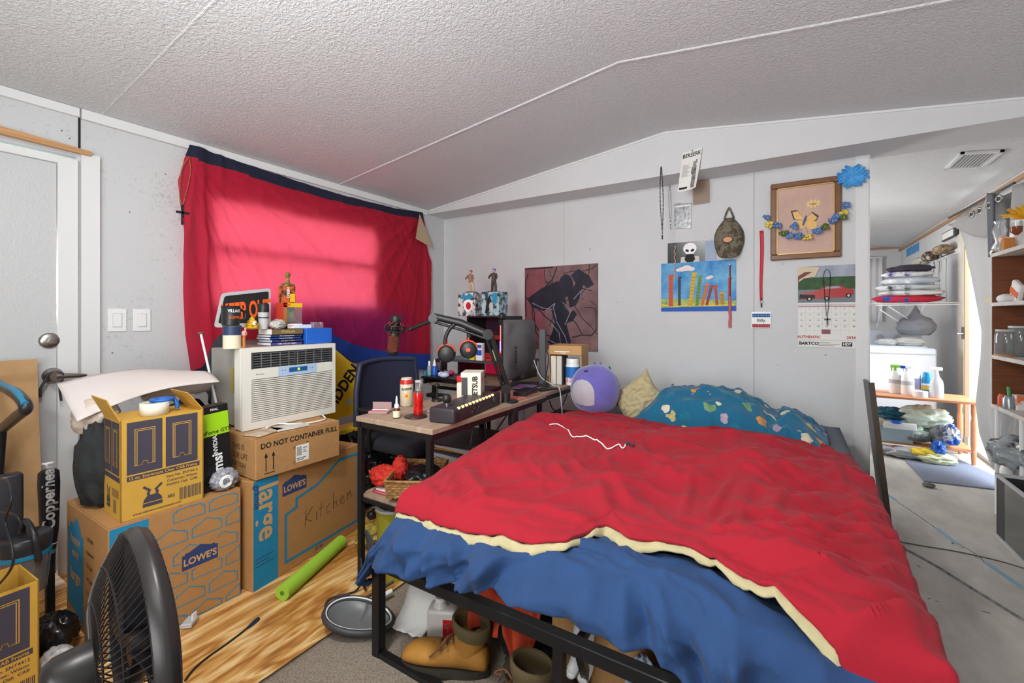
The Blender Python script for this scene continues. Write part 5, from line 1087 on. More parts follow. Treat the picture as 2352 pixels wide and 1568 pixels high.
# KEEP OUT sign leaning at the sheet
t = thing('keep_out_sign', 'black KEEP OUT sign with orange letters tilted against the red sheet', 'sign', at_x(560, 752, .44))
X = .47; A = [at_x(491, 752, X), at_x(512, 680, X), at_x(626, 664, X), at_x(618, 752, X)]
og = A[0]; Ms_ = Matrix.Translation(og) @ frame((0, 0, 0), (0, 1, 0), (-.12, 0, .993))
pl = [((p.y-og.y), (p.z-og.z)) for p in A]
def rnd_poly(P, r):
    out = []
    for i in range(len(P)):
        p, a, c_ = Vector(P[i]), Vector(P[i-1]), Vector(P[(i+1) % len(P)]); d1 = (a-p).normalized(); d2 = (c_-p).normalized()
        for k in range(5): s_ = k/4; q = (p+d1*r)*(1-s_)**2+p*2*s_*(1-s_)+(p+d2*r)*s_*s_; out.append((q.x, q.y))
    return out
pl = [(0, 0), (.045, .175), (.30, .215), (.285, 0)]
b = MB().poly(rnd_poly(pl, .02), M_lgrey, Ms_, .001, .003).poly(rnd_poly([(.02, .02), (.058, .160), (.287, .196), (.270, .02)], .012), M_ink, Ms_, .0018)
vs, fs = text_mesh('KEEP OUT', .03)
b.add([(.165+v.x*.056, .085+v.y*.125+v.x*.008, .0026) for v in vs], fs, mat('sign_orange', (240, 96, 30), .5), False, Ms_); b.build('panel', t, fix=False)
t2 = lathe_at('tumbler', 'white and black insulated tumbler standing on the book stack', 'tumbler', 605, .63, STZ, [(.020, 0), (.025, .08), (.0255, .09)], M_lgrey, parts=(('black_collar', [(.026, .085), (.026, .125), (.020, .13)], M_black), ('band', [(.0258, .055), (.0262, .060)], M_black)))
# yellow swirl plush
y = at_x(580, 740, .66).y; t = thing('swirl_plush', 'yellow swirl shaped plush with one eye and smile on the book stack', 'plush toy', (.655, y, STZ))
b = MB()
for r_, z_ in ((.036, .010), (.030, .024), (.022, .037), (.013, .048)): b.sph((0, 0, z_), (r_, r_, .011), mat('mustard_plush', (214, 170, 40), .9, bump=.2), 24, 10)
b.lathe((0, 0, .052), [(.010, 0), (.001, .014)], MATS['mustard_plush']); b.build('body', t, local=True)
ey = MB().sph((.026, 0, .030), (.008, .011, .010), M_wht, 12, 8).build('eye', t, local=True); sub_part(MB().sph((.033, .002, .030), (.003, .004, .004), M_ink, 8, 6), 'pupil', ey)
MB().tube([(.033+.002*math.cos(a), .015*math.cos(a*1), .018-.009*math.sin(a)) for a in [i*PI/8 for i in range(9)]], .0016, M_ink, 5).build('mouth', t, local=True)
# small pencil topper figure
y = at_x(559, 790, .71).y; t = thing('bobble_pen', 'pink headed bobble pen standing beside the cream tin', 'pen', (.715, y, TZ)); MB().cyl((0, 0, 0), (0, 0, .055), .007, mat('amber_pen', (190, 110, 40), .4)).build('shaft', t, local=True); MB().sph((0, 0, .068), .014, mat('pink_vinyl', (224, 160, 150), .5)).sph((0, .006, .086), (.005, .005, .012), MATS['pink_vinyl'], 8, 6).build('head', t, local=True); MB().sph((.013, .0, .070), .003, M_ink, 8, 6).build('eye', t, local=True)
# window display box with green tufted figure
y = at_x(664, 750, .60).y; t = thing('display_box', 'red and white window display box holding a generic green tufted figure', 'box', (.60, y, BT-.0)) ; t.location.z = STZ
b = MB(); W_, D_, H_ = .105, .075, .135
b.box((0, -W_/2, H_/2), (D_, .002, H_), mat('box_side_red', (196, 60, 40), .5)).box((0, 0, .001), (D_, W_, .002), M_wht).box((0, 0, H_-.001), (D_, W_, .002), M_wht).box((-D_/2, 0, H_/2), (.002, W_, H_), mat('box_inner_dark', (60, 60, 80), .6)).box((D_/2, 0, H_-.011), (.002, W_, .022), M_yel).box((D_/2, 0, .012), (.002, W_, .024), M_wht).box((D_/2, -W_/2+.010, H_/2), (.002, .020, H_), mat('box_face_brown', (170, 110, 60), .5))
Mf = frame((D_/2+.001, -W_/2, 0), (0, 1, 0), (0, 0, 1)); b.text('POP', .018, M_red, Mf, .02, H_-.011, 0, .03, 1, .0006).text('KEEP IT WEIRD', .010, M_orange, Mf, .062, .014, 0, .02, 1, .0006)
b.build('carton', t, local=True, fix=False); MB().box((D_/2-.001, .01, H_/2+.0), (.001, W_-.022, H_-.045), M_clear).build('window', t, local=True)
MB().sph((.005, .005, .052), (.024, .026, .022), mat('skin_vinyl', (205, 150, 120), .5)).lathe((.005, .005, .002), [(.018, 0), (.014, .03)], M_brown, 12).build('figure', t, local=True)
b = MB()
for k in range(9): a = k*.7; b.lathe((.005+.014*math.cos(a), .005+.014*math.sin(a), .062), [(.009, 0), (.005, .016), (.001, .032+.006*(k % 2))], mat('lime_tuft', (150, 200, 60), .6), 8)
b.build('tuft', t, local=True)
t3 = thing('orange_box', 'orange and black printed box on top of the window display box', 'box', (.60, y-.012, STZ+.1355)); b = MB().box((0, 0, .045), (.06, .062, .09), mat('box_orange_print', (206, 96, 30), .5, col2=(60, 34, 28), vs=30, contrast=(.42, .55)), .001)
Mf = frame((.0305, -.031, 0), (0, 1, 0), (0, 0, 1)); b.text('HERO', .022, M_wht, Mf, .018, .055, -PI/2, .03, 1, .001).rect(.03, .006, .058, .05, M_yel, Mf, .001); b.build('carton', t3, local=True, fix=False)
one('stand_base', MB().lathe((.60, y-.008, STZ+.226), [(.034, 0), (.036, .008), (.030, .014), (.012, .018), (.008, .05), (.014, .056), (.013, .07), (.004, .076)], mat('black_gold_stand', (50, 44, 36), .4, col2=(170, 140, 60), vs=40), 20), 'small dark trophy stand topping the stack of toy boxes', 'stand', (.60, y-.008, STZ+.226))
b = MB().sph((.66, at_x(638, 740, .66).y, STZ+.022), (.030, .040, .026), mat('cellophane', (216, 220, 214), .15, col2=(150, 120, 110), vs=30, bump=.8, bs=40), 30, 20, amp=.35, freq=3, ridge=True, flat=.85); one('cellophane_packet', b, 'crinkled clear cellophane packet in front of the display box', 'packet', (.66, at_x(638, 740, .66).y, STZ))
one('acrylic_case', MB().box((.60, at_x(728, 740, .6).y, BT+.016), (.05, .05, .032), M_clear, .002), 'small clear acrylic case on the blue box', 'case', (.60, at_x(728, 740, .6).y, BT))
one('white_card_box', MB().box((.655, at_x(697, 745, .655).y, BT+.010), (.03, .075, .020), mat('pale_blue_card', (216, 222, 240), .6, col2=(90, 120, 200), vs=60, contrast=(.2, .45)), .001), 'flat white and blue card box on the front of the blue box', 'box', (.655, at_x(697, 745, .655).y, BT))
# ------------------------------------------------------------------ floor things on the left
b = MB(); pa, pb = at_z(690, 1310, .03), (0, 0, 0)
n0, n1 = at_z(648, 1362, .032), at_z(784, 1243, .032)
b.tube([n0, n1], .032, mat('lime_foam', (160, 205, 60), .8, bump=.1, bs=150), 28); b.cyl(Vector(n0)-(Vector(n1)-Vector(n0)).normalized()*.0008, n0, .010, mat('foam_hole', (90, 130, 40), .9), n=14)
one('pool_noodle', b, 'lime green foam pool noodle lying on the plywood floor', 'pool noodle', (n0+n1)/2-Vector((0, 0, .032)))
t = thing('usb_cable', 'black cable with blue tipped plug lying on the plywood floor', 'cable', at_z(520, 1490, 0))
MB().tube(smooth_path([at_z(*p, .004) for p in ((425, 1562), (445, 1536), (475, 1510), (515, 1482), (550, 1456), (572, 1438))]), .0035, M_black, 6).build('cord', t)
pq, pr_ = at_z(570, 1440, .006), at_z(594, 1420, .006); MB().tube([pq, pq*.4+pr_*.6, pr_], [.005, .008, .007], mat('blue_black_plug', (34, 48, 80), .4), 8).build('plug', t)
b = MB().box(at_z(436, 1428, .012), (.04, .055, .018), M_lgrey, .003, rz=.7).box(at_z(446, 1415, .03), (.006, .02, .03), M_wht, .001, rz=.4); one('white_clip', b, 'small white plastic clip on the floor behind the fan', 'clip', at_z(436, 1428, .002))
# cardboard sheet leaning on the door
P = [(-.10, .02, 0), (.0, 0, 0)]
b = MB(); og = Vector((.19, -.05, 0)); Ms = frame(og, (0, 1, 0), (-.13, 0, .99))
hh = 1.02; b.b2((0, 0, 0), (.60, hh, .006), M_kraft2, 0, Ms)
one('cardboard_sheet', b, 'flat tan cardboard sheet leaning against the white door', 'cardboard', (.30, .2, 0))
# baseball bat standing barrel up
pb_ = Vector((.43, .515, 0)); tp = Vector((.36, .525, .585)); ax_ = (tp-pb_)
t = thing('baseball_bat', 'black baseball bat with silver lettering standing barrel up by the box', 'bat', pb_)
rs = [(0, .022), (.015, .022), (.02, .013), (.30, .0125), (.45, .018), (.6, .028), (.9, .033), (.98, .031), (1, .020)]
M_bat = mat('bat_black', (28, 28, 34), .25); b = MB().tube([pb_+ax_*a for a, r_ in rs if a >= .40 or a < .021], [r_ for a, r_ in rs if a >= .40 or a < .021], M_bat, 24); 
b = MB().tube([pb_+ax_*a for a, r_ in rs if a >= .3], [r_ for a, r_ in rs if a >= .3], M_bat, 24); b.build('barrel', t)
MB().tube([pb_+ax_*.44, pb_+ax_*.66], [.0178, .0285], mat('bat_blue', (70, 120, 150), .3), 24).tube([pb_+ax_*.5, pb_+ax_*.505], [.0225, .0226], M_wht, 24).build('blue_band', t)
MB().tube([pb_+ax_*a for a in (.015, .3, .42)], [.0145, .0145, .016], M_black, 16).build('grip', t); MB().tube([pb_, pb_+ax_*.018], [.024, .022], M_black, 20).build('knob', t)
ctr = pb_+ax_*.83; u_ = ax_.normalized(); nn = (O-ctr); nn = (nn-u_*nn.dot(u_)).normalized(); vv = nn.cross(u_); vs, fs = text_mesh('Copperhead', .03)
MB().add([ctr+u_*(v.x*.052)+(nn*math.cos(v.y*1.5)+vv*math.sin(v.y*1.5))*.0346 for v in vs], fs, mat('silver_foil', (200, 196, 196), .3, metal=.4)).build('lettering', t, fix=False)
# vacuum cleaner
M_vg = mat('vacuum_graphite', (40, 40, 46), .35); M_tur = mat('turquoise_trim', (20, 130, 170), .4); M_smoke = mat('smoked_clear_bin', (150, 148, 150), .12, trans=.55)
t = thing('vacuum_cleaner', 'upright bagless vacuum cleaner with turquoise trimmed handle at the left edge', 'vacuum cleaner', (.47, .40, 0))
def vp(px, py, Y=.42): return at_y(px, py, Y)
hp = [vp(-60, 850), vp(0, 885), vp(38, 905), vp(60, 935), vp(40, 955), vp(4, 985)]
MB().tube(smooth_path(hp), [.017]*8+[.019]*18, M_vg, 12).tube(smooth_path([vp(4, 985), vp(-2, 1060), vp(-12, 1200)]), .016, M_vg, 12).build('handle', t)
MB().tube(smooth_path([p+Vector((.008, -.004, .012)) for p in hp[:4]]), .011, M_tur, 10).build('handle_trim', t)
c0 = at_y(58, 1228, .42); xx, yy, zt = c0.x, .42, c0.z
MB().lathe((xx, yy, zt-.055), [(.066, 0), (.068, .02), (.070, .05), (.066, .056), (.02, .058)], M_vg, 28).build('bin_lid', t)
MB().lathe((xx, yy, zt-.20), [(.055, 0), (.060, .06), (.066, .145)], M_smoke, 28).build('dust_bin', t)
MB().lathe((xx, yy, zt-.070), [(.0675, 0), (.0685, .014)], M_tur, 28).build('bin_ring', t)
MB().lathe((xx, yy, zt-.19), [(.035, 0), (.035, .11)], mat('filter_cream', (190, 180, 160), .8), 20).build('filter', t)
MB().tube(smooth_path([(xx-.06, yy, zt-.02), (xx, yy, zt+.05), (xx+.07, yy+.01, zt+.01), (xx+.07, yy+.02, zt-.08)]), .010, M_vg, 8).build('bin_handle', t)
MB().box((xx-.02, yy-.02, .10), (.13, .10, .16), M_vg, .02, seg=3).box((xx-.02, yy-.08, .04), (.22, .22, .08), M_vg, .02, seg=3).build('base', t)
MB().box((xx-.065, yy-.03, .36), (.05, .07, .55), M_vg, .01, seg=2).build('spine', t)
t = thing('black_cable', 'black power cable looped over the vacuum cleaner', 'cable', (xx, yy, .5))
MB().tube(smooth_path([vp(-5, 1100, .34), vp(18, 1105, .34), vp(26, 1150, .33), vp(12, 1195, .33), vp(26, 1250, .33), vp(28, 1300, .33), vp(-5, 1345, .33)]), .0035, M_black, 6).tube(smooth_path([vp(-5, 1175, .35), vp(30, 1180, .35), vp(48, 1200, .36), vp(44, 1225, .36)]), .0035, M_black, 6).build('cord', t)
# front left open carton and its contents
fc = carton('printed_carton', 'open mustard carton in the near left corner with a clear bottle inside', (.785, .262, 0), .262, .19, .362, math.radians(3), 0)
fc.location = (.785, .262, 0)
t = thing('water_bottle', 'crumpled clear plastic bottle in the near left open carton', 'bottle', (.80, .30, .01)); MB().lathe((0, 0, 0), [(.03, 0), (.032, .02), (.030, .10), (.033, .2), (.032, .28), (.026, .315), (.013, .34)], mat('milky_plastic', (214, 210, 214), .2, trans=.5, bump=.3, bs=30), 20).build('body', t, local=True); MB().lathe((0, 0, .34), [(.014, 0), (.014, .015)], M_wht, 14).build('cap', t, local=True)
cloth_wad('bin_bag', 'shiny black plastic bag on the floor behind the near carton', (.66, .475, .06), (.085, .065, .07), mat('black_film', (22, 22, 25), .18, bump=.5, bs=14), 17, .2)
cloth_wad('clear_bag', 'pale plastic bag with blue print on the floor in front of the black bag', (.82, .455, .035), (.085, .045, .045), mat('pale_film', (206, 206, 206), .3, col2=(80, 150, 200), vs=10, contrast=(.2, .4), bump=.5, bs=20), 27, .2)
one('screwdriver', MB().cyl((.54, .50, .012), (.56, .54, .012), .010, M_cream).cyl((.56, .54, .012), (.57, .552, .012), .004, M_chrome), 'cream handled tool lying on the floor beside the bat', 'tool', (.55, .52, 0))
# ------------------------------------------------------------------ foreground fan
M_fan = mat('fan_gunmetal', (58, 54, 54), .35, metal=.35); M_fanb = mat('fan_black_wire', (46, 42, 42), .4, metal=.3)
fwd = Vector((-math.sin(YAW), math.cos(YAW), 0)); rgt = Vector((math.cos(YAW), math.sin(YAW), 0))
FD = 1.02; fcx = O+fwd*FD+rgt*((322-1176)/F_PX*FD); R = .25; top = 1.2-(1222-HOR)/F_PX*(FD); fcz = top-R-.008
fc_ = Vector((fcx.x, fcx.y, fcz))
# axis mostly to the camera's right and slightly away
# line of sight to the hub decides how edge-on the ring looks
ls = Vector((fc_.x-CX, fc_.y, 0)).normalized(); side = Vector((ls.y, -ls.x, 0)); axis = (side*.985+ls*.17).normalized()
t = thing('floor_fan', 'dark grey round floor fan in the left foreground seen from its side', 'fan', (fc_.x, fc_.y, 0))
upv = Vector((0, 0, 1)); hz = upv.cross(axis).normalized()
Mx = Matrix(((hz.x, upv.x, axis.x, fc_.x), (hz.y, upv.y, axis.y, fc_.y), (hz.z, upv.z, axis.z, fc_.z), (0, 0, 0, 1)))
b = MB(); b.lathe((0, 0, -.022), [(R-.004, 0), (R+.003, .002), (R+.004, .014), (R+.008, .018), (R+.008, .030), (R+.003, .034), (R+.002, .042), (R-.006, .044), (R-.008, .02), (R-.004, 0)], M_fan, 72, Mx, cap=False); b.build('rim_band', t)
def guard(sign, depth, n, m, wr_=.0017, spiral=.0):
    b = MB()
    for i in range(n):
        a0 = 2*PI*i/n; pts = []
        for k in range(9):
            s_ = k/8; r_ = R*(1-s_*.80); a = a0+spiral*s_; z_ = sign*(.020+depth*math.sin(min(1, s_*1.35)*PI/2)); pts.append((r_*math.cos(a), r_*math.sin(a), z_))
        b.tube(pts, wr_, m, 4, Mx, cap=False)
    for s_ in (.30, .62, .98):
        r_ = R*(1-s_*.80); z_ = sign*(.020+depth*math.sin(min(1, s_*1.35)*PI/2)); b.tube([(r_*math.cos(a), r_*math.sin(a), z_) for a in [i*2*PI/48 for i in range(48)]], .0022, m, 5, Mx, closed=True)
    return b
rg = guard(-1, .060, 90, M_fanb, .0019, .25); rg.build('rear_guard', t)
b = guard(1, .024, 90, M_fanb, .0017, -.5); b.build('front_guard', t)
MB().lathe((0, 0, .050), [(.045, 0), (.044, .008), (.03, .014)], M_fan, 32, Mx).build('front_cap', t)
MB().lathe((0, 0, -.20), [(.02, .04), (.036, .045), (.046, .06), (.050, .10), (.050, .12)], M_fan, 36, Mx).build('motor_housing', t)
MB().lathe((0, 0, -.02), [(.035, 0), (.035, .05), (.02, .06)], M_fanb, 24, Mx).build('hub', t)
for k in range(4):
    def blade(u, v, k=k):
        r_ = .035+u*(R-.055); a = k*PI/2+.55*(v-.5)*(1.2+.6*u)+.3*u; return Vector((r_*math.cos(a), r_*math.sin(a), .03*(v-.5)*1.6*(1.1-u*.3)))
    MB().grid(blade, 10, 10, M_vg, M=Mx).build('blade', t, solid=.002)
bp = fc_-axis*.15; MB().tube([Vector((bp.x, bp.y, .03)), Vector((bp.x, bp.y, fcz-.05))], .018, M_fan, 12).build('pole', t)
MB().lathe((bp.x, bp.y, 0), [(.17, 0), (.17, .012), (.15, .022), (.04, .035), (.025, .05)], M_fan, 40).build('base', t)
# ------------------------------------------------------------------ L shaped desk
M_dt = mat('desk_top_wood', (176, 154, 134), .55, col2=(150, 124, 104), vs=7, stretch=(6, 1, 1)); DZT = .75
DX0, DX1, DY0_, DYM, DYB = 1.235, 1.695, 1.325, 2.30, 3.02
t = thing('computer_desk', 'L shaped computer desk with wood top and black steel legs', 'desk', (1.45, 2.1, 0))
MB().b2((DX0, DY0_, DZT-.022), (DX1, DYM-.003, DZT), M_dt, .002).build('desk_top', t)
MB().b2((.78, DYM, DZT-.022), (DX1-.02, DYB, DZT), M_dt, .002).build('desk_top', t)
for x, y in ((DX0+.015, DY0_+.018), (DX1-.030, DY0_+.018), (DX1-.030, DYM-.03), (DX0+.015, DYM-.03), (.80, DYM+.03), (.80, DYB-.03), (DX1-.04, DYB-.03)):
    MB().b2((x-.0125, y-.0125, 0), (x+.0125, y+.0125, DZT-.022), M_blk2, .002).build('leg', t)
MB().b2((DX0, DY0_+.005, DZT-.047), (DX1-.01, DY0_+.03, DZT-.022), M_blk2).b2((DX1-.03, DY0_, DZT-.047), (DX1-.005, DYM, DZT-.022), M_blk2).b2((DX0, DY0_, DZT-.047), (DX0+.025, DYM, DZT-.022), M_blk2).b2((DX1-.045, DYM, DZT-.047), (DX1-.02, DYB, DZT-.022), M_blk2).b2((.79, DYM+.02, DZT-.047), (DX1-.03, DYM+.04, DZT-.022), M_blk2).build('frame_rail', t)
SH = .40
MB().b2((DX0+.01, DY0_+.02, SH-.014), (DX1-.02, DYM-.02, SH), M_dt).b2((DX0, DY0_+.01, SH-.03), (DX1-.01, DY0_+.03, SH-.014), M_blk2).build('shelf', t)
SL = .20
MB().b2((DX0+.195, DY0_+.12, SL-.012), (DX1-.02, DYM-.02, SL), M_dt).build('shelf', t)
def W(px, py, z): return at_z(px, py, z)
# --- stack on the shelf: folders, papers, basket, bandana, laptop
rnd = random.Random(11); z = SH+.0006
pcols = [((176, 60, 70), 'red folder'), ((210, 200, 180), 'cream paper pad'), ((196, 40, 80), 'crimson folder'), ((224, 220, 214), 'white envelope')]
for k, (c_, lab) in enumerate(pcols):
    h_ = .005; one('folder' if k != 3 else 'envelope', MB().box((1.44+rnd.uniform(-.01, .01), 1.50, z+h_/2), (.31-.02*k, .25, h_), mat('stationery_%d' % k, c_, .7), .001, rz=rnd.uniform(-.12, .12)), lab+' on the desk shelf, %s in the pile under the wicker basket' % ('lowest', 'second', 'third', 'topmost')[k], 'paper', (1.46, 1.52, z)); z += h_+.0006
# basket
t = thing('wicker_basket', 'flat woven wicker basket with tissue on the desk shelf', 'basket', (1.46, 1.49, z), math.radians(30))
M_wk = mat('wicker_cane', (186, 140, 84), .7, col2=(120, 80, 40), vs=60); b = MB(); bw, bd, bh = .27, .20, .075
b.box((0, 0, .004), (bd, bw, .006), M_wk)
for k in range(6):
    s_ = 1+.012*k; zz = .008+k*.012
    pts = []
    for (x0_, y0_, x1_, y1_) in ((-1, -1, 1, -1), (1, -1, 1, 1), (1, 1, -1, 1), (-1, 1, -1, -1)):
        for j in range(14): q = j/14; pts.append(((x0_+(x1_-x0_)*q)*bd/2*s_+.002*math.sin((j+k)*PI), (y0_+(y1_-y0_)*q)*bw/2*s_+.002*math.cos((j+k)*PI), zz))
    b.tube(pts, .0055, M_wk, 5, closed=True)
b.build('weave', t, local=True)
b = MB()
for k in range(18):
    for sx_ in (-1, 1): b.cyl((sx_*bd/2*1.03, -bw/2+bw*k/17, .0), (sx_*bd/2*1.09, -bw/2+bw*k/17, bh), .0035, M_wk, n=5)
for k in range(12):
    for sy_ in (-1, 1): b.cyl((-bd/2+bd*k/11, sy_*bw/2*1.02, 0), (-bd/2+bd*k/11, sy_*bw/2*1.07, bh), .0035, M_wk, n=5)
b.build('stakes', t, local=True)
MB().tube([(x*1.09, y*1.08, bh) for x, y in ((-bd/2, -bw/2), (0, -bw/2), (bd/2, -bw/2), (bd/2, 0), (bd/2, bw/2), (0, bw/2), (-bd/2, bw/2), (-bd/2, 0))], .007, M_wk, 6, closed=True).build('rim', t, local=True)
cloth_wad('black_cloth', 'black cloth and film lying inside the wicker basket', (1.47, 1.51, z+.050), (.075, .09, .042), mat('black_satin', (24, 22, 24), .4), 31, .25)
bd_ = cloth_wad('red_bandana', 'bright orange red bandana bunched over the left of the wicker basket', (1.315, 1.42, z+.045), (.075, .055, .045), mat('bandana_red', (206, 50, 22), .75, col2=(176, 26, 22), vs=14), 23, .30)
MB().sph((1.385, 1.455, z+.085), (.04, .03, .05), MATS['bandana_red'], 36, 22, amp=.35, freq=1.7, seed=41, ridge=True).build('knot', bd_)
# layered papers behind, laptop on top
z = SH+.0006; ys = 1.93
lay = [((150, 116, 80), .03, 'brown card folder'), ((210, 208, 204), .018, 'ream of white printer paper'), ((120, 110, 60), .010, 'olive file folder'), ((226, 224, 220), .020, 'stack of white forms'), ((60, 70, 100), .012, 'navy ring binder'), ((232, 150, 40), .008, 'orange yellow envelope'), ((220, 220, 224), .016, 'loose white sheets'), ((214, 90, 40), .006, 'orange document folder'), ((190, 190, 196), .014, 'grey paper pad')]
for k, (c_, h_, lab) in enumerate(lay):
    one('paper_stack', MB().box((1.46+rnd.uniform(-.01, .02), ys+rnd.uniform(-.02, .02), z+h_/2), (.36+rnd.uniform(-.03, .03), .30, h_), mat('sheet_%d' % k, c_, .7, var=.12, vs=90, stretch=(.2, .2, 8)), .001, rz=rnd.uniform(-.16, .16)), lab+' in the tall desk shelf paper pile, '+('lowest', 'second from bottom', 'third from bottom', 'fourth from bottom', 'middle of the pile', 'sixth from bottom', 'third from top', 'second from top', 'topmost')[k], 'paper', (1.46, ys, z)); z += h_+.0006
t = thing('laptop', 'closed dark laptop lying on the tall paper pile under the desk', 'laptop', (1.46, 1.90, z), .1)
MB().box((0, 0, .007), (.30, .34, .013), mat('laptop_plum', (70, 58, 64), .4), .003).build('base', t, local=True); MB().box((0, 0, .0175), (.30, .34, .007), mat('laptop_lid', (84, 70, 76), .35), .002).build('lid', t, local=True)
one('yellow_envelope', MB().box((1.62, 1.80, SH+.155), (.12, .16, .003), mat('amber_paper', (240, 170, 40), .7), rz=.35), 'amber yellow envelope sticking out of the paper pile towards the bed', 'envelope', (1.62, 1.80, SH+.15))
# lower shelf and floor under the desk
t = thing('yellow_bin', 'tall yellow green metal bin standing on the floor under the desk', 'bin', (1.345, 1.56, 0)); MB().lathe((0, 0, 0), [(.062, 0), (.068, .17), (.073, .31), (.075, .322), (.070, .316), (.062, .02)], mat('olive_yellow_tin', (178, 172, 60), .5, col2=(150, 140, 40), vs=5), 32).build('body', t, local=True); MB().lathe((0, 0, .314), [(.075, 0), (.077, .005), (.075, .010)], M_lgrey, 32).build('rim', t, local=True)
b = MB(); t.location = (1.335, 1.45, 0)
cloth_wad('navy_beanie', 'dark navy beanie lying in the mouth of the yellow bin', (1.335, 1.45, .330), (.055, .055, .022), mat('navy_felt', (30, 34, 50), .9), 35, .2)
bx2 = lambda nm, lab, c, d, m_, rz=0, cat='box': one(nm, MB().box(c, d, m_, .002, rz=rz), lab, cat, (c[0], c[1], c[2]-d[2]/2))
bx2('white_box', 'flat white carton on the low shelf of the desk beside the yellow bin', (1.555, 1.52, SL+.036), (.19, .16, .07), M_wht, .5)
bx2('shoe_box', 'beige carton on the low shelf behind the flat white carton', (1.55, 1.80, SL+.05), (.24, .26, .10), M_kraft2, .05)
t = thing('storage_tub', 'small white tub with black lid on top of the flat white carton', 'tub', (1.55, 1.53, SL+.072), .3); MB().box((0, 0, .022), (.11, .15, .044), M_wht, .012, seg=3).build('tub', t, local=True); MB().box((0, 0, .054), (.118, .158, .018), M_black, .006, seg=2).build('lid', t, local=True)
bx2('cardboard_box', 'brown cardboard box on the floor under the desk low shelf', (1.54, 1.66, .09), (.22, .30, .17), M_kraft2, .1)
one('desk_cable', MB().tube(smooth_path([(1.40, 1.36, .18), (1.36, 1.34, .16), (1.33, 1.30, .08), (1.30, 1.28, .01), (1.28, 1.24, .006)]), .004, M_black, 6), 'thin black cable dropping to the floor by the near desk leg', 'cable', (1.33, 1.3, 0))
one('desk_cable', MB().tube(smooth_path([(1.30, 1.30, .14), (1.34, 1.28, .06), (1.33, 1.30, .01)]), .006, M_black, 6), 'short thick black cable end curled at the near desk leg', 'cable', (1.33, 1.3, 0))
# things glimpsed under the far side of the desk
bx2('computer_tower', 'dark grey computer tower standing on the floor under the far desk', (1.50, 2.55, .22), (.42, .20, .43), M_dgrey)
bx2('maroon_crate', 'dark maroon storage crate stacked between desk and bed', (1.55, 2.86, .26), (.18, .20, .52), mat('maroon_wood', (64, 22, 22), .7))
for lab, pts in (('black cable loop hanging under the desk edge nearest the control box', ((1.655, 1.66, .745), (1.66, 1.62, .60), (1.61, 1.72, .56), (1.62, 1.86, .6), (1.655, 1.95, .70))), ('second black cable loop hanging under the desk below the microphone arm', ((1.65, 1.75, .70), (1.64, 1.78, .60), (1.62, 1.98, .57), (1.65, 2.08, .7))), ('black cable loop hanging under the desk edge below the tall speaker', ((1.69, 2.35, .70), (1.69, 2.4, .64), (1.69, 2.5, .63), (1.68, 2.62, .7)))):
    one('trailing_cable', MB().tube(smooth_path(pts), .004, M_black, 6), lab, 'cable', pts[2])
bx2('white_notebook', 'white and blue notebook leaning under the desk behind the paper pile', (1.62, 2.13, .60), (.02, .14, .20), mat('white_blue_cover', (226, 226, 230), .6, col2=(160, 180, 210), vs=8), .3, 'book')
# ------------------------------------------------------------------ on the desk, near end
def dz(px, py): return at_z(px, py, DZT)
p = dz(872, 948); t = thing('palette_case', 'small clear and pink makeup palette case at the near left desk corner', 'case', (p.x, p.y, DZT+.0005), .5); MB().box((0, 0, .006), (.09, .055, .012), mat('rose_clear_case', (206, 170, 168), .15, trans=.4), .002).build('tray', t, local=True); MB().box((0, -.012, .0128), (.075, .010, .0015), mat('pink_powder', (200, 70, 90), .7)).box((0, .012, .0128), (.075, .010, .0015), M_wht).build('pan', t, local=True); MB().box((-.0, .035, .022), (.09, .003, .045), MATS['rose_clear_case'], M=TR((0, 0, 0), 0, -.0)).build('lid', t, local=True)
p = dz(911, 960); t = thing('dropper_bottle', 'tiny amber dropper bottle with white cap on the near desk corner', 'bottle', (p.x, p.y, DZT+.0005)); MB().lathe((0, 0, 0), [(.015, 0), (.0155, .038), (.008, .048)], mat('amber_glass', (90, 40, 24), .15), 20).build('body', t, local=True); MB().lathe((0, 0, .005), [(.0158, 0), (.0160, .028)], mat('pale_label', (220, 216, 190), .6), 20).build('label', t, local=True); MB().lathe((0, 0, .046), [(.010, 0), (.010, .014), (.005, .018), (.004, .045), (.002, .052)], M_wht, 16).build('cap', t, local=True)
p = dz(934, 932); t = thing('drink_can', 'tall cream and red drink can on the desk', 'can', (p.x, p.y, DZT+.0005)); k_ = 1.25
MB().lathe((0, 0, 0), [(.025, 0), (.033, .006), (.033, .125), (.026, .140), (.027, .142), (.025, .139), (.004, .138)], mat('can_cream', (226, 212, 188), .35, metal=.2), 28).build('body', t, local=True)
MB().lathe((0, 0, .112), [(.0333, 0), (.0333, .013), (.029, .022)], mat('can_red', (200, 50, 44), .35, metal=.3), 28, cap=False).build('red_band', t, local=True)
b = MB(); cdr = math.atan2(-p.y, CX-p.x); vs, fs = text_mesh('Arizona', .03); b.add([(.0336*math.cos(cdr+v.x*.55), .0336*math.sin(cdr+v.x*.55), .090+v.y*.020+v.x*.002) for v in vs], fs, M_ink)
for rr_, mm_, o_ in ((.013, M_yel, .0002), (.007, M_orange, .0006)): b.add([((.0336+o_)*math.cos(cdr+rr_*math.cos(a)/.033), (.0336+o_)*math.sin(cdr+rr_*math.cos(a)/.033), .055+rr_*math.sin(a)) for a in [i*PI/8 for i in range(16)]], [tuple(range(16))], mm_)
b.build('lettering', t, local=True, fix=False)
p = dz(953, 957); one('coaster', MB().lathe((p.x+.005, p.y, DZT+.0004), [(.050, 0), (.052, .003), (.050, .006)], mat('black_slate', (38, 34, 36), .4), 32), 'round black coaster under the red bottle', 'coaster', (p.x, p.y, DZT))
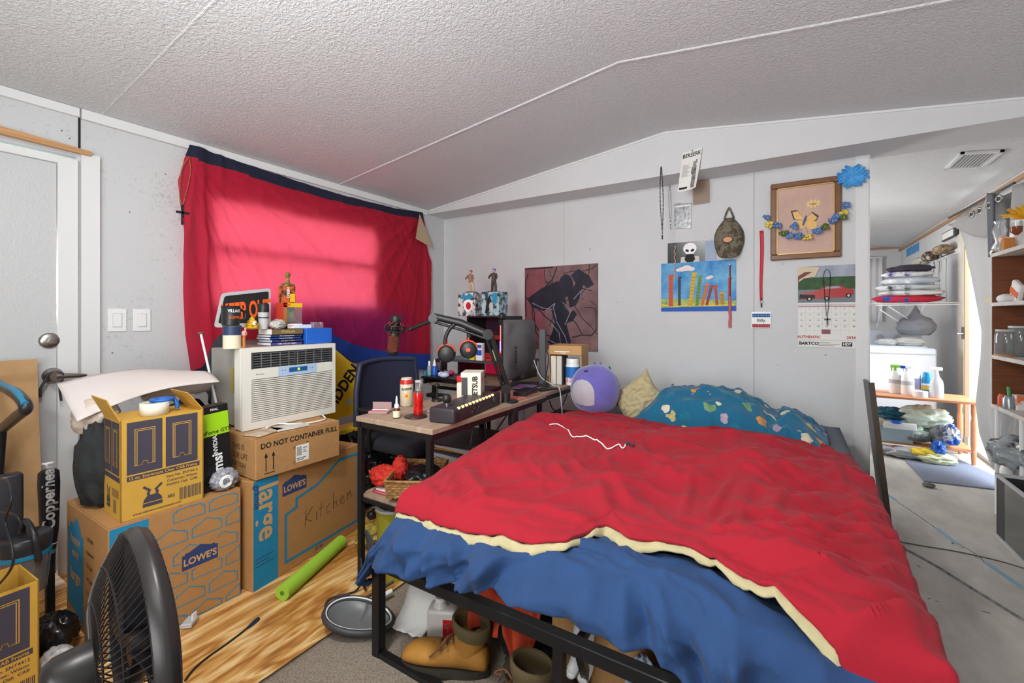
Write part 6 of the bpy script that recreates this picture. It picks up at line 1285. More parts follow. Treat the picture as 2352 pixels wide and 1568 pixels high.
p = dz(961, 954); t = thing('red_bottle', 'clear ribbed bottle of red liquid standing on the black coaster', 'bottle', (p.x, p.y, DZT+.007)); MB().lathe((0, 0, 0), [(.020, 0), (.023, .01), (.021, .045), (.023, .085), (.021, .10)], mat('red_liquid', (190, 16, 14), .12, coat=.5), 24).build('filled_body', t, local=True); MB().lathe((0, 0, .10), [(.0205, 0), (.015, .012), (.013, .03), (.014, .045)], M_clear, 24).build('glass_neck', t, local=True); MB().lathe((0, 0, .1455), [(.015, 0), (.015, .008)], M_lgrey, 20).build('cap', t, local=True)
p = dz(944, 940); one('beaded_bracelet', MB().tube([(p.x+.022*math.cos(a), p.y+.05+.018*math.sin(a), DZT+.008) for a in [i*PI/10 for i in range(20)]], .006, mat('bead_check', (200, 196, 190), .5, col2=(30, 28, 30), vs=120, contrast=(.45, .55)), 8, closed=True), 'black and white beaded bracelet on the desk behind the red bottle', 'bracelet', (p.x, p.y+.05, DZT))
# control box with row of lit lamps
pa, pb = dz(1043, 976), dz(1150, 928); dv = (pb-pa); ang = math.atan2(dv.y, dv.x)-PI/2; Ld = dv.length
t = thing('control_box', 'black desktop control box with ball knob and row of lit orange lamps', 'controller', (pa.x, pa.y, DZT+.0005), ang); wd_ = .125
b = MB().box((-wd_/2, Ld/2, .032), (wd_, Ld, .064), mat('plum_black_plastic', (50, 44, 50), .45), .010, seg=4); b.build('case', t, local=True)
for k in range(11): MB().box((-.003, .045+k*(Ld-.14)/10, .0615), (.010, .015, .010), mat('amber_lamp', (255, 200, 130), .4, emit=(255, 176, 100), es=3), .002).build('lamp', t, local=True)
sk_ = MB().cyl((-.065, .05, .064), (-.065, .05, .085), .007, M_chrome).build('stick', t, local=True); sub_part(MB().sph((-.065, .05, .097), .021, M_black, 24, 14), 'ball_knob', sk_)
for k in range(4): MB().cyl((.0, .16+k*.022, .022+.01*(k % 2)), (.004, .16+k*.022, .022+.01*(k % 2)), .006, M_dgrey, n=12).build('socket', t, local=True)
MB().cyl((.0, Ld-.08, .036), (.006, Ld-.08, .036), .015, M_dgrey, n=20).build('dial', t, local=True)
MB().box((.001, -.0+.02, .03), (.004, .02, .04), M_black, .002).build('switch', t, local=True)
p = dz(986, 925); t = thing('joystick', 'small black joystick standing behind the control box', 'joystick', (p.x, p.y+.06, DZT+.0005)); MB().lathe((0, 0, 0), [(.03, 0), (.028, .01), (.01, .016)], M_black, 20).cyl((0, 0, .01), (0, 0, .075), .005, M_black).build('stand', t, local=True); MB().sph((0, 0, .082), (.014, .014, .013), M_black, 16, 10).build('knob', t, local=True)
# figure box and red capped bottle, standing behind the control box
p = at_y(1086, 918, 1.80); t = thing('figure_box', 'white collectible box with pale blue window print beside the microphone arm', 'box', (p.x, 1.80, DZT+.0005), math.radians(28))
b = MB().box((0, 0, .087), (.10, .13, .172), mat('off_white_card', (230, 222, 206), .6), .001)
Mf = frame((.0505, -.065, 0), (0, 1, 0), (0, 0, 1)); b.rect(.02, .03, .125, .16, mat('sky_print', (150, 196, 226), .6, col2=(240, 214, 150), vs=18), Mf).ell(.045, .135, .010, .012, M_orange, Mf, .001).ell(.075, .132, .014, .012, mat('salmon_print', (220, 130, 110), .6), Mf, .001)
for k in range(5): b.stroke([(.05+.014*k, .05+.03), (.055+.014*k, .05)], .002, M_ink, Mf, .001)
b.rect(.02, .03, .125, .05, mat('sand_print', (226, 170, 110), .6), Mf, .0008)
Ms = frame((-.05, -.0655, 0), (1, 0, 0), (0, 0, 1)); b.text('RETSUB', .036, M_ink, Ms, .072, .10, PI/2, .03, .9, .001).rect(.004, .06, .034, .15, M_dgrey, Ms, .0008).ell(.075, .018, .011, .011, M_ink, Ms, .0008).ell(.075, .018, .006, .006, M_wht, Ms, .0014)
b.build('carton', t, local=True, fix=False)
p = at_y(1060, 922, 1.74); t = thing('lotion_bottle', 'white bottle with bright red cap beside the figure box', 'bottle', (p.x-.0, 1.74, DZT+.0005)); MB().box((0, 0, .062), (.036, .044, .124), mat('ivory_plastic', (232, 214, 196), .4), .010, seg=3).build('body', t, local=True); MB().box((0, 0, .140), (.034, .042, .032), M_red, .006, seg=3).build('cap', t, local=True); MB().box((.0185, -.0, .06), (.001, .03, .06), mat('salmon_label', (220, 170, 140), .6)).build('label', t, local=True)
bx2('pale_card', 'pale pink card lying on the desk behind the control box', (1.475, 1.62, DZT+.004), (.12, .09, .006), mat('pale_pink_card', (224, 200, 194), .7), .7, 'card')
# office chair
cc = Vector((.93, 1.96, 0)); t = thing('office_chair', 'dark blue mesh back office chair between the desk and the hung sheet', 'chair', cc, 0)
M_mesh = mat('navy_mesh', (40, 42, 66), .8, bump=.3, bs=300); M_cf = mat('chair_frame_navy', (44, 50, 72), .5)
bc = Vector((.66, 1.72, .76))
def cb(u, v): # back panel faces +X/-Y corner
    a = (u-.5); y = a*.50; cv = .06*(a*2)**2; w_ = 1-.14*max(0, v-.55)**1.2*2
    return cc+Vector((-.235+cv, .0+y*w_, .56+v*.355+.0*abs(a)))
MB().grid(cb, 24, 20, M_mesh).build('back_mesh', t, solid=.012)
rim = [cb(0, i/12) for i in range(13)]+[cb(i/14, 1)+Vector((0, 0, .012*math.sin(i/14*PI))) for i in range(1, 15)]+[cb(1, 1-i/12) for i in range(1, 13)]
MB().tube(rim, .016, M_cf, 10).build('back_frame', t)
MB().box(cc+Vector((.02, 0, .46)), (.46, .46, .07), mat('seat_fabric', (34, 34, 42), .9), .03, seg=4).build('seat', t)
MB().cyl(cc+Vector((0, 0, .06)), cc+Vector((0, 0, .43)), .025, M_blk2).build('gas_lift', t)
for k in range(5):
    a = k*1.2566+.3; lg = MB().tube([cc+Vector((0, 0, .09)), cc+Vector((.22*math.cos(a), .22*math.sin(a), .065))], [.022, .014], M_black, 8).build('leg', t); MB().sph(cc+Vector((.22*math.cos(a), .22*math.sin(a), .027)), .026, M_black, 12, 8).build('caster', lg)
MB().tube(smooth_path([cc+Vector((-.20, 0, .60)), cc+Vector((-.26, 0, .46)), cc+Vector((-.05, 0, .42))]), .02, M_blk2, 8).build('back_bracket', t)
for sy_ in (-1, 1): MB().tube(smooth_path([cc+Vector((-.06, sy_*.25, .44)), cc+Vector((-.02, sy_*.29, .56)), cc+Vector((.0, sy_*.28, .66))]), .014, M_blk2, 8).box(cc+Vector((.02, sy_*.28, .675)), (.24, .06, .025), M_black, .01, seg=3).build('armrest', t)
# yellow traffic sign and black rubbish bags beyond the boxes
YX = .46; Ms = frame((YX, 0, 0), (0, 1, 0), (0, 0, 1)); pl = [at_x(*q_, YX) for q_ in ((700, 800), (768, 800), (822, 846), (846, 905), (848, 940), (742, 971), (700, 975))]
Pp = [(p.y, p.z) for p in pl]; og_y, og_z = pl[5].y, pl[5].z
t = thing('traffic_sign', 'yellow traffic sign with black lettering leaning behind the air conditioner', 'sign', (YX, og_y+.1, og_z))
b = MB().poly(Pp, mat('sign_yellow', (232, 180, 24), .4, col2=(240, 196, 50), vs=5), Ms, .0, .004)
s1, s2 = at_x(762, 830, YX), at_x(795, 880, YX); a = math.radians(50)
d0, d1 = at_x(766, 926, YX), at_x(822, 838, YX); v_ = d1-d0; rt = math.atan2(v_.z, v_.y)
b.text('IDDEN', .110, M_ink, Ms, (d0.y+d1.y)/2-.005, (d0.z+d1.z)/2, rt, .035, .80, .001)
e0, e1 = at_x(760, 830, YX), at_x(842, 900, YX); b.text('S', .10, M_ink, Ms, e0.y-.02, e0.z, rt, .04, .8, .001).text('A', .085, M_ink, Ms, at_x(829, 898, YX).y, at_x(829, 898, YX).z, rt, .04, .8, .001)
b.build('sign_plate', t, fix=False)
q_ = at_x(802, 922, YX); MB().ell(q_.y, q_.z, .022, .022, M_lgrey, Ms, .0015, 14).build('washer_mark', t)
one('curved_board', MB().poly([(p.y, p.z) for p in [at_x(*q, .44) for q in ((818, 838), (838, 862), (850, 895), (856, 932), (840, 945), (800, 950))]], mat('raw_chipboard', (170, 120, 60), .8, col2=(130, 86, 40), vs=20), frame((.44, 0, 0), (0, 1, 0), (0, 0, 1)), 0, .012), 'curved brown board edge behind the yellow sign', 'board', (.44, at_x(830, 940, .44).y, at_x(830, 945, .44).z))
one('yellow_shelf_edge', MB().b2((.42, 1.55, .475), (.56, 2.15, .495), M_yel), 'yellow edged board carrying the traffic sign behind the moving boxes', 'board', (.48, 1.85, .475))
M_bag = mat('black_bin_film', (22, 23, 28), .14, bump=.7, bs=16); 
one('rubbish_bag', MB().sph((.57, 1.90, .24), (.20, .19, .235), M_bag, 64, 40, amp=.28, freq=2.6, seed=8, ridge=True, flat=.96), 'large shiny black rubbish bag behind the Kitchen moving box', 'bag', (.57, 1.90, .012))
one('rubbish_bag', MB().sph((.55, 2.32, .17), (.17, .17, .17), M_bag, 56, 36, amp=.30, freq=2.8, seed=19, ridge=True, flat=.92), 'smaller black rubbish bag further back beside the chair base', 'bag', (.55, 2.32, .01))
cloth_wad('yellow_rag', 'crumpled yellow green wrapper on the floor between box and desk', (1.02, 1.62, .045), (.07, .11, .05), mat('yellow_wrapper', (200, 180, 70), .5, col2=(150, 130, 60), vs=20), 51, .35)
cloth_wad('grey_clutter', 'grey and black clutter on the floor in front of the rubbish bag', (1.02, 1.86, .06), (.09, .12, .075), mat('mixed_clutter', (110, 104, 100), .8, col2=(30, 30, 34), vs=26, contrast=(.42, .55)), 52, .3)
# ------------------------------------------------------------------ far end of the desk
RZ_ = .80
t = thing('monitor_riser', 'small black riser on the back left of the desk holding glue bottles', 'riser', (.98, 2.34, DZT))
MB().b2((.80, 2.20, RZ_-.014), (1.16, 2.44, RZ_), M_blk2).build('top', t)
for x in (.81, 1.15): MB().b2((x-.008, 2.22, DZT), (x+.008, 2.42, RZ_-.014), M_blk2).build('side_panel', t)
def onr(px, Y, z=RZ_): p = at_y(px, 850, Y); return Vector((p.x, Y, z+.0005))
p = onr(998, 2.30); t = thing('glue_bottle', 'white topped blue glue bottle on the black riser', 'bottle', p); MB().lathe((0, 0, 0), [(.022, 0), (.023, .05), (.014, .062)], mat('glue_blue', (30, 90, 190), .4), 20).build('body', t, local=True); MB().lathe((0, 0, .062), [(.013, 0), (.010, .02), (.003, .045)], M_wht, 16).build('nozzle', t, local=True)
p = onr(986, 2.26); t = thing('gel_bottle', 'clear gel bottle left of the blue glue bottle', 'bottle', p); MB().lathe((0, 0, 0), [(.014, 0), (.015, .055), (.010, .065)], mat('gel_clear', (180, 205, 205), .15, trans=.5), 18).build('body', t, local=True); MB().lathe((0, 0, .065), [(.008, 0), (.008, .03), (.003, .034)], M_wht, 14).build('nozzle', t, local=True)
p = onr(977, 2.24); one('teal_pot', MB().lathe(p, [(.012, 0), (.014, .022), (.010, .028)], mat('teal_plastic', (20, 120, 150), .4), 16), 'small teal pot at the left end of the black riser', 'pot', p)
p = onr(1020, 2.28); t = thing('game_controller', 'white and red game controller lying on the black riser', 'game controller', p, .4); MB().box((0, 0, .018), (.06, .10, .03), mat('pearl_plastic', (214, 220, 236), .3, col2=(170, 190, 230), vs=12), .013, seg=4).sph((.02, -.058, .016), (.034, .026, .018), MATS['pearl_plastic']).build('body', t, local=True); MB().sph((.02, .060, .016), (.034, .026, .018), mat('crimson_plastic', (190, 40, 90), .35)).build('grip', t, local=True); MB().cyl((0, -.025, .03), (0, -.025, .042), .008, M_black).cyl((.01, .02, .03), (.01, .02, .042), .008, M_black).build('thumbstick', t, local=True)
p = onr(1012, 2.40); t = thing('camera_cube', 'small dark framed box with grey lens patch behind the controller', 'camera', p); MB().box((0, 0, .05), (.07, .075, .10), M_black, .01, seg=3).build('body', t, local=True); MB().box((.012, -.038, .05), (.03, .002, .06), mat('lens_mauve', (130, 100, 110), .3)).build('panel', t, local=True)
# hutch shelf with PC case
HZ = .885
t = thing('desk_hutch', 'dark raised shelf at the back of the desk carrying the computer case', 'shelf', (.95, 2.75, DZT))
MB().b2((.62, 2.56, HZ-.018), (1.30, 2.95, HZ), mat('hutch_grey', (76, 74, 82), .4)).build('top', t)
for x in (.80, 1.28): MB().b2((x-.01, 2.6, DZT), (x+.01, 2.92, HZ-.018), M_blk2).build('side_panel', t)
MB().b2((.83, 2.90, DZT), (1.27, 2.91, HZ-.018), mat('magenta_glow_panel', (120, 16, 40), .5, emit=(190, 20, 60), es=.5)).build('back_glow', t)
PX0, PX1, PY0, PY1, PZ1 = .86, 1.20, 2.62, 2.86, 1.205
t = thing('computer_case', 'black gaming computer case with glass side and red light strip', 'computer', ((PX0+PX1)/2, 2.74, HZ+.0005))
MB().b2((PX0, PY0+.006, HZ+.001), (PX1, PY1, HZ+.012), M_black).b2((PX0, PY0, PZ1-.010), (PX1, PY1, PZ1), mat('case_dark_purple', (52, 34, 44), .4)).b2((PX0, PY1-.01, HZ+.01), (PX1, PY1, PZ1-.01), mat('case_inner_purple', (58, 20, 44), .5)).b2((PX1-.028, PY0, HZ+.001), (PX1, PY1, PZ1), M_black).b2((PX0, PY0, HZ), (PX0+.01, PY1, PZ1), M_black).build('chassis', t)
MB().b2((PX1-.045, PY0+.004, HZ+.015), (PX1-.034, PY0+.012, PZ1-.012), mat('red_led_strip', (255, 90, 90), .4, emit=(255, 70, 60), es=5)).build('light_strip', t)
MB().b2((PX1-.047, PY0+.003, HZ+.07), (PX1-.033, PY0+.0038, HZ+.14), mat('violet_led', (170, 120, 255), .4, emit=(150, 90, 255), es=5)).build('light_strip_violet', t)
MB().b2((PX0+.01, PY0+.02, HZ+.02), (PX1-.05, PY1-.02, HZ+.05), M_dgrey).b2((PX0+.1, PY0+.05, HZ+.15), (PX1-.06, PY1-.02, HZ+.18), mat('gpu_red', (120, 20, 26), .5)).build('graphics_card', t)
# snack boxes, cans in front of the case
def onh(px, Y): p = at_y(px, 800, Y); return Vector((p.x, Y, HZ+.0005))
items = [(1086, 2.585, .045, .10, (240, 200, 60), (60, 50, 40), 'yellow and black printed tea box', 'box'), (1103, 2.582, .055, .125, (240, 240, 244), (40, 90, 190), 'tall white and blue box', 'box'), (1124, 2.585, .05, .055, (206, 40, 40), (120, 20, 24), 'short red printed box', 'box'), (1073, 2.58, .035, .13, (90, 130, 160), (30, 40, 60), 'slim blue grey carton', 'box')]
for k, (px, Y, w_, h_, c1, c2_, lab, cat) in enumerate(items):
    p = onh(px, Y); t = thing('snack_box', lab+' in front of the computer case', cat, p); MB().box((0, 0, h_/2), (w_, .03, h_), mat('snack_%d' % k, c1, .5), .001).build('carton', t, local=True)
    F_ = frame((-w_/2, -.0152, 0), (1, 0, 0), (0, 0, 1)); MB().rect(.004, h_*.3, w_-.004, h_*.6, mat('snack_print_%d' % k, c2_, .5), F_).rect(.006, h_*.72, w_-.006, h_*.9, mat('snack_print_%d' % k, c2_, .5), F_).build('print', t, local=True, fix=False)
for k, (px, lab, c_) in enumerate(((1138, 'pale green plush dragon toy on the hutch shelf', (206, 226, 150)), (1146, 'red plush toy beside the pale green one on the hutch', (200, 50, 50)))):
    p = onh(px, 2.585-.0*k); one('plush_dragon', MB().sph(p+Vector((0, 0, .03)), (.025, .02, .032), mat('plush_c%d' % k, c_, .9), 18, 12, amp=.2, seed=k, flat=.93).sph(p+Vector((-.008+.01*k, 0, .075-.03*k)), (.016, .015, .022), MATS['plush_c%d' % k], 14, 10), lab, 'plush toy', p)
# graphic novel boxes and unnamed figures on top of the case
def ont(px, Y): p = at_y(px, 720, Y); return Vector((p.x, Y, PZ1+.0005))
comic = [mat('comic_print_a', (214, 206, 206), .5, col2=(40, 44, 60), vs=30, contrast=(.42, .55)), mat('comic_print_b', (170, 196, 204), .5, col2=(30, 50, 70), vs=26, contrast=(.42, .55))]
for k, (px, lab) in enumerate(((1081, 'left comic printed cube box on the computer case, red emblem on its face'), (1136, 'right comic printed cube box on the computer case, blue grey artwork'))):
    p = ont(px, 2.70); t = thing('comic_box', lab, 'box', p, .12-.1*k); w_ = .150; h_ = .175
    MB().box((0, 0, h_/2), (w_, .12, h_), comic[k], .001).build('carton', t, local=True)
    F_ = frame((-w_/2, -.0605, 0), (1, 0, 0), (0, 0, 1)); b = MB()
    if k == 0: b.poly([(.05, .06), (.08, .02), (.12, .05), (.13, .11), (.09, .13), (.05, .11)], M_wht, F_, .0005).ell(.092, .075, .022, .028, M_red, F_, .001).poly([(.02, .13), (.05, .17), (.07, .15), (.10, .172), (.14, .14), (.08, .12)], mat('teal_ink', (30, 140, 180), .5), F_, .0008)
    else: b.poly([(.03, .02), (.05, .12), (.07, .15), (.09, .1), (.06, .02)], M_ink, F_, .0005).poly([(.09, .16), (.14, .165), (.13, .08), (.10, .1)], mat('teal_ink', (30, 140, 180), .5), F_, .0006).ell(.085, .07, .018, .03, M_lgrey, F_, .0009)
    b.build('cover_print', t, local=True, fix=False)
def figurine(lab, p, lean, c1, c2_):
    t = thing('figurine', lab, 'figurine', p); MB().lathe((0, 0, 0), [(.045, 0), (.045, .006), (.04, .008)], M_black, 24).build('base', t, local=True)
    m1, m2, sk = mat('fig_%d' % c1[0], c1, .6), mat('fig_%d' % c2_[0], c2_, .6), mat('fig_skin', (206, 160, 130), .6)
    b = MB(); b.tube([(-.014, 0, .008), (-.012+lean*.3, 0, .05), (-.004+lean*.6, 0, .085)], [.009, .010, .013], m2, 8).tube([(.018, 0, .008), (.016+lean*.3, 0, .05), (.006+lean*.6, 0, .085)], [.009, .010, .013], m2, 8).tube([(lean*.6, 0, .08), (lean*.8, 0, .105), (lean, 0, .135), (lean, 0, .142)], [.018, .016, .021, .008], m1, 10)
    b.tube([(lean-.02, 0, .134), (lean-.036, -.012, .11), (lean-.02, -.03, .10)], [.008, .007, .005], m1, 8).tube([(lean+.02, 0, .134), (lean+.034, -.01, .11), (lean+.03, -.02, .085)], [.008, .007, .005], m1, 8).build('body', t, local=True)
    MB().sph((lean, -.001, .156), (.012, .012, .014), sk, 12, 10).build('head', t, local=True); MB().sph((lean, .003, .162), (.014, .014, .012), M_brown if c1[0] > 100 else M_blue, 12, 8, amp=.3, seed=2).build('hair', t, local=True)
    return t
p = ont(1083, 2.70)+Vector((0, 0, .1755)); figurine('left brown and cream action figurine crouching on the left comic box', p, -.01, (150, 110, 90), (196, 170, 150))
p = ont(1134, 2.70)+Vector((0, 0, .1755)); figurine('right dark action figurine standing upright on the right comic box', p, .0, (70, 58, 52), (60, 50, 46))
# curved monitor seen from behind
mc = Vector((1.40, 2.46, 0)); M_mon = mat('monitor_shell', (98, 96, 98), .45, bump=.02)
t = thing('computer_monitor', 'grey curved computer monitor seen from behind with webcam on top', 'monitor', (mc.x, mc.y, DZT+.0005), math.radians(11)); mw, mh, mz = .55, .37, .06
def mback(u, v):
    a = (u-.5)*2; bb_ = (v-.5)*2; e = max(0, (1-abs(a)**10)*(1-abs(bb_)**10)); inner = max(0, 1-(a*a*1.1+bb_*bb_*1.2))
    return Vector((.012+.028*e**.3+.05*inner**.8-.0*a, a*mw/2, mz+mh*v))
b = MB().grid(mback, 30, 24, M_mon); b.build('back_shell', t, local=True)
b = MB().grid(lambda u, v: Vector((.012+.035*(2*u-1)**2*.0-.010, (u-.5)*mw, mz+mh*v)), 20, 4, M_black); b.build('screen', t, local=True, solid=.010)
MB().box((.03, 0, mz+.10), (.05, .07, .22), M_dgrey, .01, seg=2).box((.03, 0, .006), (.20, .26, .012), M_dgrey, .004).build('stand', t, local=True)
F_ = frame((.050, 0, 0), (0, 1, 0), (0, 0, 1)); MB().text('OMEN', .050, M_ink, frame((.066, -.205, mz+mh*.38), (0, .97, 0), (0, 0, 1)), 0, 0, PI/2, .02, 1, .002).build('lettering', t, local=True, fix=False)
t = thing('webcam', 'small black webcam clipped to the top of the curved monitor', 'webcam', (mc.x-.0, mc.y-.18, DZT+mz+mh-.015)); MB().box((.01, 0, .0), (.06, .035, .035), M_black, .006, seg=2).build('clip', t, local=True); wb = MB().sph((0, 0, .035), (.022, .026, .026), M_black, 18, 12).build('body', t, local=True); sub_part(MB().cyl((-.02, 0, .035), (-.026, 0, .035), .012, M_dgrey), 'lens', wb)
# flat dark speaker panel
p = dz(1243, 886); t = thing('soundbar', 'tall narrow dark grey speaker standing right of the curved monitor', 'speaker', (p.x, p.y+.02, DZT+.0005), math.radians(24)); MB().box((0, 0, .185), (.045, .075, .37), M_dgrey, .004).build('cabinet', t, local=True); MB().box((.0, 0, .008), (.09, .12, .014), M_black, .004).build('foot', t, local=True)
# pieces along the right of the desk top
bx2('tablet', 'pink lit tablet lying on the desk left of the tall speaker', (1.50, 2.38, DZT+.014), (.12, .16, .006), mat('pink_tablet', (196, 60, 130), .4, col2=(50, 140, 190), vs=10), .2, 'tablet')
bx2('gamepad_dock', 'low black dock beside the microphone arm base on the desk', (1.60, 2.22, DZT+.014), (.08, .18, .026), M_black, .15, 'dock')
bx2('desk_phone', 'black phone lying on the right edge of the desk', (1.63, 2.42, DZT+.006), (.07, .14, .010), M_black, -.3, 'phone')
bx2('keyboard', 'black keyboard standing on edge behind the microphone arm', (1.36, 2.10, DZT+.012), (.14, .32, .022), M_black, .2, 'keyboard')
bx2('red_mousepad', 'pinkish red cloth pad covering the desk beyond the control box', (1.50, 2.14, DZT+.0022), (.34, .26, .003), mat('coral_pad', (196, 110, 100), .8), 0, 'mat')
one('monitor_cable', MB().tube(smooth_path([(1.52, 2.55, 1.06), (1.55, 2.6, .95), (1.58, 2.52, .83), (1.62, 2.40, .785), (1.66, 2.25, .77), (1.67, 2.12, .765)]), .0035, M_black, 6), 'black cable running down from the curved monitor along the desk', 'cable', (1.6, 2.45, .77))
one('monitor_cable', MB().tube(smooth_path([(1.50, 2.5, .92), (1.56, 2.48, .82), (1.64, 2.5, .77), (1.69, 2.48, .76), (1.715, 2.46, .66), (1.71, 2.48, .6)]), .0035, M_lgrey, 6), 'light grey cable falling over the right desk edge by the monitor', 'cable', (1.6, 2.45, .77))
# wooden bin box with books at the wall end
p = dz(1292, 884); bxx, byy = p.x-.0, p.y+.10
t = thing('cardboard_organizer', 'tan cardboard organizer box on its side holding books beside the purple plush', 'organizer', (bxx, byy, DZT+.0005), math.radians(12)); hh_ = .26
for sy_ in (.10,): pass
MB().box((0, 0, hh_-.03), (.22, .24, .06), mat('tan_box_board', (196, 150, 96), .7), .003).build('upper_tray', t, local=True); MB().box((.105, .01, hh_/2), (.006, .24, hh_), M_kraft2).build('side_board', t, local=True); MB().box((-.105, .01, hh_/2), (.006, .24, hh_), M_kraft2).build('side_board', t, local=True)
MB().rect(.04, .018, .14, .024, M_wht, frame((-.11, -.1205, hh_-.06), (1, 0, 0), (0, 0, 1)), .001).text('Kraft', .016, M_wht, frame((-.11, -.1205, hh_-.06), (1, 0, 0), (0, 0, 1)), .10, .012, 0, .01, 1, .001).build('print', t, local=True, fix=False)
Mo = Matrix.Translation((bxx, byy, DZT+.001)) @ Euler((0, 0, math.radians(12))).to_matrix().to_4x4()
for k, (x, w_, h_, c_, lab) in enumerate(((-.082, .034, .19, (226, 218, 204), 'thick white paged book standing at the left of the organizer box'), (-.043, .034, .19, (214, 206, 194), 'second thick pale book standing in the organizer box'), (-.020, .008, .185, (50, 46, 50), 'thin black folder standing beside the pale books'))):
    q_ = Mo @ Vector((x, -.03, 0)); one('standing_book', MB().box((0, 0, h_/2), (w_, .14, h_), mat('book_c%d' % k, c_, .7, var=.1, vs=120, stretch=(8, .2, .2)), .002, M=TR(q_, math.radians(12))), lab, 'book', q_)
q_ = Mo @ Vector((.040, -.06, 0)); t = thing('supplement_jar', 'white jar with blue and red label in the organizer box', 'jar', q_); MB().lathe((0, 0, 0), [(.045, 0), (.047, .01), (.047, .13), (.040, .14)], M_wht, 28).build('body', t, local=True); MB().lathe((0, 0, .045), [(.0474, 0), (.0474, .075)], mat('label_blue', (40, 110, 190), .5), 28, cap=False).lathe((0, 0, .02), [(.0475, 0), (.0475, .03)], mat('label_red_white', (220, 90, 90), .5, col2=(230, 230, 235), vs=60, contrast=(.45, .55)), 28, cap=False).build('label', t, local=True); MB().lathe((0, 0, .14), [(.043, 0), (.043, .03), (.040, .034)], M_wht, 28).build('lid', t, local=True)
# ------------------------------------------------------------------ microphone boom arm
base = Vector((1.630, 1.965, DZT)); elb = at_y(1121, 768, 1.86); shd = at_y(996, 731, 1.74)
t = thing('microphone_arm', 'black jointed microphone boom arm clamped to the right of the desk', 'microphone arm', base+Vector((0, 0, .0005)))
MB().cyl(base, base+Vector((0, 0, .05)), .024, M_black, n=20).box(base+Vector((.045, 0, -.05)), (.035, .05, .13), M_black, .004).build('clamp', t)
b1 = base+Vector((0, 0, .07)); s = (elb-b1).normalized(); nrm = Vector((.55, -.84, 0)); sd = s.cross(nrm).normalized()
MB().tube([b1+sd*.012, elb+sd*.012], .013, M_black, 8).tube([b1-sd*.014, elb-sd*.014], .008, M_black, 8).build('lower_arm', t)
MB().cyl(b1-nrm*.022, b1+nrm*.022, .026, M_blk2, n=24).build('joint', t); MB().cyl(elb-nrm*.022, elb+nrm*.022, .026, M_blk2, n=24).build('joint', t)
s = (shd-elb).normalized(); sd = s.cross(nrm).normalized()
mid = elb*.5+shd*.5+Vector((0, 0, .018))
MB().tube([elb+sd*.0, mid, shd+Vector((0, 0, .01))], [.018, .020, .018], M_black, 10).tube([elb+Vector((0, 0, -.025)), mid+Vector((0, 0, -.035)), shd+Vector((0, 0, -.018))], .007, M_black, 8).build('upper_arm', t)
MB().cyl(shd-nrm*.02, shd+nrm*.02, .024, M_blk2, n=24).build('joint', t)
mh_ = at_y(938, 757, 1.70); MB().tube([shd+Vector((-.01, 0, -.01)), mh_], [.011, .010], M_black, 8).tube([mh_+Vector((.02, 0, .006)), mh_], .007, M_chrome, 8).build('mic_mount', t)
mt = at_y(906, 762, 1.68)
tiltM = Matrix.Translation(mt) @ Euler((0, math.radians(8), 0)).to_matrix().to_4x4()
t = thing('studio_microphone', 'black and copper studio microphone hanging in a shock mount', 'microphone', mt+Vector((0, 0, -.10)))
MB().lathe((0, 0, -.125), [(.020, 0), (.031, .004), (.031, .022)], M_black, 28, tiltM).lathe((0, 0, -.02), [(.031, 0), (.031, .02), (.028, .024)], M_black, 28, tiltM).lathe((0, 0, -.122), [(.024, 0), (.024, .12)], M_black, 16, tiltM).build('body', t)
MB().lathe((0, 0, -.103), [(.0312, 0), (.0312, .083)], mat('copper_mesh', (120, 62, 44), .4, metal=.6, bump=.8, bs=260), 28, tiltM, cap=False).build('grille', t)
MB().lathe((0, 0, .045), [(.026, 0), (.029, .006), (.029, .040), (.020, .045)], M_black, 28, tiltM).cyl((0, 0, .0), (0, 0, .05), .018, M_black, M=tiltM).build('top_cap', t)
b = MB(); 
for z_ in (.005, .035): b.tube([(.048*math.cos(a), .048*math.sin(a), z_) for a in [i*2*PI/32 for i in range(32)]], .0045, M_black, 6, tiltM, closed=True)
for k in range(6): a = k*PI/3; b.tube([(.048*math.cos(a), .048*math.sin(a), .035), (.056*math.cos(a), .056*math.sin(a), .02), (.048*math.cos(a), .048*math.sin(a), .005)], .005, M_black, 6, tiltM)
b.build('shock_ring', t); b = MB()
for k in range(8): a = k*PI/4; b.tube([(.048*math.cos(a), .048*math.sin(a), .035), (.026*math.cos(a+.4), .026*math.sin(a+.4), .055)], .0022, mat('red_elastic', (160, 50, 44), .7), 5, tiltM).tube([(.048*math.cos(a), .048*math.sin(a), .005), (.030*math.cos(a+.4), .030*math.sin(a+.4), -.015)], .0022, MATS['red_elastic'], 5, tiltM)
b.build('elastic', t)
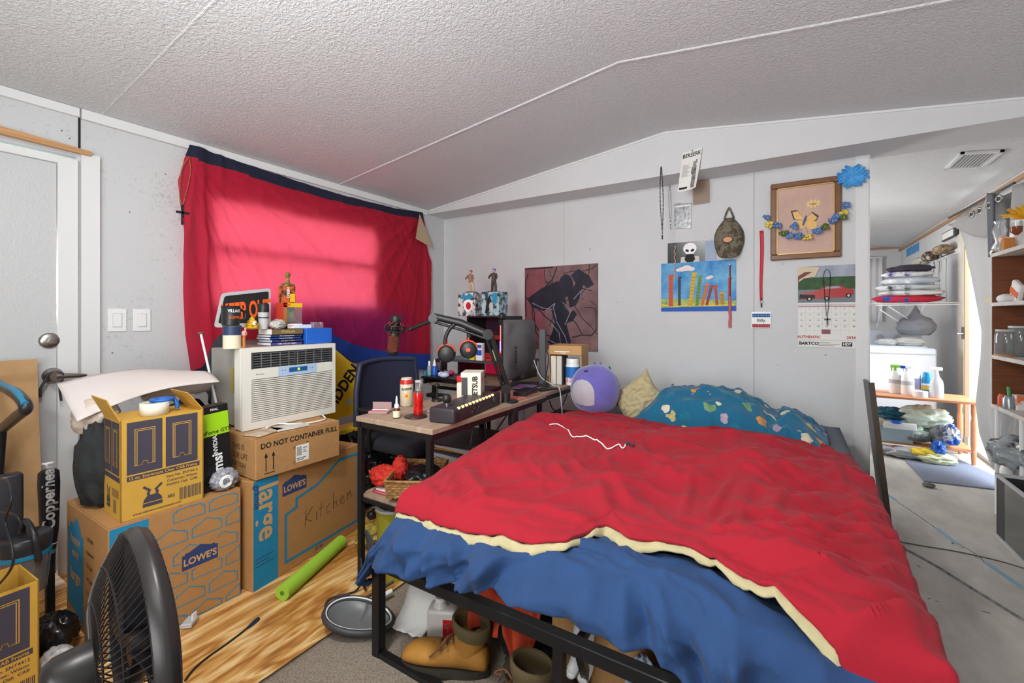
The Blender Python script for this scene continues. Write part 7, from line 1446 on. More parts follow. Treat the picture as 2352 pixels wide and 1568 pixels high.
# headset hung over the arm
hc = at_y(1056, 752, 1.80); lr = Vector((.80, .60, 0)); 
t = thing('headset', 'black headset with red yokes hanging from the microphone arm', 'headset', hc+Vector((0, 0, -.17)))
hb = [hc+lr*(x)+Vector((0, 0, z_)) for x, z_ in ((-.075, -.10), (-.072, -.05), (-.05, -.005), (-.015, .022), (.018, .020), (.042, -.012), (.050, -.05))]
MB().tube(smooth_path(hb, 5), .010, M_black, 8).build('headband', t)
for sg, c_ in ((1, hc+lr*.045+Vector((0, 0, -.115))), (-1, hc+lr*-.068+Vector((0, 0, -.135)))):
    F_ = Matrix.Translation(c_) @ Vector((.55, -.835, 0)).to_track_quat('Z', 'Y').to_matrix().to_4x4()
    MB().lathe((0, 0, 0), [(.030, -.020), (.044, -.012), (.046, .0), (.042, .012), (.030, .018), (.004, .020)], M_black, 28, F_).build('ear_cup', t); MB().lathe((0, 0, -.024), [(.020, -.008), (.044, -.004), (.046, .006), (.040, .014)], M_dgrey, 28, F_).build('ear_pad', t)
    MB().tube([F_ @ Vector((.047*math.cos(a), .047*math.sin(a), .004)) for a in [i*PI/14+(.25) for i in range(13)]], .005, mat('red_orange_yoke', (206, 64, 36), .4), 8).tube([c_+Vector((0, 0, .040)), c_+Vector((0, 0, .085))], .006, MATS['red_orange_yoke'], 8).build('yoke', t)
    if sg > 0: MB().ell(0, 0, .012, .010, MATS['red_orange_yoke'], F_, .0215).build('emblem', t)
# ------------------------------------------------------------------ the laundry area through the opening
def T2(nm, lab, cat, c, grp=None, rz=0): return thing(nm, lab, cat, c, rz, grp)
def spot(px, py, z): return at_z(px, py, z)
M_app = mat('white_enamel', (232, 238, 246), .3, coat=.2)
WX0, WX1, WYF, WH = 3.46, 4.06, 5.60, .90
t = T2('washing_machine', 'white top loading washing machine behind the low wooden bench', 'washing machine', ((WX0+WX1)/2, WYF+.33, 0))
MB().b2((WX0, WYF, .02), (WX1, WYF+.66, WH), M_app, .012).build('cabinet', t); MB().b2((WX0-.002, WYF-.004, WH-.06), (WX1+.002, WYF+.66, WH-.052), M_lgrey).build('seam', t)
b = MB(); b.add([(WX0, WYF+.50, WH), (WX1, WYF+.50, WH), (WX1, WYF+.66, WH), (WX0, WYF+.66, WH), (WX0, WYF+.58, WH+.15), (WX1, WYF+.58, WH+.15), (WX1, WYF+.66, WH+.15), (WX0, WYF+.66, WH+.15)], [(0, 1, 5, 4), (1, 2, 6, 5), (2, 3, 7, 6), (3, 0, 4, 7), (4, 5, 6, 7)], M_app); b.build('console', t)
MB().b2((WX0+.05, WYF+.05, WH), (WX1-.05, WYF+.47, WH+.012), M_app, .006).build('lid', t)
for k in range(3): MB().cyl((WX0+.12+k*.14, WYF+.535, WH+.085), (WX0+.12+k*.14, WYF+.50, WH+.075), .03, M_lgrey).build('dial', t)
t = T2('refrigerator', 'tall pale white appliance side partly hidden behind the wall end', 'appliance', (3.42, 5.35, 0)); MB().b2((3.10, 5.62, .02), (3.44, 6.2, 1.31), M_app, .02).build('cabinet', t); MB().b2((3.435, 5.60, .3), (3.45, 5.62, 1.2), M_lgrey, .004).build('handle', t)
t.location = (3.27, 5.9, 0)
for c_ in t.children: c_.location = Vector((3.42, 5.35, 0))-Vector((3.27, 5.9, 0))
# clutter on the washer
for k, (px, z_, r_, m_, lab) in enumerate(((2035, .93, (.10, .08, .035), mat('white_towel', (228, 226, 222), .9, col2=(40, 40, 46), vs=14, contrast=(.30, .38)), 'white cloth with black trim heaped on the left of the washing machine'), (2085, .94, (.12, .09, .045), mat('white_print_cloth', (232, 230, 226), .9, col2=(70, 90, 110), vs=12, contrast=(.30, .38)), 'white printed cloth lying on the right of the washing machine'))):
    p = at_y(px, 790, 5.9); cloth_wad('laundry_cloth', lab, (p.x, 5.85, WH+.012+r_[2]*.76), r_, m_, k+60, .25)
p = at_y(2102, 760, 5.95); gb_ = cloth_wad('grey_plastic_bag', 'full grey plastic bag with peaked top above the washing machine', (p.x, 5.93, 1.10), (.15, .12, .115), mat('grey_bag_film', (150, 152, 158), .3, bump=.4, bs=10), 71, .12)
MB().lathe((p.x, 5.93, 1.17), [(.085, 0), (.05, .05), (.018, .11), (.01, .13), (.02, .15)], MATS['grey_bag_film'], 20).build('neck', gb_)
# wall shelf with the towel stack
SYY = 5.75; sz_ = 1.335; p0_, p1_ = at_y(2012, 690, SYY), at_y(2150, 690, SYY)
t = T2('wire_shelf', 'white wire shelf above the washing machine carrying folded towels', 'shelf', ((p0_.x+p1_.x)/2, SYY+.15, sz_-.02)); b = MB()
for k in range(16): b.cyl((p0_.x, SYY+.02*k, sz_), (4.268, SYY+.02*k, sz_), .003, M_wht, n=5)
b.tube([(p0_.x, SYY, sz_-.02), (4.268, SYY, sz_-.02)], .006, M_wht, 6).tube([(p0_.x, SYY, sz_), (p0_.x, SYY+.3, sz_)], .005, M_wht, 6); b.build('wire_deck', t)
for q in (p0_.x+.05, p1_.x-.08): MB().tube([(q, SYY+.02, sz_-.01), (q, SYY+.32, sz_-.24)], .006, M_wht, 6).build('bracket', t)
b = MB().tube([(p0_.x+.1, SYY, 1.30), (p0_.x+.38, SYY+.25, 1.10)], .006, M_wht, 6).tube([(p0_.x+.03, SYY, 1.27), (p0_.x+.30, SYY+.25, 1.08)], .006, M_wht, 6).build('brace', t)
tw = [((200, 40, 60), (30, 80, 160), .07, 'folded red white and blue towel at the bottom of the towel stack', 'checked'), ((226, 226, 226), (150, 150, 156), .055, 'folded white and grey towel, second from the bottom', 'a'), ((210, 212, 216), (60, 60, 70), .06, 'folded pale towel with dark edge, third in the stack', 'a'), ((190, 196, 206), (236, 236, 238), .075, 'thick folded silver grey blanket in the middle of the stack', 'a'), ((228, 226, 226), (80, 70, 140), .055, 'folded white towel with purple marks, second from the top', 'a'), ((60, 52, 70), (40, 36, 48), .065, 'folded dark plum blanket on top of the towel stack', 'a')]
z = sz_+.006; cxm = at_y(2088, 640, SYY+.12).x
for k, (c1, c2_, h_, lab, kd) in enumerate(tw):
    m_ = mat('towel_%d' % k, c1, .9, col2=c2_, vs=9 if kd == 'a' else 16, contrast=(.40, .46) if kd != 'a' else (.36, .48), bump=.3, bs=50)
    wv = .27-.018*k; one('folded_towel', MB().sph((cxm+(.01 if k % 2 else -.015), SYY+.13, z+h_/2), (wv, .15, h_/2+.008), m_, 40, 16, amp=.10, freq=2, seed=k+3), lab, 'towel', (cxm, SYY+.13, z), 'towels folded on the wire shelf'); z += h_*.97
# coat hooks and what hangs there, on the exterior wall
def rw(px, py): return at_x(px, py, WX)
a = rw(2185, 578); t = T2('coat_rack', 'row of coat hooks with hats on the exterior wall above the washer', 'coat rack', (WX-.02, a.y, a.z-.05)); MB().b2((WX-.02, a.y-.30, a.z-.05), (WX, a.y+.55, a.z+.0), M_wht).build('board', t)
for k in range(4): MB().tube(smooth_path([(WX-.02, a.y-.2+k*.2, a.z-.02), (WX-.07, a.y-.2+k*.2, a.z-.04), (WX-.08, a.y-.2+k*.2, a.z+.02)]), .005, M_dgrey, 6).build('hook', t)
for k, (px, py, r_, m_, lab) in enumerate(((2158, 588, (.06, .13, .055), mat('leopard_cloth', (86, 72, 58), .9, col2=(200, 190, 176), vs=20, contrast=(.40, .46)), 'dark printed scarf bundle on the coat hooks'), (2190, 572, (.07, .15, .05), mat('beige_hat', (204, 176, 140), .9, col2=(120, 100, 80), vs=14), 'beige hat on the nearest coat hooks'), (2133, 600, (.06, .14, .05), mat('pale_hat', (200, 198, 184), .9), 'pale cap behind the printed scarf on the hooks'))):
    q = rw(px, py); cloth_wad('hung_hat', lab, (WX-.08, q.y, q.z), r_, m_, 80+k, .22, 'hat')
for k, (px, pa_, pb_, w_, m_, lab) in enumerate(((2159, 600, 668, .035, mat('grey_ribbon', (130, 134, 142), .8), 'grey ribbon with green tag hanging from the coat hooks'), (2175, 590, 690, .02, M_lgrey, 'pale grey strap hanging right of the green tag'), (2140, 620, 665, .03, M_dgrey, 'dark strap hanging beside the towel stack'))):
    qa, qb = rw(px, pa_), rw(px, pb_); t = T2('hanging_ribbon', lab, 'strap', (WX-.06, qa.y, qb.z)); MB().grid(lambda u, v: Vector((WX-.05+.01*math.sin(v*9), qa.y+(u-.5)*w_+.02*math.sin(v*3), qa.z+(qb.z-qa.z)*v)), 3, 10, m_).build('ribbon', t, solid=.004)
    if k == 0: MB().sph((WX-.05, qb.y, qb.z-.03), (.012, .05, .035), mat('lime_tag', (170, 205, 140), .5), 16, 10).build('tag', t)
q0, q1 = rw(2172, 555), rw(2202, 528); t = T2('clipboard', 'dark clipboard with white sheet hanging high on the exterior wall', 'clipboard', (WX-.02, (q0.y+q1.y)/2, q0.z)); MB().b2((WX-.03, q1.y-.02, q0.z), (WX-.012, q0.y, q1.z+.03), M_dgrey).build('board', t); MB().b2((WX-.034, q1.y+.03, q0.z+.01), (WX-.030, q0.y-.03, q1.z+.02), M_paper).build('sheet', t)
q0, q1 = rw(2083, 590), rw(2111, 556); t = T2('wall_poster', 'small blue and orange poster on the far end of the exterior wall', 'poster', (WX-.004, (q0.y+q1.y)/2, q0.z)); MB().b2((WX-.006, q1.y, q0.z), (WX-.001, q0.y, q1.z), mat('blue_poster', (60, 150, 215), .6, col2=(230, 140, 80), vs=6, contrast=(.40, .46))).build('print', t)
# faint outlet plates on the wall
# wooden bench with bottles
B0 = spot(2020, 1036, 0); bt = .515
P = [Vector((3.53, 5.02, 0)), Vector((4.16, 5.02, 0)), Vector((4.16, 5.36, 0)), Vector((3.53, 5.36, 0))]
bench = T2('wooden_bench', 'low orange brown wooden bench holding spray bottles', 'bench', (3.84, 5.19, 0)); M_bw = mat('orange_pine', (206, 138, 96), .5, var=.12, vs=8, stretch=(.4, 4, 1))
MB().b2((3.50, 4.99, bt-.024), (4.19, 5.38, bt), M_bw, .006).build('top', bench)
for p in P: MB().lathe((p.x, p.y, 0), [(.013, 0), (.018, .10), (.014, .12), (.020, .16), (.020, .34), (.014, .38), (.018, .42), (.018, bt-.024)], M_bw, 12).build('leg', bench)
MB().b2((3.52, 5.01, .10), (4.17, 5.37, .115), M_bw).build('lower_shelf', bench)
def bottle(nm, lab, px, Y, prof, m_, parts, n=20):
    p = at_y(px, 880, Y); t = T2(nm, lab, 'bottle', (p.x, Y, bt+.0005)); MB().lathe((0, 0, 0), prof, m_, n).build('body', t, local=True)
    for pn, f in parts: f().build(pn, t, local=True)
    return t
def trig(z_, m_): return MB().lathe((0, 0, z_), [(.014, 0), (.012, .03)], m_, 12).box((.0, 0, z_+.042), (.075, .022, .028), m_, .005).box((-.028, 0, z_+.02), (.010, .014, .04), m_, .003)
milk = mat('milky_spray_plastic', (228, 232, 236), .3, trans=.3)
bottle('spray_bottle', 'tall white spray bottle at the right end of the bench', 2151, 5.10, [(.043, 0), (.046, .01), (.046, .10), (.04, .14), (.018, .18), (.016, .2)], milk, [('trigger', lambda: trig(.2, M_wht))])
bottle('spray_bottle', 'white bottle with green sprayer top, leftmost on the bench', 2057, 5.20, [(.045, 0), (.048, .01), (.048, .12), (.04, .16), (.020, .20)], M_wht, [('green_trigger', lambda: trig(.2, mat('lime_trigger', (150, 205, 90), .4))), ('label', lambda: MB().lathe((0, 0, .09), [(.0485, 0), (.0485, .035)], M_lgrey, 20, cap=False))])
bottle('spray_bottle', 'white bottle with dark blue sprayer top, second on the bench', 2084, 5.16, [(.045, 0), (.048, .01), (.048, .12), (.04, .16), (.020, .20)], M_wht, [('blue_trigger', lambda: trig(.2, M_wht).box((-.03, 0, .24), (.03, .024, .024), mat('navy_trigger', (20, 70, 170), .4))), ('label', lambda: MB().lathe((0, 0, .085), [(.0485, 0), (.0485, .035)], M_lgrey, 20, cap=False))])
bottle('aerosol_can', 'slim white aerosol can between the spray bottles', 2108, 5.22, [(.022, 0), (.022, .17), (.016, .18), (.016, .21)], M_wht, [('label', lambda: MB().lathe((0, 0, .05), [(.0225, 0), (.0225, .09)], mat('pale_violet_label', (170, 170, 214), .5), 20, cap=False))])
bottle('detergent_bottle', 'blue and yellow labelled cleaner bottle on the bench', 2130, 5.20, [(.035, 0), (.037, .01), (.037, .14), (.03, .16), (.03, .19), (.02, .2)], mat('cyan_bottle', (20, 140, 196), .35), [('label', lambda: MB().lathe((0, 0, .05), [(.0376, 0), (.0376, .03)], M_yel, 20, cap=False).lathe((0, 0, .085), [(.0376, 0), (.0376, .02)], M_wht, 20, cap=False))])
p = at_y(2115, 900, 5.04); one('white_jar', MB().lathe((p.x, 5.06, bt+.0005), [(.048, 0), (.05, .008), (.05, .045), (.05, .05)], M_wht, 24), 'flat white jar at the front of the bench', 'jar', (p.x, 5.06, bt))
# clutter on the bench's lower shelf and floor
clu = [(2085, .20, 5.12, (.15, .11, .10), mat('mint_bag_film', (204, 222, 206), .35, bump=.3, bs=12), 'crumpled mint green plastic bag under the bench', 'bag', 1),
       (2120, .33, 5.15, (.18, .13, .10), mat('pale_green_film', (214, 226, 210), .35, bump=.3, bs=12), 'pale green shopping bag stuffed under the bench top', 'bag', 2),
       (2045, .33, 5.16, (.13, .10, .06), mat('navy_bag', (34, 60, 90), .6, col2=(20, 110, 130), vs=10), 'navy and teal bag under the left of the bench top', 'bag', 3),
       (2030, .24, 5.10, (.11, .08, .06), mat('beige_sack', (200, 196, 184), .8), 'beige sack on the left of the bench lower shelf', 'sack', 4),
       (2105, .17, 5.04, (.10, .05, .035), mat('dark_sandal', (60, 64, 74), .8, col2=(150, 150, 156), vs=14), 'dark grey shoe on the bench lower shelf', 'shoe', 5),
       (2165, .20, 5.06, (.09, .08, .09), mat('grey_clutter_film', (186, 186, 186), .6, col2=(60, 70, 90), vs=12), 'grey clutter at the right of the bench lower shelf', 'clutter', 6)]
for (px, z_, Y, r_, m_, lab, cat, sd) in clu:
    p = at_y(px, 960, Y); cloth_wad(cat, lab, (p.x, Y, .12+.0+(z_-.12)), r_, m_, 90+sd, .28, cat)
for (px, Y, z_, r_, m_, lab, cat, sd) in ((2127, 4.93, .075, (.10, .07, .035), mat('yellow_glove', (240, 206, 60), .6), 'yellow rubber glove hanging off the front of the bench shelf', 'glove', 1), (2155, 4.93, .11, (.045, .06, .07), mat('blue_wrap', (30, 100, 200), .4), 'blue wrapper beside the yellow glove', 'wrapper', 2), (2185, 5.0, .22, (.05, .06, .09), mat('blue_white_bag', (30, 90, 190), .4, col2=(226, 228, 232), vs=12, contrast=(.44, .5)), 'blue and white snack bag leaning on the right bench leg', 'bag', 3), (2085, 4.95, .045, (.14, .06, .045), mat('clear_film_white', (206, 210, 214), .2, trans=.3, bump=.5, bs=20), 'clear plastic packaging on the floor under the bench', 'packaging', 4), (2150, 4.90, .045, (.12, .07, .045), mat('cream_green_film', (226, 230, 190), .4, bump=.4, bs=14), 'cream and green bag on the floor right of the packaging', 'bag', 5), (2035, 5.0, .04, (.06, .06, .04), mat('grey_net', (170, 170, 172), .7), 'grey crumpled net on the floor at the left bench leg', 'net', 6)):
    p = at_y(px, 1010, Y); cloth_wad(cat, lab, (p.x, Y, z_), r_, m_, 110+sd, .32, cat)
p = at_y(2058, 965, 5.03); t = T2('clear_bin', 'clear plastic drawer box with white flap on the bench lower shelf', 'box', (p.x, 5.06, .1155)); MB().box((0, 0, .065), (.22, .12, .13), mat('blue_clear_box', (190, 214, 226), .2, trans=.4), .006).build('bin', t, local=True); MB().box((.02, -.055, .145), (.22, .02, .06), M_wht, .01, seg=3).build('flap', t, local=True)
p = at_y(2053, 958, 5.02); one('blue_cup', MB().lathe((p.x+.01, 4.98, .285), [(.03, 0), (.04, .01), (.042, .02), (.036, .018), (.004, .006)], M_blue, 24), 'blue lid lying on the clear box under the bench', 'lid', (p.x+.01, 4.98, .285))
p = at_y(2066, 1030, 4.97); t = T2('terracotta_pot', 'small terracotta pot on the floor under the bench', 'pot', (p.x, 4.99, 0)); MB().lathe((0, 0, 0), [(.035, 0), (.05, .06), (.056, .062), (.056, .08), (.048, .08), (.04, .02)], mat('terracotta', (176, 98, 66), .8), 24).build('body', t, local=True)
# doormat with fluff
D = [spot(2067, 1043, 0), spot(2203, 1057, 0), spot(2288, 1096, 0), spot(2290, 1126, 0), spot(2122, 1106, 0)]
b = MB(); k_ = len(D); vs = [(p.x, p.y, .009) for p in D]+[(p.x, p.y, .001) for p in D]; b.add(vs, [tuple(range(k_)), tuple(range(2*k_-1, k_-1, -1))]+[(i, k_+i, k_+(i+1) % k_, (i+1) % k_) for i in range(k_)], mat('blue_grey_mat', (122, 128, 146), .95, var=.08, vs=60, bump=.4, bs=200))
one('doormat', b, 'flat blue grey doormat on the floor inside the open door', 'mat', (D[4].x, D[4].y, .001))
p = spot(2133, 1112, .02); cloth_wad('fluff_ball', 'small grey fluff lump at the corner of the doormat', (p.x, p.y, .016), (.032, .026, .018), mat('grey_fluff', (130, 126, 124), .95, bump=.8, bs=80), 130, .3, 'fluff')
# ------------------------------------------------------------------ curtain over the door opening
m = mat('grey_linen_curtain', (176, 174, 174), .9, bump=.15, bs=200); nt = m.node_tree; N = nt.nodes; bb = N['Principled BSDF']; tl = N.new('ShaderNodeBsdfTranslucent'); tl.inputs[0].default_value = rgb(200, 198, 196); ms = N.new('ShaderNodeMixShader'); ms.inputs[0].default_value = .25
nt.links.new(bb.outputs[0], ms.inputs[1]); nt.links.new(tl.outputs[0], ms.inputs[2]); nt.links.new(ms.outputs[0], N['Material Output'].inputs[0])
CXX = 4.16
def cpt(px, py, X=CXX): return at_x(px, py, X)
t = T2('grommet_curtain', 'grey grommet curtain swagged across the open exterior door', 'curtain', (CXX, 4.6, .2))
LE = [(455, 2312), (500, 2196), (560, 2216), (640, 2232), (760, 2252), (850, 2248), (920, 2244), (990, 2256), (1060, 2284), (1078, 2296)]   # visible left edge, py -> px
zt_, zb_ = 1.93, .18
def cur(u, v):
    py = 505+v*(1075-505); px = lerp_pts(LE, py); a = cpt(px, py); y = a.y-(a.y-4.05)*u
    f = .028*math.sin(u*(18+8*v)+v*2.2)+.018*ridge(u*3+v*1.2, v*1.2, 7)
    return Vector((CXX+f*(1-.2*v)-.015, y, a.z-(.02*u)))
MB().grid(cur, 120, 60, m).build('hanging_cloth', t, solid=.003)
q = [cpt(2196, 516), cpt(2312, 436), cpt(2290, 545), cpt(2240, 537)]
def swag(u, v):
    tp = cpt(2196+u*116, 514-u*78+4*math.sin(u*PI)); bt_ = cpt(2206+u*88, 518+26*math.sin(min(1, u*1.2)*PI/2)); p = tp*(1-v)+bt_*v; return Vector((CXX-.045+.02*math.sin(u*20)*(1-v)-.02*math.sin(v*PI), p.y, p.z))
MB().grid(swag, 60, 12, m).build('folded_heading', t, solid=.003)
for k, (px, py) in enumerate(((2232, 492), (2251, 484), (2273, 471), (2295, 456))):
    c_ = cpt(px, py, CXX-.075); F_ = Matrix.Translation(c_) @ Vector((-1, -.55, 0)).to_track_quat('Z', 'Y').to_matrix().to_4x4(); MB().lathe((0, 0, 0), [(.024, 0), (.026, .004), (.015, .006), (.014, 0)], M_chrome, 22, F_, cap=False).ell(0, 0, .015, .015, M_dgrey, F_, .001).build('grommet', t)
MB().tube([cpt(2180, 500, CXX+.03), cpt(2330, 420, CXX+.03)], .009, M_dgrey, 8).build('rod', t)
def dk(u, v): p = cpt(2300+18*u, 440+v*150); return Vector((CXX-.07+.01*math.sin(u*6), p.y-.03*v, p.z))
MB().grid(dk, 10, 20, mat('slate_tie_band', (96, 98, 106), .9)).build('tie_band', t, solid=.01)
# ------------------------------------------------------------------ bookcase
BXF, BYF = 3.95, 3.89; zs_ = [.665, .965, 1.285, 1.585]
t = T2('bookcase', 'brown bookcase with worn white shelf edges at the right frame edge', 'bookcase', (4.08, 3.45, 0))
BY_, XB = 3.0, 4.17
M_we = mat('worn_white_edge', (206, 200, 194), .6, var=.15, vs=16)
MB().b2((XB-.008, BY_, .10), (XB, BYF, 1.60), M_wood).build('back_panel', t); 
MB().b2((BXF+.002, BYF-.018, 0.10), (XB, BYF, 1.60), M_wood).b2((BXF, BYF-.018, .66), (BXF+.002, BYF, 1.60), M_we).build('side_panel', t); MB().b2((BXF, BY_, 0), (XB, BY_+.018, 1.60), M_wood).build('side_panel', t)
for z_ in zs_+[.35]:
    if z_ == .35: continue
    MB().b2((BXF+.004, BY_+.018, z_-.020), (XB-.008, BYF-.018, z_), M_we).b2((BXF-.001, BY_+.018, z_-.021), (BXF+.004, BYF, z_+.001), M_we).build('shelf_board', t)
t.children[0].location.z = 0
# remove the lower third: the case stands on a slim black stand behind the tank
for c_ in t.children:
    for v_ in c_.data.vertices:
        if c_.name.startswith(('back_panel', 'side_panel')) and v_.co.z < .4: v_.co.z = .645
for x, y in ((BXF+.02, BYF-.03), (XB-.02, BYF-.03), (BXF+.02, 3.52), (XB-.02, 3.52)): MB().cyl((x, y, 0), (x, y, .645), .010, M_wht, n=8).build('leg', t)
def shelfy(px, zi, X=4.03): p = at_x(px, 700, X); return Vector((X, p.y, zs_[zi]+.0008))
# top: jars, flowers, frames
p = shelfy(2296, 3); t = T2('glass_vase', 'glass vase and stopper on the left of the bookcase top', 'vase', p); MB().lathe((0, 0, 0), [(.03, 0), (.05, .02), (.03, .07), (.02, .09), (.035, .16), (.022, .20), (.03, .22)], M_clear, 24).build('body', t, local=True)
p = shelfy(2316, 3, 4.0); t = T2('amber_jar', 'small amber jar in white frame on the bookcase top', 'jar', p); MB().box((0, 0, .04), (.05, .05, .08), mat('amber_box', (196, 120, 50), .3), .004).build('body', t, local=True); MB().box((-.0, .035, .045), (.05, .010, .09), M_wht).build('edge', t, local=True)
p = shelfy(2340, 3, 4.0); t = T2('brandy_glass', 'stemmed glass with brown liquid on the bookcase top', 'glass', p+Vector((0, .03, 0))); MB().lathe((0, 0, .08), [(.006, 0), (.024, .02), (.026, .05)], mat('brown_liquid', (150, 80, 50), .1, trans=.3), 20).lathe((0, 0, .13), [(.026, 0), (.026, .03)], M_clear, 20, cap=False).lathe((0, 0, 0), [(.024, 0), (.004, .006), (.004, .08)], M_clear, 20).build('bowl', t, local=True)
p = shelfy(2349, 3, 4.08); t = T2('yellow_flowers', 'white vase of bright yellow artificial flowers on the bookcase top', 'flowers', p); MB().lathe((0, 0, 0), [(.04, 0), (.055, .08), (.045, .17), (.05, .19)], M_wht, 24).build('vase', t, local=True)
b = MB(); rnd = random.Random(5)
for k in range(26): a = rnd.uniform(0, 6.28); e_ = rnd.uniform(.2, 1.2); d_ = Vector((math.cos(a)*math.cos(e_), math.sin(a)*math.cos(e_), math.sin(e_)*.8)); b.tube([(0, 0, .19), d_*.05+Vector((0, 0, .21)), d_*.105+Vector((0, 0, .20))], [.003, .010, .003], mat('flower_yellow', (240, 190, 40), .7, col2=(214, 140, 20), vs=20), 6)
b.build('blossom', t, local=True)
p = shelfy(2303, 3, 3.99); t = T2('ornament', 'clear sitting ornament on the near front of the bookcase top', 'ornament', p); MB().sph((0, 0, .035), (.028, .035, .038), M_clear, 18, 12, flat=.9).sph((0, 0, .085), (.02, .02, .025), mat('peach_plastic', (210, 170, 150), .5), 14, 10).build('body', t, local=True)
# second shelf
p = shelfy(2332, 2, 4.03); t = T2('snack_pouch', 'white and orange foil pouch leaning on the second bookcase shelf', 'pouch', p); MB().box((0, 0, .065), (.03, .11, .12), M_wht, .008, M=TR((0, 0, 0), 0, .45)).build('pouch', t, local=True); MB().box((-.016, 0, .065), (.002, .105, .035), M_orange, M=TR((0, 0, 0), 0, .45)).build('stripe', t, local=True)
p = shelfy(2311, 2, 4.0); t = T2('dust_mask', 'white moulded dust mask on the second bookcase shelf', 'mask', p); MB().sph((0, 0, .022), (.04, .055, .03), mat('mask_white', (222, 226, 226), .8), 20, 12, flat=.7).build('cup', t, local=True)
p = shelfy(2292, 2, 4.03); bx2('paper_card', 'beige card lying at the left of the second bookcase shelf', tuple(p+Vector((0, 0, .022))), (.10, .06, .042), mat('beige_card', (214, 200, 180), .8), .4, 'card')
# third shelf: glass canister
for k, (px, X, sc_, lab) in enumerate(((2312, 4.00, 1, 'large clear glass canister on the middle bookcase shelf'), (2298, 4.10, .9, 'clear glass jar with gold lid behind the large canister'), (2346, 4.06, 1.15, 'tall grey glass jar at the right of the middle shelf'))):
    p = shelfy(px, 1, X); t = T2('glass_canister', lab, 'jar', p); MB().lathe((0, 0, 0), [(.045*sc_, 0), (.052*sc_, .01), (.052*sc_, .12*sc_), (.045*sc_, .145*sc_)], mat('thick_clear_glass', (214, 222, 224), .06, trans=.75), 28).build('body', t, local=True); MB().lathe((0, 0, .1455*sc_), [(.047*sc_, 0), (.047*sc_, .012)], (M_lgrey, mat('gold_lid', (214, 176, 60), .4), M_lgrey)[k], 28).build('lid', t, local=True)
    if k == 0: MB().lathe((0, 0, .0), [(.054, 0), (.054, .010)], mat('wood_base_ring', (180, 120, 70), .5), 28).build('base', t, local=True)
# fourth shelf
for k, (px, X, h_, w_, m_, lab) in enumerate(((2302, 3.98, .07, .02, mat('orange_bottle_glass', (206, 90, 50), .4), 'small orange bottle at the left of the lowest visible shelf'), (2318, 3.98, .075, .028, mat('silver_tin', (150, 160, 166), .3, metal=.5), 'silver tin with green tool inside, on the lowest visible shelf'), (2345, 4.02, .085, .035, mat('white_orange_box', (226, 224, 222), .5, col2=(220, 120, 70), vs=10, contrast=(.44, .48)), 'white and orange carton at the right of the lowest visible shelf'), (2332, 4.10, .17, .03, mat('green_glass_bottle', (70, 150, 120), .15, trans=.4), 'green glass bottle behind the cartons on the lowest visible shelf'))):
    p = shelfy(px, 0, X); t = T2('shelf_bottle', lab, 'container', p)
    if k == 2: MB().box((0, 0, h_/2), (.05, .07, h_), m_, .002).build('body', t, local=True)
    else: MB().lathe((0, 0, 0), [(w_, 0), (w_, h_*.75), (w_*.6, h_)], m_, 20).build('body', t, local=True)
    if k == 1: MB().tube([(0, 0, h_), (0, .01, h_+.05)], .008, M_grn, 8).build('tool', t, local=True)
    if k == 3: MB().cyl((0, 0, h_), (0, 0, h_+.02), w_*.5, M_lgrey).build('cap', t, local=True)
# glass tank in black frame, bag on it, bottles inside
TX0, TX1, TY0, TY1, TZ1 = 3.86, 4.22, 2.75, 3.47, .335
t = T2('glass_tank', 'low black framed glass tank on the floor at the right frame edge', 'tank', (4.04, 3.1, 0)); M_tf = mat('tank_black', (30, 32, 36), .4)
MB().b2((TX0, TY1-.10, .012), (TX0+.006, TY1, TZ1), M_tf).b2((TX0, TY1-.006, .012), (TX1, TY1, TZ1-.01), M_tf).b2((TX1-.006, TY0, .012), (TX1, TY1, TZ1-.01), M_tf).b2((TX0, TY0, 0.0), (TX1, TY1, .012), M_tf).build('casing', t)
fr_ = MB()
for z_ in (.006, TZ1): fr_.b2((TX0-.006, TY0, z_-.008), (TX0+.006, TY1+.004, z_+.008), M_lgrey)
fr_.b2((TX0-.006, TY1-.006, TZ1-.008), (TX1, TY1+.006, TZ1+.008), M_lgrey).build('frame', t)
MB().b2((TX0+.001, TY0, .016), (TX0+.004, TY1-.10, TZ1-.010), M_glass).build('glass_pane', t)
for k, (px, X, h_, m_, lab, cap_) in enumerate(((2318, 3.96, .17, mat('brown_sauce', (130, 74, 40), .3), 'brown bottle with blue cap standing inside the glass tank', M_blue), (2340, 3.98, .14, mat('rust_bottle', (150, 84, 50), .4, col2=(60, 40, 34), vs=20), 'rust coloured jar right of the brown bottle inside the tank', M_wht), (2312, 4.10, .22, M_wht, 'tall white jar behind the brown bottle inside the tank', M_lgrey))):
    p = at_x(px, 1150, X); t = T2('tank_bottle', lab, 'bottle', (X, p.y, .0128)); MB().lathe((0, 0, 0), [(.04, 0), (.042, h_*.7), (.022, h_)], m_, 22).build('body', t, local=True); MB().lathe((0, 0, h_), [(.025, 0), (.025, .035)], cap_, 20).build('cap', t, local=True)
p = at_x(2335, 1060, 4.0); cloth_wad('clear_plastic_bag', 'crumpled clear plastic bag of dark items on top of the glass tank', (4.0, p.y-.03, TZ1+.085), (.12, .17, .095), mat('clear_bag_film', (196, 204, 210), .12, trans=.55, col2=(60, 44, 40), vs=9, contrast=(.34, .44), bump=.6, bs=16), 141, .25, 'bag')
t = T2('embroidered_cloth', 'grey cloth with embroidered patch hanging below the bookcase', 'cloth', (4.10, 3.7, .36))
def emc(u, v): p0 = at_x(2288+u*70, 935, 4.14); return Vector((4.15+.02*math.sin(u*16+v), p0.y, .64-(.26+.05*u)*v))
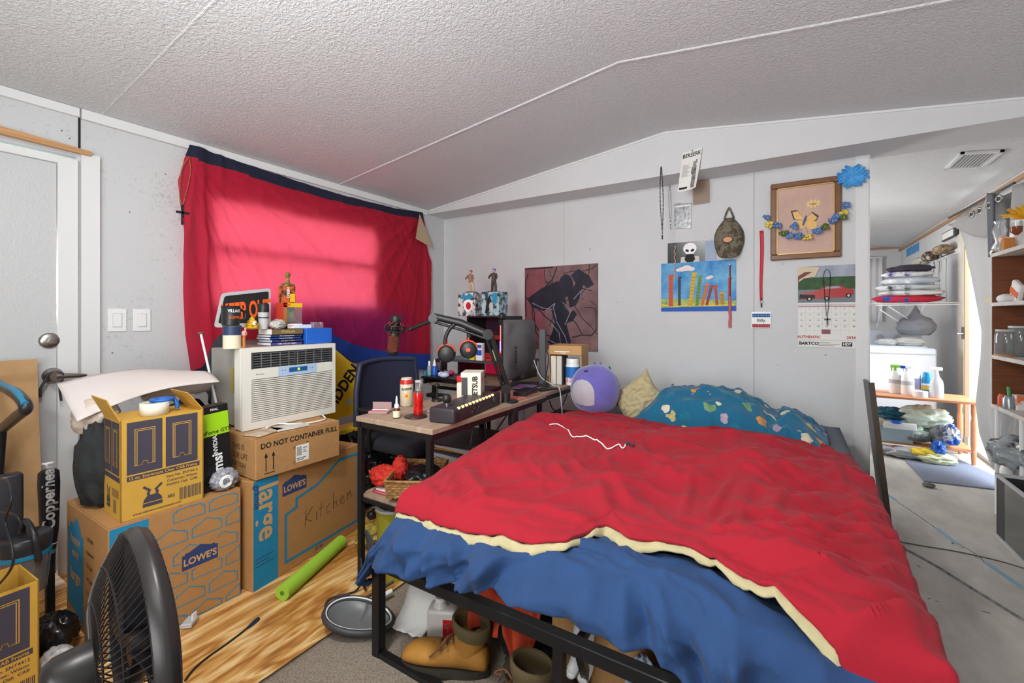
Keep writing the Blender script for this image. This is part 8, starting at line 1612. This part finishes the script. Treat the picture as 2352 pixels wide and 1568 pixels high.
MB().grid(emc, 40, 16, mat('grey_cloth', (150, 150, 152), .9, bump=.3, bs=180)).build('cloth', t, solid=.003)
# ------------------------------------------------------------------ floor cords, tape and marks at the right
def floorstrip(pts, w_, h_, m_, b): # low ribbon following the floor
    P_ = [Vector((at_z(*p, 0).x, at_z(*p, 0).y, 0)) for p in pts]; P_ = smooth_path(P_, 6)
    for i in range(len(P_)-1):
        a, c_ = P_[i], P_[i+1]; d_ = (c_-a).normalized(); n_ = Vector((-d_.y, d_.x, 0))*w_/2; b.add([a-n_+Vector((0, 0, .0006)), c_-n_+Vector((0, 0, .0006)), c_+Vector((0, 0, h_)), a+Vector((0, 0, h_)), a+n_+Vector((0, 0, .0006)), c_+n_+Vector((0, 0, .0006))], [(0, 1, 2, 3), (3, 2, 5, 4)], m_, True)
    return b
one('extension_lead', floorstrip([(2030, 1240), (2080, 1262), (2150, 1300), (2230, 1350), (2352, 1425)], .018, .008, mat('grey_black_cord', (84, 84, 84), .6, col2=(150, 150, 150), vs=40), MB()), 'thick flat grey cord running across the floor from the bed', 'cord', at_z(2150, 1300, 0))
one('thin_lead', floorstrip([(2030, 1238), (2110, 1253), (2200, 1268), (2290, 1288), (2352, 1306)], .007, .006, mat('brown_grey_cord', (96, 88, 80), .6), MB()), 'thin dark cord crossing the floor towards the glass tank', 'cord', at_z(2200, 1268, 0))
b = MB(); tp_ = mat('pale_blue_tape', (130, 170, 196), .6)
for a_, c_ in (((2030, 1130), (2060, 1150)), ((2150, 1212), (2200, 1250)), ((2262, 1290), (2352, 1352))): floorstrip([a_, c_], .026, .0012, tp_, b)
floorstrip([(2060, 1152), (2100, 1178), (2150, 1213)], .005, .0012, M_dgrey, b); floorstrip([(2200, 1248), (2235, 1268), (2262, 1290)], .005, .0012, M_dgrey, b)
one('floor_tape', b, 'broken line of pale blue tape stuck on the grey floor', 'tape', at_z(2150, 1212, 0))
b = MB()
for px, py, r_ in ((2134, 1375, .006), (2152, 1381, .005), (2265, 1406, .009), (2242, 1280, .007), (2110, 1300, .008), (2068, 1240, .005), (2212, 1258, .006), (2188, 1247, .010), (2320, 1150, .005)): p = at_z(px, py, 0); b.ell(p.x, p.y, r_*1.6, r_*.6, MATS['scuff_mark'], None, .0009, 8, px)
struct('trim_19', b)
